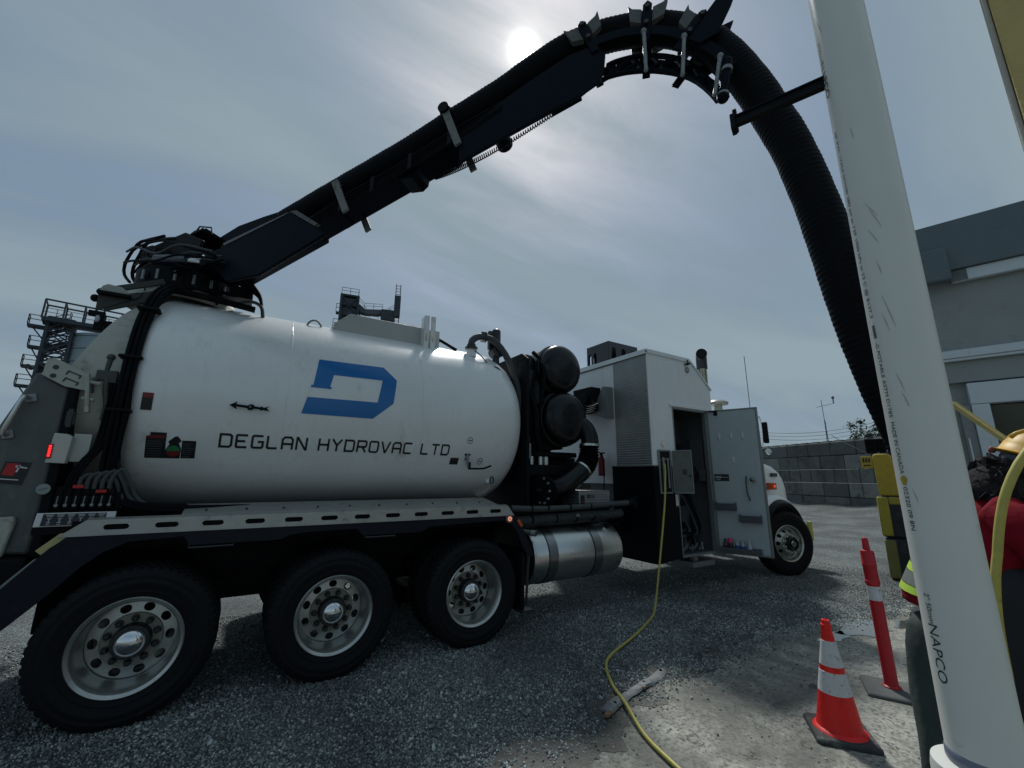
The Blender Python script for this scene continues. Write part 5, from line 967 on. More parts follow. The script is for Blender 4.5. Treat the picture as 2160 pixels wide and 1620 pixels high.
for (x, z1, hw_, z0) in ((8.05,2.14,.95,1.02),(8.6,2.10,.94,1.02),(9.2,2.0,.91,1.02),(9.52,1.88,.88,1.02),(9.66,1.66,.86,1.02),(9.69,1.05,.85,1.02)):
    rings.append([(x,YC-hw_,z0),(x,YC-hw_,z1-.18),(x,YC-hw_+.06,z1-.06),(x,YC-hw_+.2,z1),(x,YC+hw_-.2,z1),(x,YC+hw_-.06,z1-.06),(x,YC+hw_,z1-.18),(x,YC+hw_,z0)])
g = G().loft(rings); hood = TP(g, 'hood', WHITEB, smooth=60, bevel=.01)
# front fender and black flare over the steering wheel
for sg, nm in ((1,'near'),(-1,'far')):
    def Fy(y): return y if sg == 1 else 2*YC-y
    g = G(); rA = .645; rings = []
    for a in np.linspace(R(18), R(168), 20):
        c_, s_ = math.cos(a), math.sin(a); flat = 1.0
        rings.append([(8.62+rA*c_*1.03,Fy(4.17),.56+rA*s_),(8.62+(rA+.055)*c_*1.03,Fy(4.14),.56+(rA+.06)*s_),(8.62+(rA+.12)*c_*1.05,Fy(4.2),.56+(rA+.115)*s_),(8.62+(rA+.13)*c_*1.05,Fy(4.62),.56+(rA+.15)*s_),(8.62+rA*c_*1.03,Fy(4.62),.56+rA*s_)])
    g.loft(rings); TP(g, 'fender_flare', mat('flare_black',(.006,.007,.01),.45,spec=.15), smooth=50)
    g = G(); rings = []
    for a in np.linspace(R(25), R(150), 16):
        c_, s_ = math.cos(a), math.sin(a); rings.append([(8.62+(rA+.122)*c_*1.06,Fy(4.215),.56+(rA+.118)*s_),(8.62+(rA+.16)*c_*1.08,Fy(4.25),.56+(rA+.17)*s_),(8.62+(rA+.18)*c_*1.1,Fy(4.42),.56+(rA+.22)*s_),(8.62+(rA+.15)*c_*1.1,Fy(4.8),.56+(rA+.22)*s_),(8.62+(rA+.12)*c_*1.06,Fy(4.8),.56+(rA+.118)*s_)])
    g.loft(rings); TP(g, 'front_fender', WHITEB, smooth=60)
g = G(); g.box(9.60,9.86,4.30,Y1-.1,.45,.80); TP(g, 'front_bumper', CHROME, bevel=.03)
g = G(); g.box(9.74,9.87,4.27,4.31,.50,.86); TP(g, 'bumper_marker', mat('yellow_tape',(.5,.47,.08),.5))
g = G(); g.box(9.685,9.71,YC-.5,YC+.5,1.1,1.6); TP(g, 'grille', CHROME)
g = G(); g.box(8.78,8.94,4.40,4.52,1.49,1.62); am = TP(g, 'turn_lamp', AMBERP, bevel=.012); g = G(); g.sphere((8.86,4.398,1.555),.022,12,8,(1,.5,1)); build(g, 'turn_bulb', AMBER, am)
g = G(); g.box(9.0,9.22,4.50,4.54,1.74,1.81); TP(g, 'hood_badge', STEELD, bevel=.004)
g = G(); g.cyl((8.33,4.42,1.15),(8.33,4.42,1.95),.10,n=24); ac_ = TP(g, 'air_cleaner', mat('tarnished_chrome',(.4,.37,.28),.22,metal=1.,var=.2,vscale=10)); g = G(); g.cyl((8.33,4.42,1.95),(8.33,4.42,2.02),.11,n=24); g.cyl((8.33,4.42,2.02),(8.33,4.42,2.12),.05,n=14); build(g, 'air_cleaner_cap', CHROME, ac_)
g = G()
for z in (1.3,1.45,1.6,1.75): g.cyl((8.33,4.42,z),(8.33,4.42,z+.02),.105,n=24)
build(g, 'air_cleaner_band', STEELD, ac_)
g = G(); g.tube([(8.15,4.40,2.28),(8.25,4.26,2.28),(8.27,4.22,2.4),(8.27,4.22,2.80),(8.22,4.26,2.86),(8.05,4.42,2.86)], .013, 8, .05); mr_ = TP(g, 'mirror_bracket', CHROME)
g = G(); g.obox((8.30,4.17,2.55),(.07,.09,.40),(.9,.3,0),(-.3,.9,0),(0,0,1)); build(g, 'mirror_head', BLACKM, mr_, bevel=.02)
g = G(); g.cyl((8.27,4.16,2.18),(8.31,4.14,2.2),.055,n=18); build(g, 'spot_mirror', CHROME, mr_)
g = G(); g.tube([(8.2,4.35,2.3),(8.16,4.33,3.0),(8.12,4.31,3.9),(8.10,4.30,4.05)], .006, 6); TP(g, 'whip_antenna', BLACKM)
g = G(); g.cyl((7.02,4.52,1.0),(7.02,4.52,3.70),.078,n=20); ex = TP(g, 'exhaust_stack', mat('tarnished_chrome',(.4,.37,.28),.22)); g = G(); g.tube([(7.02,4.52,3.68),(7.02,4.52,3.80),(7.0,4.505,3.89),(6.94,4.46,3.93),(6.89,4.42,3.935)], .095, 20, .03, cap=False); build(g, 'exhaust_elbow', STEELD, ex)
g = G(); g.cyl((6.908,4.435,3.934),(6.902,4.43,3.934),.092,n=20); build(g, 'exhaust_bore', mat('pit_black',(.004,.004,.005),.9), ex)
g = G(); g.cyl((7.10,4.62,2.7),(7.10,4.62,3.6),.05,n=16); TP(g, 'muffler_shield', ALUP)
g = G(); g.lathe([(2.7,.07),(3.02,.07),(3.02,.17),(3.06,.18),(3.10,.14),(3.12,0)], (7.30,4.45,0), (0,0,1), 24); TP(g, 'intake_cap', mat('intake_cream',(.45,.45,.40),.4))
# bottles standing in the door rack
BT = [(.118,'dark purple plastic drink bottle standing in the door rack',(.05,.012,.035),(.03,.01,.03),.16),(.19,'drink bottle with bright pink cap in the door rack',(.03,.012,.02),(.62,.03,.13),.17),(.285,'clear water bottle with blue label beside the pink-capped bottle',(.30,.36,.40),(.35,.4,.42),.165),(.36,'clear water bottle in the middle of the clear bottles',(.28,.34,.38),(.3,.36,.4),.15),(.452,'clear water bottle with white and blue label nearest the empty cup rings',(.34,.4,.44),(.4,.44,.46),.165)]
for i, (u, lab, c1, c2, h) in enumerate(BT):
    p = Dp(u,.6255,.065); r_ = .031
    t = thing('drink_bottle', lab, 'bottle', p, 'bottles in the door rack')
    g = G(); g.lathe([(0,0),(0,r_*.9),(.006,r_),(h*.55,r_),(h*.62,r_*.92),(h*.78,r_*.55),(h*.86,r_*.4),(h*.9,r_*.4)], p, (0,0,1), 20); build(g, 'bottle_body', mat('bottle_%d' % i, c1, .12, coat=.3), t)
    g = G(); g.lathe([(h*.87,r_*.5),(h*.99,r_*.5),(h,r_*.42),(h,0)] if i != 1 else [(h*.66,r_*1.1),(h*.95,r_*1.1),(h,r_*.9),(h,0)], p, (0,0,1), 18); build(g, 'cap', mat('bottle_cap_%d' % i, c2, .35), t)
    if i > 1:
        g = G(); g.lathe([(h*.2,r_+.0008),(h*.48,r_+.0008)], p, (0,0,1), 20); build(g, 'bottle_label', mat('bottle_label_blue', (.02,.07,.28), .4) if i != 4 else mat('bottle_label_white', (.45,.5,.6), .4), t)

# ================================================================== YELLOW HOSES
hz = .026
g = G(); g.tube([(5.30,4.15,1.9),(5.26,4.12,1.76),(5.19,4.085,1.6),(5.15,4.07,1.4),(5.06,4.06,1.05),(4.96,4.05,.7),(4.87,4.05,.35),(4.80,4.045,.12),(4.70,3.99,.035),(4.44,3.83,hz),(3.85,3.55,hz),(3.27,3.32,hz),(3.03,3.16,hz),(2.82,2.88,hz),(2.645,2.57,.05),(2.49,2.26,hz),(2.41,1.99,hz),(2.33,1.6,hz),(2.2,1.1,hz)], .0128, 12, .04)
one(g, 'yellow_hose', YHOSE, 'thin yellow hose hanging from the truck hatch and snaking across the gravel', 'hose', smooth=60)
# timber offcut wrapped in grey plate
tk = thing('scrap_plank', 'broken grey metal-clad plank lying where gravel meets concrete', 'debris', (2.92,2.7,0))
a0, a1 = Vector((2.47,2.60,.02)), Vector((3.40,2.83,.02)); dd_ = (a1-a0).normalized(); nn_ = Vector((-dd_.y,dd_.x,0))
g = G(); rings = []
for t in np.linspace(0,1,22):
    c = a0+(a1-a0)*t; w = .038+.005*math.sin(t*9)+.004*math.sin(t*31); zz = .0+.006*math.sin(t*13); off = .012*math.sin(t*6)
    rings.append([c+nn_*(off+w)+Vector((0,0,.0)), c+nn_*(off+w*.85)+Vector((0,0,.015+zz)), c+nn_*(off-w*.1)+Vector((0,0,.019+zz)), c+nn_*(off-w*.8)+Vector((0,0,.012+zz)), c+nn_*(off-w*1.1)+Vector((0,0,.0))])
g.loft(rings); build(g, 'plank', mat('weathered_galvanised', (.19,.205,.205), .65, metal=.1, var=.45, vscale=18, dirt=(.03,.032,.035), dscale=16, dthr=.55), tk, smooth=35)
for (t, s_) in ((-.02,.04),(.22,.022),(.56,.022)):
    c = a0+(a1-a0)*t-nn_*.035; g = G(); g.obox(c+Vector((0,0,.008)),(s_*1.7,s_,.02),dd_,nn_,(.1,.1,1)); build(g, 'rotten_wood', mat('orange_wood', (.22,.13,.075), .8, var=.35, vscale=30), tk, bevel=.006)
for t in (.14,.62,.95): c = a0+(a1-a0)*t; g = G(); g.cyl(c+Vector((0,0,.01)),c+Vector((0,0,.026)),.013,n=10); build(g, 'bolt_hole', BLACKM, tk)

# ================================================================== CONE AND DELINEATOR
ORANGE = mat('cone_orange', (.88,.016,.012), .5, var=.08, vscale=14, dirt=(.42,.022,.02), dscale=16, dthr=.56, dw=.12, bump=.15, bscale=90)
COLLAR = mat('reflective_white', (.62,.63,.64), .45, var=.08, vscale=30, dirt=(.33,.31,.28), dscale=34, dthr=.57, dw=.08)
BASE = mat('dusty_rubber_base', (.045,.047,.047), .8, var=.3, vscale=20, dirt=(.14,.14,.13), dscale=12, dthr=.5)
cx, cy = 3.66, 1.585
cone = thing('traffic_cone', 'orange traffic cone with two white bands on the concrete', 'cone', (cx,cy,.006))
def squarebase(g, cx, cy, h, r, z0, z1, ch, rz):
    for k, (z, rr) in enumerate(((z0,r),(z1*.6+z0*.4,r),(z1,r*.93))):
        pass
    pts = lambda rr: [(cx+(x*math.cos(rz)-y*math.sin(rz)), cy+(x*math.sin(rz)+y*math.cos(rz))) for x, y in ((rr,rr-ch),(rr-ch,rr),(-rr+ch,rr),(-rr,rr-ch),(-rr,-rr+ch),(-rr+ch,-rr),(rr-ch,-rr),(rr,-rr+ch))]
    return g.loft([[(*p,z0) for p in pts(r)],[(*p,z0+(z1-z0)*.6) for p in pts(r)],[(*p,z1) for p in pts(r*.94)]])
g = G(); squarebase(g, cx, cy, 0, .18, .006, .042, .018, R(37)); build(g, 'cone_base', BASE, cone, bevel=.006)
def cr(z): return .135+(.030-.135)*(z-.045)/(.66-.045)
g = G(); g.lathe([(.04,.158),(.05,.150),(.058,cr(.058)),(.655,cr(.655)),(.66,.033),(.69,.032),(.695,.027),(.715,.026),(.72,.024),(.72,.016),(.68,.016)], (cx,cy,0), (0,0,1), 48); build(g, 'cone_body', ORANGE, cone, smooth=35)
for z0, z1 in ((.27,.40),(.435,.59)): g = G(); g.lathe([(z0,cr(z0)+.0),(z0+.001,cr(z0)+.0018),(z1-.001,cr(z1)+.0018),(z1,cr(z1))], (cx,cy,0), (0,0,1), 48); build(g, 'reflective_band', COLLAR, cone, smooth=35)
tx, ty = 4.75, 1.63; dl = thing('delineator_post', 'red tube delineator with one white band on flat rubber base', 'delineator', (tx,ty,.006))
RT = mat('delineator_red', (.46,.012,.02), .45, var=.1, vscale=14, dirt=(.25,.04,.04), dscale=20, dthr=.6)
g = G(); squarebase(g, tx-.02, ty-.02, 0, .20, .006, .034, .012, R(27)); build(g, 'post_base', mat('dusty_base2', (.11,.115,.11), .85, var=.2, vscale=12, dirt=(.06,.06,.06), dscale=9, dthr=.5), dl, bevel=.005)
ax = Vector((.0,.02,1.0)).normalized(); o_ = Vector((tx,ty,.03))
g = G(); g.lathe([(0,.062),(.012,.062),(.02,.05),(.04,.047),(.785,.047),(.79,.053),(.815,.053),(.82,.049),(.93,.049),(.935,.052),(.95,.052),(.955,.049),(1.045,.049),(1.06,.044),(1.065,.026),(1.15,.024),(1.165,.017),(1.17,0)], o_, ax, 32); build(g, 'post_tube', RT, dl, smooth=35)
g = G(); g.lathe([(.66,.0475),(.661,.049),(.772,.049),(.773,.0475)], o_, ax, 32); build(g, 'reflective_band', COLLAR, dl, smooth=35)

# ================================================================== WHITE PVC PIPE CLOSE TO THE LENS
PA = R(76.52); PD = .69; pc = Vector((PD*math.sin(PA), PD*math.cos(PA), 0)); PR = .0302
PVC = mat('white_pvc', (.70,.70,.64), .36, var=.03, vscale=12, dirt=(.46,.46,.43), dscale=14, dthr=.64, dw=.1)
pipe = thing('pvc_pipe', 'white printed PVC pipe standing upright in front of the worker', 'pipe', (pc.x,pc.y,0))
g = G(); g.cyl((pc.x,pc.y,.0),(pc.x,pc.y,3.2),PR,n=64); build(g, 'pipe_shaft', PVC, pipe, smooth=40)
g = G(); g.lathe([(1.20,PR),(1.20,.042),(1.205,.0445),(1.408,.0445),(1.417,.043),(1.42,PR)], (pc.x,pc.y,0), (0,0,1), 64); build(g, 'pipe_coupling', PVC, pipe, smooth=40)
g = G(); g.lathe([(1.4205,PR),(1.422,.0312),(1.430,.0312),(1.4315,PR)], (pc.x,pc.y,0), (0,0,1), 64); build(g, 'cement_ring', mat('purple_grey_cement', (.16,.18,.24), .4), pipe)
v0 = Vector((-pc.x,-pc.y,0)).normalized(); sd = Vector((math.cos(PA),-math.sin(PA),0))     # towards the camera; to its right
def onpipe(ang, z, off=.0004): d = v0*math.cos(ang)+sd*math.sin(ang); return (pc.x+d.x*(PR+off), pc.y+d.y*(PR+off), z)
def phi(z): return R(-44+(1.52-z)*-0) if z < 1.52 else R(-44-(z-1.52)*26)
INKP = mat('pipe_ink', (.03,.035,.035), .5, var=.3, vscale=90)
def pipetext(s_, ztop, zbot, h, sx=None, bold=0.):
    vs, fs = textpts(s_, h*1.38); L0 = min(v[0] for v in vs); L1 = max(v[0] for v in vs); k = (ztop-zbot)/(L1-L0)
    g = G(); out = []
    for (u, w) in vs: z = ztop-(u-L0)*k; out.append(onpipe(phi(z)+(w-h/2)/PR, z))
    g.add(out, fs); build(g, 'pipe_print', INKP, pipe, smooth=None)
def zpix(y):   # height on the pipe seen at image row y (axis)
    x = 1762+(2075-1762)*y/1550.; d = fw+r2*((x-1080)/886.036)-u2*((y-810)/886.036); return CAM.z+PD*d.z/math.hypot(d.x,d.y)
for s_, y0, y1, h in (('2"50mm',78,118,.0055),('NAPCO',120,194,.010),('10" PVC 1745A SCH40 280 psi at 73F',270,545,.0048),('1900 kPa at 23 C @ B137.3',500,668,.0050),('-G POTABLE ASTM D1785',720,880,.0052),('MADE IN CANADA',890,1000,.0056),('02320 09 8N',1028,1120,.0056),('2" 50mm',1252,1316,.0058),('NAPCO',1318,1442,.0098)):
    if s_.startswith('10"'): y1 = 492
    pipetext(s_, zpix(y0), zpix(y1), h)
g = G(); zc0, zc1 = zpix(684), zpix(712)
for q in range(3): g.add([onpipe(phi(zc0)+(-.0022+.0016*q)/PR, zc0), onpipe(phi(zc0)+(-.0012+.0016*q)/PR, zc0), onpipe(phi(zc1)+(-.0012+.0016*q)/PR, zc1), onpipe(phi(zc1)+(-.0022+.0016*q)/PR, zc1)], [(0,1,2,3)])
build(g, 'pipe_print_block', INKP, pipe, smooth=None)
g = G(); zc = zpix(1014); g.add([onpipe(phi(zc)+.0042*math.cos(t)/PR*(1+.15*math.sin(3*t)), zc+.0055*math.sin(t), .0003) for t in np.linspace(0,2*math.pi,24,endpoint=False)], [tuple(range(24))]); build(g, 'yellow_paint_dab', mat('yellow_dab', (.42,.32,.05), .5), pipe, smooth=None)
g = G()
for (ya, yb, a0_, a1_) in ((440,475,-22,-2),(455,500,-16,2),(495,530,-24,-8),(560,590,-20,-14),(632,700,-22,-8),(668,705,-28,-20),(790,830,-24,-14),(830,862,-20,-12),(852,861,-14,-13),(40,70,-55,-44),(285,310,-20,-18),(1030,1060,-34,-28)):
    n_ = 8; za, zb = zpix(ya), zpix(yb)
    L_ = [onpipe(R(a0_+(a1_-a0_)*t), za+(zb-za)*t) for t in np.linspace(0,1,n_)]; w_ = [onpipe(R(a0_+(a1_-a0_)*t+.8+1.2*math.sin(3*t)**2), za+(zb-za)*t-.0004) for t in np.linspace(0,1,n_)]
    g.add(L_+w_, [(i,i+1,n_+i+1,n_+i) for i in range(n_-1)])
build(g, 'scuff_marks', mat('scuff_grey', (.36,.375,.37), .6, var=.3, vscale=200), pipe, smooth=None)
# steel clip bar fixed to the pipe
def azp(az, el, z): r_ = (z-CAM.z)/math.tan(R(el)); return Vector((r_*math.sin(R(az)), r_*math.cos(R(az)), z))
bz = 2.272; e0_ = azp(63.95,39.75,bz); e1_ = Vector((pc.x,pc.y,bz)); bd = (e1_-e0_).normalized()
g = G(); g.beam(e0_, e1_, .010, .0135); g.beam(e0_+Vector((0,0,.0075)), e1_+Vector((0,0,.0075)), .016, .0025); build(g, 'clip_bar', BLACKM, pipe)
g = G(); g.beam(e0_-Vector((0,0,.015)), e0_+Vector((0,0,.0125)), .02, .007, (bd.x,bd.y,0)); g.beam(e0_+bd*.0035, e0_+bd*.0035+Vector((0,0,.024)), .008, .006, (bd.x,bd.y,0)); g.cyl(e0_+bd*.004-Vector((0,0,.019)),e0_+bd*.004-Vector((0,0,.01)),.003,n=8); build(g, 'clip_end_plate', BLACKM, pipe, bevel=.001)
g = G(); g.lathe([(bz-.009,PR),(bz-.009,PR+.002),(bz+.009,PR+.002),(bz+.009,PR)], (pc.x,pc.y,0), (0,0,1), 40); 
# ring sits on the far half of the pipe only
g.v = [(v[0],v[1],v[2]) for v in g.v]

# ================================================================== YELLOW COLUMN AT THE EDGE
YEL = mat('weathered_yellow_paint', (.56,.43,.15), .6, var=.12, vscale=5, dirt=(.26,.19,.06), dscale=6, dthr=.58, bump=.3, bscale=60)
CONC = mat('pale_concrete_edge', (.40,.37,.31), .8, var=.1, vscale=8, bump=.3, bscale=60)
yc0 = Vector((1.9*math.sin(R(87.0)), 1.9*math.cos(R(87.0)), 0)); va = R(0); yd = Vector((-.15,-.99,0)).normalized(); yn = Vector((-.99,.15,0)).normalized()
yp = thing('yellow_column', 'tall yellow painted column with pale concrete corner beside the building', 'column', (yc0.x+yd.x*.2,yc0.y+yd.y*.2,0))
g = G(); g.obox(yc0+yd*.219-yn*.14+Vector((0,0,2.5)),(.41,.28,5.0),yd,yn,(0,0,1)); build(g, 'column_shaft', YEL, yp, bevel=.01)
g = G(); g.obox(yc0+yd*.006-yn*.14+Vector((0,0,2.5)),(.0145,.284,5.0),yd,yn,(0,0,1)); build(g, 'column_corner', CONC, yp, bevel=.008)
g = G(); g.cyl(yc0+yd*.12+Vector((0,0,2.73)),yc0+yd*.12+yn*.012+Vector((0,0,2.73)),.012,n=8); build(g, 'anchor_bolt', STEELD, yp)

# ================================================================== BUILDING
ba = Vector((.27,-.963,0)).normalized(); bm = Vector((-.963,-.27,0)).normalized(); bp0 = Vector((7.46,1.382,0))
def Bw(a, z, o=0.): p = bp0+ba*a+bm*o; return Vector((p.x,p.y,z))
def bbox(g, a0, a1, z0, z1, o0, o1): return g.obox(Bw((a0+a1)/2,(z0+z1)/2,(o0+o1)/2),(a1-a0,abs(o1-o0),z1-z0),ba,bm,(0,0,1))
bl_ = thing('warehouse', 'grey rendered industrial building with blue-grey fascia and white door surround', 'building', Bw(3,0,-3))
SB = lambda g, n_, m_2, **k: build(g, n_, m_2, bl_, **k)
STUC = mat('grey_render', (.30,.325,.32), .85, var=.06, vscale=4, dirt=(.23,.25,.245), dscale=3, dthr=.55, bump=.25, bscale=120)
FASC = mat('blue_grey_fascia', (.105,.14,.155), .5, var=.08, vscale=4, dirt=(.065,.095,.105), dscale=5, dthr=.55)
TRIM = mat('white_trim', (.60,.66,.69), .5, var=.05, vscale=6, dirt=(.33,.36,.36), dscale=7, dthr=.6)
AE = -.22
g = G(); bbox(g,AE,7,3.30,4.30,0,-6); bbox(g,AE,.10,0,3.30,-.10,-6); bbox(g,3.0,7,0,3.3,-.001,-6); bbox(g,.10,3.0,2.9,3.30,-.10,-.4); SB(g, 'wall', STUC, smooth=30)
g = G(); bbox(g,AE-.08,7.1,4.33,5.0,.14,-6.1); SB(g, 'fascia', FASC, bevel=.008)
g = G(); bbox(g,-.20,.155,4.17,4.62,.145,.25); SB(g, 'downpipe_box', FASC, bevel=.03, seg=3)
g = G(); bbox(g,.16,7,4.175,4.325,.02,.10); SB(g, 'white_fascia_strip', TRIM, bevel=.004)
g = G(); bbox(g,.158,.30,4.18,4.32,.1005,.104); SB(g, 'strip_stain', mat('stain_grey', (.13,.16,.165), .7, var=.3, vscale=12), smooth=None)
g = G(); bbox(g,AE-.05,7,3.20,3.30,.06,-.08); bbox(g,AE-.03,7,3.165,3.198,.045,-.08); SB(g, 'ledge', TRIM, bevel=.006)
g = G(); bbox(g,AE,7,2.90,3.16,-.02,-.09); SB(g, 'soffit_band', STUC)
g = G(); bbox(g,.085,3.0,2.61,2.87,.05,-.10); SB(g, 'door_header', TRIM, bevel=.005)
g = G(); bbox(g,.085,.235,0,2.605,.05,-.10); SB(g, 'door_jamb', TRIM, bevel=.005)
g = G(); bbox(g,-.02,.083,0,2.6,-.0,-.09); SB(g, 'door_reveal', GALV, bevel=.004)
g = G(); bbox(g,.0,.015,0,2.2,.0,.02); SB(g, 'reveal_edge', TRIM)
g = G(); bbox(g,.24,3.0,0,.02,-.4,-4); bbox(g,.24,3,0,2.9,-4,-4.05); bbox(g,.23,3.0,2.86,2.9,-.4,-4); bbox(g,2.95,3.0,0,2.9,-.4,-4); SB(g, 'interior_shell', mat('interior_green_grey', (.12,.14,.12), .7), smooth=None)
g = G(); g.add([Bw(.24,2.60,-.12),Bw(2.9,2.60,-.12),Bw(2.9,2.0,-.9),Bw(.24,2.0,-.9)],[(0,1,2,3)]); SB(g, 'raised_door', mat('roller_door', (.18,.2,.17), .6), smooth=None)
# leaning yellow bar
g = G(); p0 = Vector((6.9*math.sin(R(79.0)),6.9*math.cos(R(79.0)),CAM.z+6.9*math.tan(R(7.1)))); p1 = Vector((5.9*math.sin(R(96.5)),5.9*math.cos(R(96.5)),.03)); g.beam(p0, p1, .065, .05); ybar = one(g, 'yellow_bar', YEL, 'long yellow bar leaning against the building behind the hard hat', 'bar', bevel=.008)

# ================================================================== YELLOW AND BLACK BLOCKS
YB = mat('block_yellow', (.40,.34,.045), .75, var=.15, vscale=6, dirt=(.12,.11,.05), dscale=9, dthr=.54, bump=.5, bscale=40)
YB2 = mat('barrier_yellow', (.46,.33,.035), .7, var=.12, vscale=6, dirt=(.22,.17,.05), dscale=9, dthr=.58, bump=.4, bscale=40)
DKB = mat('block_dark', (.022,.026,.032), .8, var=.2, vscale=8, dirt=(.045,.05,.055), dscale=7, dthr=.5, bump=.4, bscale=40)
kb = Vector((9.76,3.10,0)); ka = Vector((.20,-.98,0)).normalized(); kn = Vector((-.98,-.20,0)).normalized()
def Kb(a, z, o=0.): p = kb+ka*a-kn*o; return Vector((p.x,p.y,z))
def kbox(g, a0, a1, z0, z1, o0, o1): return g.obox(Kb((a0+a1)/2,(z0+z1)/2,(o0+o1)/2),(a1-a0,o1-o0,z1-z0),ka,kn,(0,0,1))
b1 = thing('concrete_block', 'lower dark concrete block with dull yellow edge standing on gravel', 'block', Kb(.35,0,.35), 'painted concrete blocks')
g = kbox(G(),.0,.72,0,.70,.0,.72); build(g, 'block_body', DKB, b1, bevel=.03)
g = kbox(G(),-.012,.155,.03,.675,-.012,.2); build(g, 'yellow_edge', mat('dull_block_yellow', (.20,.19,.06), .8, var=.15, vscale=7, bump=.4, bscale=40), b1, bevel=.03)
b2 = thing('concrete_block', 'upper concrete block with dark panel framed in bright yellow paint', 'block', Kb(.3,.71,.35), 'painted concrete blocks')
g = kbox(G(),-.01,.80,.712,1.415,.0,.72); build(g, 'block_body', DKB, b2, bevel=.03)
g = G(); kbox(g,-.022,.14,.73,1.40,-.014,.3); kbox(g,.14,.81,1.27,1.40,-.014,.3); build(g, 'yellow_frame', YB, b2, bevel=.025)
g = G(); kbox(g,.30,.48,1.416,1.47,.0,.3); kbox(g,.50,.7,1.416,1.465,.0,.3); build(g, 'loose_slab', mat('slab_grey', (.07,.075,.08), .7), b2, bevel=.02)
br = thing('barrier_end', 'yellow tapered barrier piece standing on the painted blocks', 'barrier', Kb(.2,1.47,.3))
g = G(); P_ = [(.03,1.418),(.47,1.418),(.40,1.58),(.26,2.12),(.22,2.16),(.04,2.16),(.01,2.1)]; n_ = len(P_); g.add([Kb(a,z,o) for o in (.02,.62) for a, z in P_], [tuple(range(n_)),tuple(range(2*n_-1,n_-1,-1))]+[(i,n_+i,n_+(i+1) % n_,(i+1) % n_) for i in range(n_)]); build(g, 'barrier_body', YB2, br, bevel=.025)
sg_ = thing('yellow_sign', 'small yellow sign plate fixed beside the tapered barrier', 'sign', Kb(-.22,1.9,.05))
g = kbox(G(),-.155,.009,1.90,2.12,.05,.065); build(g, 'sign_plate', YB2, sg_, bevel=.006)
g = G(); kbox(g,-.125,-.02,1.945,1.965,.045,.05)
for q in range(3): kbox(g,-.13+.04*q,-.105+.04*q,2.01,2.085,.045,.05)
build(g, 'sign_print', INK, sg_, smooth=None)
fl_ = thing('flood_lamp', 'black gridded floodlight frame on top of the tapered barrier', 'lamp', Kb(0,2.165,.3))
g = G(); kbox(g,-.08,.32,2.42,2.45,.25,.29); kbox(g,-.08,.32,2.18,2.21,.25,.29); [kbox(g,a,a+.025,2.21,2.42,.25,.29) for a in (-.08,.05,.18,.295)]; kbox(g,-.055,.295,2.29,2.31,.25,.285); kbox(g,-.075,.315,2.19,2.44,.30,.33); build(g, 'lamp_frame', BLACKM, fl_)
g = G(); g.beam(Kb(.08,2.16,.27),Kb(.1,2.2,.27),.04); g.beam(Kb(.2,2.16,.27),Kb(.23,2.24,.27),.04,.02); build(g, 'lamp_foot', GALV, fl_)
g = G(); g.tube([Kb(-.06,2.17,.2),Kb(-.20,2.28,.2),Kb(-.45,2.45,.25),Kb(-.58,2.56,.3)], .007, 6, .05); one(g, 'loose_cable', GALV, 'thin grey cable rising from the yellow barrier top', 'cable')

# ================================================================== BLOCK WALL
WM = [mat('wall_block_%d' % q, c, .9, var=.22, vscale=1.6, dirt=(.055,.06,.055), dscale=1.1, dthr=.47, dw=.22, bump=.4, bscale=14) for q, c in enumerate(((.10,.105,.098),(.15,.155,.143),(.20,.205,.187),(.125,.13,.122)))]
w0_, w1_ = Vector((30.95,17.2,0)), Vector((26.55,6.3,0)); wd = (w1_-w0_).normalized(); wn = Vector((wd.y,-wd.x,0)); wn = wn if wn.x < 0 else -wn; WLn = (w1_-w0_).length
wall = thing('block_wall', 'tall grey wall of stacked concrete blocks with studs along its top', 'wall', (w0_+w1_)/2)
meshes = {}
def blockmesh(L_, mi_, stud):
    k = (round(L_,2), mi_, stud)
    if k in meshes: return meshes[k]
    b = bmesh.new(); bmesh.ops.create_cube(b, size=1); bmesh.ops.scale(b, vec=(L_-.03,.74,.725), verts=b.verts); bmesh.ops.bevel(b, geom=b.edges[:], offset=.03, segments=1, affect='EDGES')
    if stud:
        for q in range(max(1, int(L_/.75))):
            r = bmesh.ops.create_cube(b, size=1); bmesh.ops.scale(b, vec=(.5,.5,.12), verts=r['verts']); bmesh.ops.translate(b, vec=((q+.5)*.75-L_/2,0,.41), verts=r['verts'])
            for v in r['verts']:
                if v.co.z > .42: v.co.x = ((q+.5)*.75-L_/2)+(v.co.x-((q+.5)*.75-L_/2))*.75; v.co.y *= .75
    me = bpy.data.meshes.new('block'); b.to_mesh(me); b.free(); me.materials.append(WM[mi_]); meshes[k] = me; return me
for row in range(5):
    a = -.75*(row % 2)-.3; random.seed(row+3)
    while a < WLn:
        L_ = .75 if (row in (2,) and random.random() < .6) else (1.5 if random.random() < .8 else .75)
        o = bpy.data.objects.new('block', blockmesh(L_, random.choice((0,1,2,3)) if row < 4 else random.choice((0,0,3)), row == 4)); c = w0_+wd*(a+L_/2)+wn*random.uniform(-.02,.02)
        link(o, wall, (c.x,c.y,.37+.75*row)); o.rotation_euler = (0,0,math.atan2(wd.y,wd.x)); a += L_
random.seed(11)

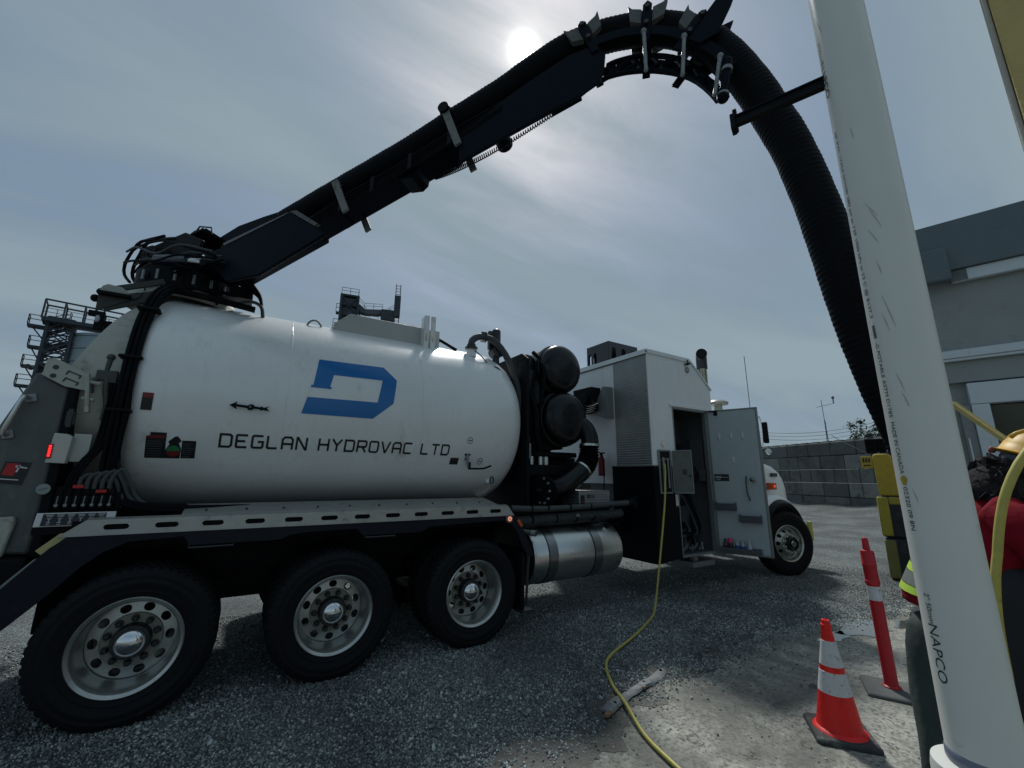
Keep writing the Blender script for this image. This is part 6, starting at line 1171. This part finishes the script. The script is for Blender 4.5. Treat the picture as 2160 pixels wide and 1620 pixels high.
# ================================================================== TREE, WIRES, MAST
def tree(loc, h, rad, lab, seed):
    rs = np.random.default_rng(seed); t = thing('bushy_tree', lab, 'tree', loc); lx, ly, lz = loc
    g = G(); g.tube([(lx,ly,0),(lx+.1,ly,h*.35),(lx,ly+.1,h*.6),(lx,ly,h*.85)], lambda s_: .16*(1-.8*s_/h), 8, .4)
    for q in range(14):
        a = rs.uniform(0,6.28); z0 = h*rs.uniform(.35,.7); r_ = rad*rs.uniform(.5,.9); g.tube([(lx,ly,z0),(lx+r_*.5*math.cos(a),ly+r_*.5*math.sin(a),z0+h*.1),(lx+r_*math.cos(a),ly+r_*math.sin(a),z0+h*rs.uniform(.1,.25))], lambda s_: max(.012,.05-.02*s_), 6, .3)
    build(g, 'trunk', mat('bark', (.05,.045,.035), .9), t)
    n = 5200; cl = rs.normal(size=(70,3))*np.array([rad*.55,rad*.55,h*.17])+np.array([lx,ly,h*.72]); ci = rs.integers(0,70,n)
    p = cl[ci]+rs.normal(size=(n,3))*rad*.13; d = rs.normal(size=(n,3)); d /= np.linalg.norm(d,axis=1)[:,None]; e = np.cross(d, rs.normal(size=(n,3))); e /= np.linalg.norm(e,axis=1)[:,None]; s_ = rs.uniform(.05,.11,n)[:,None]
    V_ = np.stack([p-d*s_, p+e*s_*.5, p+d*s_, p-e*s_*.5],1).reshape(-1,3); g = G(); g.v = [tuple(v) for v in V_]; g.f = [(4*i,4*i+1,4*i+2,4*i+3) for i in range(n)]; g.m = [0]*n
    build(g, 'crown', mat('leaves', (.045,.075,.035), .6, var=.4, vscale=3), t, smooth=None, fix=False)
tree((33.6,10.4,0), 4.7, 1.05, 'small green tree showing above the block wall beside the suction hose', 4)
tree((32.2,8.0,0), 4.6, 1.2, 'green tree hidden mostly by the suction hose above the wall', 9)
MST = mat('mast_steel', (.10,.12,.135), .6)
md = 78.; mx, my = md*math.sin(R(69.1)), md*math.cos(R(69.1)); mt = thing('antenna_mast', 'thin guyed antenna mast with side arm rising beyond the block wall', 'mast', (mx,my,0))
ct = Vector((math.cos(R(69.1)),-math.sin(R(69.1)),0))
g = G(); c = Vector((mx,my,0)); g.beam(c-ct*.35,c-ct*.1+Vector((0,0,10.2)),.05); g.beam(c+ct*.15,c-ct*.1+Vector((0,0,10.3)),.10); g.beam(c-ct*.1+Vector((0,0,10.2)),c-ct*.15+Vector((0,0,13.4)),.06)
for q in range(14): t = q/14; g.beam(c-ct*.35*(1-t)+Vector((0,0,10.2*t)),c+ct*.15*(1-t)+Vector((0,0,10.2*(t+.06))),.03)
build(g, 'mast_pole', MST, mt); g = G(); g.beam(c-ct*.9+Vector((0,0,12.3)),c+ct*1.3+Vector((0,0,12.7)),.05); g.beam(c+ct*1.3+Vector((0,0,12.7)),c+ct*1.3+Vector((0,0,13.6)),.12); g.sphere(c+ct*1.3+Vector((0,0,13.6)),.22,8,6); build(g, 'antenna_arm', MST, mt)
for q, dz in enumerate((0,-.45,-.95)):
    wa = Vector((60*math.sin(R(60)),60*math.cos(R(60)),CAM.z+60*math.tan(R(5.9))+dz*.8)); wb = Vector((60*math.sin(R(76)),60*math.cos(R(76)),CAM.z+60*math.tan(R(6.6))+dz*.9)); pts = []
    for t in np.linspace(0,1,24): p = wa.lerp(wb,t); p.z -= 4*t*(1-t)*1.35; pts.append(p)
    g = G(); g.tube(pts, .022, 5); one(g, 'power_line', MST, ['topmost overhead wire sagging beyond the block wall','middle overhead wire sagging beyond the block wall','lowest overhead wire sagging beyond the block wall'][q], 'wire', 'overhead wires')

# ================================================================== PLANT TOWERS FAR BEHIND
TWR = mat('tower_steel', (.045,.056,.066), .7, var=.2, vscale=.6); SILO = mat('silo_steel', (.30,.37,.40), .55, metal=.2, var=.1, vscale=.3)
def pol(az, D, z=0.): return Vector((D*math.sin(R(az)),D*math.cos(R(az)),z))
def EL(el, D): return CAM.z+D*math.tan(R(el))
def lattice(g, c, rgt, fwd, w, d, z0, z1, nb, t=.12):
    cs_ = [c+rgt*(w*i/2)+fwd*(d*j/2) for i, j in ((-1,-1),(1,-1),(1,1),(-1,1))]
    for p in cs_: g.beam(p+Vector((0,0,z0)),p+Vector((0,0,z1)),t*1.6)
    for k in range(nb):
        za, zb = z0+(z1-z0)*k/nb, z0+(z1-z0)*(k+1)/nb
        for i in range(4): p, q = cs_[i], cs_[(i+1) % 4]; g.beam(p+Vector((0,0,zb)),q+Vector((0,0,zb)),t); g.beam(p+Vector((0,0,za)),q+Vector((0,0,zb)),t*.8); g.beam(q+Vector((0,0,za)),p+Vector((0,0,zb)),t*.8)
def railing(g, pts, h=1.1, t=.05, sp=1.2):
    for p, q in zip(pts[:-1], pts[1:]):
        n_ = max(1,int((q-p).length/sp))
        for k in range(n_+1): r_ = p.lerp(q,k/n_); g.beam(r_,r_+Vector((0,0,h)),t)
        for hh in (h,h*.55): g.beam(p+Vector((0,0,hh)),q+Vector((0,0,hh)),t)
Ds = 70.; azc = -11.7; rr = 4.9; sc_ = pol(azc,Ds); rgt = Vector((math.cos(R(azc)),-math.sin(R(azc)),0)); fwd_ = Vector((math.sin(R(azc)),math.cos(R(azc)),0))
silo = thing('storage_silo', 'pale blue-grey ringed storage silo behind the stair tower', 'silo', sc_)
zt = EL(13.4,Ds-4.5)
g = G(); g.lathe([(0,rr),(zt,rr),(zt+1.0,.3),(zt+1.0,0)], sc_, (0,0,1), 48); build(g, 'silo_shell', SILO, silo, smooth=30)
for k in range(12): 
    g = G(); z = zt-.4-k*1.5; g.lathe([(z,rr),(z+.02,rr+.05),(z+.1,rr+.05),(z+.12,rr)], sc_, (0,0,1), 48); build(g, 'silo_ring', mat('silo_ring', (.12,.155,.175), .6), silo, smooth=30)
tw = thing('stair_tower', 'dark steel lattice stair tower with long railed top platform beside the silo', 'tower', pol(-16.6,Ds-1)); tcc = pol(-16.3,Ds-1); zt2 = EL(13.6,Ds)
g = G(); lattice(g, tcc, rgt, fwd_, 2.0, 2.6, 0, zt2, 14, .17); 
for k in range(8): z = zt2-1.1-2.15*k; g.beam(tcc-rgt*1.0+Vector((0,0,z-.7)),tcc+rgt*1.0+Vector((0,0,z+.7)),.9,.22)
build(g, 'tower_frame', TWR, tw, smooth=None)
for k, (el, ext) in enumerate(((12.75,1.55),(10.9,1.15),(9.15,1.25),(7.4,1.35))):
    z = EL(el,Ds); g = G(); p = tcc-rgt*1.0; g.beam(p+Vector((0,0,z)),p-rgt*ext+Vector((0,0,z-.0)),1.2,.25); g.beam(p-rgt*ext*.8+Vector((0,0,z)),p+Vector((0,0,z-1.6)),.12); g.beam(p+Vector((0,0,z)),p+rgt*1.8+Vector((0,0,z+1.1)),1.0,.3); railing(g,[p-rgt*ext-fwd_*.5+Vector((0,0,z+.1)),p-fwd_*.5+Vector((0,0,z+.1)),p+rgt*1.6-fwd_*.5+Vector((0,0,z+1.0))],1.1,.07); railing(g,[p-rgt*ext-fwd_*.5+Vector((0,0,z+.1)),p-rgt*ext+fwd_*.5+Vector((0,0,z+.1))],1.1,.07); build(g, 'stair_landing', TWR, tw, smooth=None)
g = G(); pz = EL(13.75,Ds-3); A_ = tcc-rgt*1.45-fwd_*1.2; B_ = tcc+rgt*11-fwd_*1.2; up_ = Vector((0,0,1))
g.beam(A_+up_*pz,B_+up_*(pz+.3),2.4,.4); zr = 2.15
for k in range(9): p = A_.lerp(B_,k/8); g.beam(p-fwd_*1.2+up_*pz,p-fwd_*1.2+up_*(pz+zr),.14); g.beam(p+fwd_*1.2+up_*pz,p+fwd_*1.2+up_*(pz+zr),.14); g.beam(p-fwd_*1.2+up_*(pz+zr),p+fwd_*1.2+up_*(pz+zr),.12)
for s_ in (-1.2,1.2): g.beam(A_+fwd_*s_+up_*(pz+zr),B_+fwd_*s_+up_*(pz+zr),.16); 
railing(g,[A_-fwd_*1.2+up_*(pz+.2),B_-fwd_*1.2+up_*(pz+.2)],1.0,.05,1.0); build(g, 'top_platform', TWR, tw, smooth=None)
D2 = 80.
def tower2(az, wdeg, el_top, name, lab, solid):
    c = pol(az,D2); r_ = Vector((math.cos(R(az)),-math.sin(R(az)),0)); f_2 = Vector((math.sin(R(az)),math.cos(R(az)),0)); w = D2*math.tan(R(wdeg))/math.cos(R(20)); z1 = EL(el_top,D2); t = thing(name, lab, 'tower', c)
    g = G(); lattice(g, c, r_, f_2, w, w, 0, z1, 9, .2 if solid else .16); build(g, 'tower_frame', TWR, t, smooth=None)
    return t, c, r_, f_2, w, z1
t2, c2, r2_, f2_, w2, z2 = tower2(9.65, 2.0, 22.1, 'conveyor_tower', 'dark enclosed steel tower with roof railing seen over the tank lid', True)
g = G()
for k in range(6): z = z2-1.2-k*2.0; g.obox(c2+Vector((0,0,z)),(w2*.96,w2*.9,1.35),r2_,f2_,(0,0,1))
build(g, 'hopper_boxes', TWR, t2, smooth=None)
g = G(); railing(g,[c2-r2_*w2*.5-f2_*w2*.5+Vector((0,0,z2+.1)),c2+r2_*w2*.5-f2_*w2*.5+Vector((0,0,z2+.1)),c2+r2_*w2*.5+f2_*w2*.5+Vector((0,0,z2+.1))],1.3,.07); g.obox(c2+Vector((0,0,z2)),(w2*1.1,w2*1.1,.3),r2_,f2_,(0,0,1)); build(g, 'roof_railing', TWR, t2, smooth=None)
g = G()
for k in range(4):
    g = G(); z = z2-2.6-k*2.1; p = c2+r2_*w2*.5; g.beam(p+Vector((0,0,z)),p+r2_*1.5+Vector((0,0,z)),1.2,.2); railing(g,[p-f2_*.6+Vector((0,0,z)),p+r2_*1.5-f2_*.6+Vector((0,0,z)),p+r2_*1.5+f2_*.6+Vector((0,0,z))],1.1,.07); g.beam(p+r2_*.2+Vector((0,0,z)),p+r2_*1.4+Vector((0,0,z-2.1)),.5,.12); build(g, 'side_landing', TWR, t2, smooth=None)
for k in range(3):
    g = G(); z = z2-3.2-k*3.; p = c2-r2_*w2*.5; g.beam(p+Vector((0,0,z)),p-r2_*(.7+.3*k)+Vector((0,0,z)),1.2,.2); railing(g,[p-f2_*.6+Vector((0,0,z)),p-r2_*(.7+.3*k)-f2_*.6+Vector((0,0,z))],1.6,.08); build(g, 'side_landing', TWR, t2, smooth=None)
t3, c3, r3_, f3_, w3, z3 = tower2(14.7, 1.55, 21.0, 'elevator_tower', 'open cross-braced steel tower beside the tall ladder mast', False)
g = G(); pA = c2+r2_*w2*.5+Vector((0,0,z2-1.4)); pB = c3-r3_*w3*.5+Vector((0,0,z3-.3)); g.beam(pA,pA+r2_*1.2-Vector((0,0,1.0)),1.2,.9); g.beam(pA+r2_*1.2-Vector((0,0,1.0)),pB,1.4,.9); railing(g,[pA-f2_*.7+Vector((0,0,.5)),pA+r2_*1.2-f2_*.7-Vector((0,0,.5)),pB-f2_*.7+Vector((0,0,.45))],1.1,.06); wk = one(g, 'gallery_walkway', mat('gallery_steel', (.09,.105,.115), .6), 'horizontal conveyor gallery with railing linking the two far towers', 'walkway', smooth=None)
g = G(); z = z3-2.2; p = c3-r3_*w3*.5; g.beam(p-r3_*3.6+Vector((0,0,z)),p+Vector((0,0,z)),1.5,.5); g.beam(p-r3_*2.4+Vector((0,0,z-.2)),p+Vector((0,0,z-3.2)),.14); g.beam(p-r3_*1.2+Vector((0,0,z-.2)),p+Vector((0,0,z-2.6)),.14); railing(g,[p-r3_*3.6-f3_*.7+Vector((0,0,z+.2)),p-r3_*.6-f3_*.7+Vector((0,0,z+.2)),p+r3_*w3-f3_*.7+Vector((0,0,z+2.6))],1.1,.06); g.obox(c3+Vector((0,0,z3-1.0)),(w3*1.1,w3*1.1,1.9),r3_,f3_,(0,0,1))
for k in range(14): g.beam(p-r3_*3.4+Vector((0,0,z-.4-k*.3)),p-r3_*2.5+Vector((0,0,z-.4-k*.3)),.6,.06)
g.beam(p-r3_*4+Vector((0,0,z-5.2)),p+Vector((0,0,z-5.2)),1.5,.7); railing(g,[p-r3_*4-f3_*.7+Vector((0,0,z-4.8)),p-r3_*1-f3_*.7+Vector((0,0,z-4.8))],1.1,.06); build(g, 'landing', TWR, t3, smooth=None)
lc = pol(15.85,D2-1); lm = thing('ladder_mast', 'tall slim ladder mast standing right of the braced tower', 'mast', lc); zl = EL(24.4,D2); g = G()
for s_ in (-.42,.42): g.beam(lc+r3_*s_,lc+r3_*s_+Vector((0,0,zl)),.12)
for k in range(60): z = zl-.3-k*.6; g.beam(lc-r3_*.42+Vector((0,0,z)),lc+r3_*.42+Vector((0,0,z)),.08) if z > 0 else None
build(g, 'ladder', TWR, lm, smooth=None); g = G(); g.obox(lc+Vector((0,0,zl-4.6)),(1.15,1.0,4.2),r3_,f3_,(0,0,1)); build(g, 'elevator_head', TWR, lm, smooth=None)

# ================================================================== WORKER
per = thing('person', 'worker in yellow hard hat, red hi-vis jacket and dark green trousers leaning forward', 'person', (2.36,.50,.0))
va_ = R(78.5); vF = Vector((math.sin(va_+math.pi/2),math.cos(va_+math.pi/2),0)); vB = Vector((math.sin(va_),math.cos(va_),0))      # facing to the right of the view; away from the viewer
hip = Vector((2.36,.50,0))-vF*.018
def Pp(f, b, z): return hip+vF*f+vB*b+Vector((0,0,z))
def ring(c, rf, rb, tilt=0., n=20, e=2.4):
    out = []; T_2 = (vF*math.cos(tilt)-Vector((0,0,1))*math.sin(tilt))
    for i in range(n):
        a = 2*math.pi*i/n; ca, sa = math.cos(a), math.sin(a); r_ = 1/((abs(ca)**e+abs(sa)**e)**(1/e)); out.append(c+T_2*(rf*r_*ca)+vB*(rb*r_*sa))
    return out
def skinned(name, pts, edges, m, parent, sub=2, root=0):
    me = bpy.data.meshes.new(name); o0 = Vector(pts[root][0]); me.from_pydata([Vector(p[0])-o0 for p in pts], edges, []); o = bpy.data.objects.new(name, me); link(o, parent, o0)
    sk = o.modifiers.new('skin','SKIN'); sk.use_smooth_shade = True
    for i, p in enumerate(pts): d = me.skin_vertices[0].data[i]; d.radius = (p[1],p[2] if len(p) > 2 else p[1]); d.use_root = i == root
    ss = o.modifiers.new('sub','SUBSURF'); ss.levels = sub; ss.render_levels = sub; me.materials.append(m); return o
SKIN = mat('skin', (.36,.20,.14), .5)
sh_l, sh_r = Pp(.16,-.17,1.53), Pp(.16,.17,1.53)
pts = [(Pp(0,0,1.0),.13,.15),(Pp(.05,0,1.2),.12,.15),(Pp(.13,0,1.42),.12,.16),(Pp(.21,0,1.55),.055),(Pp(.25,0,1.62),.06),(Pp(.285,0,1.72),.088,.08),(Pp(.29,0,1.80),.085,.078),
 (sh_l,.065),(Pp(.32,-.225,1.33),.045),(Pp(.50,-.165,1.11),.03),(Pp(.55,-.145,1.08),.028),(sh_r,.065),(Pp(.34,.21,1.24),.045),(Pp(.52,.14,1.07),.03),(Pp(.57,.125,1.03),.028),
 (Pp(-.05,-.09,.92),.085),(Pp(-.12,-.09,.50),.06),(Pp(-.20,-.09,.10),.045),(Pp(-.09,-.09,.05),.04),(Pp(-.05,.09,.92),.085),(Pp(-.10,.09,.50),.06),(Pp(-.17,.09,.10),.045),(Pp(-.06,.09,.05),.04)]
ed_ = [(0,1),(1,2),(2,3),(3,4),(4,5),(5,6),(2,7),(7,8),(8,9),(9,10),(2,11),(11,12),(12,13),(13,14),(0,15),(15,16),(16,17),(17,18),(0,19),(19,20),(20,21),(21,22)]
skinned('body', pts, ed_, SKIN, per)
TRO = mat('green_trousers', (.028,.045,.042), .8, var=.35, vscale=9, bump=.6, bscale=16)
def trouser(sb, f0):
    R_ = []
    for (f, z, rf, rb) in ((-.03,1.24,.16,.10),(-.04,1.10,.17,.105),(-.055,.94,.16,.10),(-.085,.74,.13,.09),(-.125+f0,.54,.11,.08),(-.17+f0,.35,.098,.074),(-.20+f0,.18,.092,.072),(-.21+f0,.06,.10,.078)):
        R_.append([p+vF*(.011*math.sin(i*2.1+z*23)+.010*math.sin(i*3+z*13))+vB*(.010*math.sin(i*1.7+z*19)) for i, p in enumerate(ring(Pp(f,sb,z),rf,rb,0,20,2.1))])
    return R_
g = G(); g.loft(trouser(-.085,.0)); g.loft(trouser(.085,.03)); tr_ = build(g, 'trousers', TRO, per, smooth=180, sub=1)
JK = mat('red_jacket', (.19,.005,.014), .85, spec=.15, var=.2, vscale=8, bump=.5, bscale=22)
J = [(-.03,1.225,.175,.21,.06),(-.025,1.25,.18,.215,.08),(.015,1.34,.175,.22,.16),(.055,1.42,.17,.225,.26),(.09,1.51,.16,.22,.32),(.125,1.58,.14,.20,.34),(.16,1.625,.11,.13,.36),(.18,1.66,.085,.09,.36)]
g = G(); g.loft([ring(Pp(f,0,z),rf,rb,t) for f, z, rf, rb, t in J]); jk = build(g, 'jacket', JK, per, smooth=180, sub=1)
HV = mat('hi_vis_yellow', (.42,.62,.06), .6, var=.08); SIL = mat('silver_tape', (.30,.32,.31), .35, metal=.4, var=.1, vscale=30)
def jband(z0, z1, m, nm, off=.006):
    R_ = []
    for z in (z0,(z0+z1)/2,z1):
        k = [np.interp(z,[q[1] for q in J],[q[i] for q in J]) for i in (0,2,3,4)]; R_.append(ring(Pp(k[0],0,z),k[1]+off,k[2]+off,k[3],32))
    g = G(); g.loft(R_, cap=False); build(g, nm, m, jk, smooth=60)
jband(1.272,1.294,HV,'hi_vis_band'); jband(1.296,1.334,SIL,'silver_band'); jband(1.336,1.358,HV,'hi_vis_band')
rs_ = np.random.default_rng(21)
def sleeve(pl, m, nm, par):
    g = G(); R_ = []
    P3 = [Vector(p[0]) for p in pl]
    g.tube([tuple(p) for p in P3], lambda s_: float(np.interp(s_, np.cumsum([0]+[(P3[i+1]-P3[i]).length for i in range(len(P3)-1)]), [p[1] for p in pl])), 18, .012); g.v = [tuple(Vector(v)+Vector((rs_.normal(),rs_.normal(),rs_.normal()))*.0016+Vector((0,0,.004*math.sin(v[2]*95+v[0]*60+v[1]*40)))) for v in g.v]; build(g, nm, m, par, smooth=180)
sleeve([(Pp(.11,-.14,1.58),.075),(Pp(.16,-.19,1.54),.078),(Pp(.23,-.215,1.46),.078),(Pp(.32,-.22,1.34),.074),(Pp(.42,-.19,1.21),.066),(Pp(.51,-.16,1.105),.054),(Pp(.545,-.148,1.08),.046)], JK, 'sleeve', jk)
sleeve([(Pp(.11,.14,1.58),.075),(Pp(.16,.20,1.53),.085),(Pp(.25,.22,1.42),.08),(Pp(.35,.21,1.22),.073),(Pp(.44,.17,1.13),.064),(Pp(.53,.135,1.06),.054),(Pp(.57,.125,1.03),.046)], JK, 'sleeve', jk)
BLKF = mat('black_fleece', (.012,.012,.014), .95, var=.3, vscale=30, bump=1., bscale=60)
g = G(); R_ = []
for k, (f, z, rf, rb) in enumerate(((.11,1.60,.11,.13),(.13,1.64,.135,.15),(.16,1.69,.125,.135),(.19,1.72,.11,.115),(.23,1.745,.09,.095))): R_.append([p+Vector((random.uniform(-.01,.01),random.uniform(-.01,.01),random.uniform(-.012,.012))) for p in ring(Pp(f,0,z),rf,rb,.35,24)])
g.loft(R_); build(g, 'fleece_collar', BLKF, per, smooth=180, sub=1)
g = G(); rs = np.random.default_rng(3)
for q in range(260):
    a = rs.uniform(0,6.28); t_2 = rs.uniform(0,1); p = Pp(.12+.10*t_2+(.14-.04*t_2)*math.cos(a),(.155-.05*t_2)*math.sin(a),1.615+.13*t_2-.04*math.cos(a)); g.obox(p,(.03,.014,.035),(rs.normal(),rs.normal(),rs.normal()),(rs.normal(),rs.normal(),.1),(rs.normal(),rs.normal(),1))
for q in range(170):
    a = rs.uniform(0,6.28); hh = rs.uniform(-.5,.9); p = Pp(.285-.02+.09*math.cos(a)*math.cos(hh),.088*math.sin(a)*math.cos(hh),1.735+.06*math.sin(hh)); g.obox(p,(.03,.012,.045),(rs.normal(),rs.normal(),rs.normal()),(rs.normal(),rs.normal(),.1),(rs.normal()*.3,rs.normal()*.3,1))
build(g, 'hair', BLKF, per, smooth=None)
g = G(); DKF = mat('dark_front_cloth', (.012,.012,.016), .8, var=.3); g.loft([ring(Pp(.14,-.02,.80),.17,.20,.05),ring(Pp(.14,-.02,.95),.18,.215,.08),ring(Pp(.14,-.02,1.10),.185,.225,.12),ring(Pp(.14,-.02,1.24),.18,.235,.2),ring(Pp(.15,-.02,1.36),.16,.24,.28),ring(Pp(.17,-.01,1.44),.13,.22,.32)]); build(g, 'dark_front', DKF, per, smooth=180, sub=1)  # dark shell covering the worker's front from thigh to chest
# face, seen from behind: nose, eyes, mouth, ears
g = G(); g.sphere(Pp(.385,0,1.735),.02,10,8,(1,.8,1.4)); [g.sphere(Pp(.365,s_*.032,1.765),.012,8,6) for s_ in (-1,1)]; g.sphere(Pp(.37,0,1.69),.02,10,6,(.6,1.2,.4)); [g.sphere(Pp(.285,s_*.088,1.75),.03,10,8,(.7,.4,1.2)) for s_ in (-1,1)]; build(g, 'face_features', SKIN, per, smooth=180)
# hard hat, tilted back on the head
HAT = mat('hard_hat_yellow', (.68,.39,.035), .5, var=.12, vscale=10, dirt=(.30,.17,.05), dscale=9, dthr=.55)
hc_ = Pp(.275,0,1.765); tl_ = .42; hf = (vF*math.cos(tl_)+Vector((0,0,1))*-math.sin(tl_)); hu = (Vector((0,0,1))*math.cos(tl_)+vF*math.sin(tl_)); g = G(); R_ = []
for k, (h_, rf, rb) in enumerate(((-.010,.142,.122),(-.005,.152,.130),(.0,.138,.118),(.03,.132,.114),(.06,.119,.103),(.085,.096,.083),(.102,.06,.052),(.108,.018,.016))): R_.append([hc_+hu*h_+hf*(rf*math.cos(a))*(1.0 if math.cos(a) < 0 else 1.06)+vB*(rb*math.sin(a)) for a in np.linspace(0,2*math.pi,36,endpoint=False)])
g.loft(R_); hh_ = build(g, 'hard_hat', HAT, per, smooth=60)
g = G()
for s_ in (-.035,0,.035): g.tube([hc_+hf*f+vB*s_+hu*z for f, z in ((-.12,.045),(-.09,.082),(0,.106),(.09,.086),(.125,.05))], .009, 8, .02)
build(g, 'hat_ridge', HAT, hh_, smooth=180)
g = G(); g.loft([[hc_+hu*z+hf*(.128*math.cos(a))+vB*(.105*math.sin(a)) for a in np.linspace(0,2*math.pi,28,endpoint=False)] for z in (-.05,-.015)], cap=False); build(g, 'hat_harness', mat('harness_grey', (.05,.06,.08), .5), hh_)
g = G(); g.obox(hc_-hf*.148-hu*.012,(.02,.03,.022),hf,vB,hu); build(g, 'ratchet_knob', mat('knob_red', (.3,.06,.04), .5), hh_, bevel=.006)
BOOT = mat('brown_boot', (.05,.035,.025), .7)
for sb, f0 in ((-.085,-.20),(.085,-.17)):
    g = G(); g.loft([[Pp(f0+f,sb+b_,z) for f, b_ in ((-.09*k,-.045),(.0,-.055),(.12*k,-.05),(.18*k,0),(.12*k,.05),(0,.055),(-.09*k,.045))] for z, k in ((.0,1.0),(.04,1.02),(.075,.85),(.12,.5))]); build(g, 'boot', BOOT, per, smooth=60)
GLV = mat('teal_glove', (.03,.07,.085), .7, var=.2)
def glove(w, d, side):
    w = Vector(w); d = Vector(d).normalized(); up_v = Vector((0,0,1)); lat = d.cross(up_v).normalized()*side; pts = [(w,.032,.024),(w+d*.05,.044,.024),(w+d*.085,.046,.022)]; E_ = [(0,1),(1,2)]
    for q, (off, ln) in enumerate(((-.033,.062),(-.011,.075),(.011,.07),(.031,.055))):
        b = w+d*.088+lat*off; i = len(pts); k1 = b+d*ln*.4; k2 = k1+d*ln*.25-up_v*ln*.35; k3 = k2-d*ln*.15-up_v*ln*.3; pts += [(b,.0105),(k1,.0105),(k2,.010),(k3,.009)]; E_ += [(2,i),(i,i+1),(i+1,i+2),(i+2,i+3)]
    b = w+d*.03-lat*.04; i = len(pts); pts += [(b,.013),(b-lat*.02+d*.03-up_v*.015,.012),(b-lat*.015+d*.055-up_v*.03,.010)]; E_ += [(1,i),(i,i+1),(i+1,i+2)]
    skinned('glove', pts, E_, GLV, per)
glove(Pp(.55,-.145,1.075), vF*.9-Vector((0,0,.35))+vB*.1, 1); glove(Pp(.58,.12,1.025), vF*.9-Vector((0,0,.35))-vB*.1, -1)
# radio on the hip and hose over the shoulder
rd = thing('handheld_radio', 'blue-grey handheld keypad radio clipped at the worker side', 'radio', Pp(.20,-.29,.985))
g = G(); g.obox(Pp(.20,-.29,1.07),(.07,.04,.16),vF,vB,(0,0,1)); build(g, 'radio_case', mat('radio_case', (.04,.06,.08), .5), rd, bevel=.012)
g = G(); [g.obox(Pp(.185+.016*(q % 3),-.3115,1.03+.022*(q//3)),(.011,.004,.014),vF,vB,(0,0,1)) for q in range(12)]; build(g, 'radio_keys', mat('radio_key', (.14,.18,.17), .5), rd)
def vp(x, y, D): d = fw+r2*((x-1080)/886.036)-u2*((y-810)/886.036); k = D/math.hypot(d.x,d.y); return (d.x*k, d.y*k, CAM.z+d.z*k)
g = G(); g.tube([vp(2290,880,2.0),vp(2215,905,1.96),vp(2165,955,1.93),vp(2135,1005,1.91),vp(2116,1060,1.90),vp(2107,1120,1.90),vp(2104,1170,1.90),vp(2100,1215,1.90),vp(2104,1300,1.9),vp(2125,1420,1.92),vp(2160,1560,1.95),(2.05,.3,.3),(2.15,.45,.04),(2.2,.9,.026)], .0112, 14, .03)
one(g, 'shoulder_hose', YHOSE, 'yellow hose arching in front of the worker in the red jacket', 'hose', smooth=60)
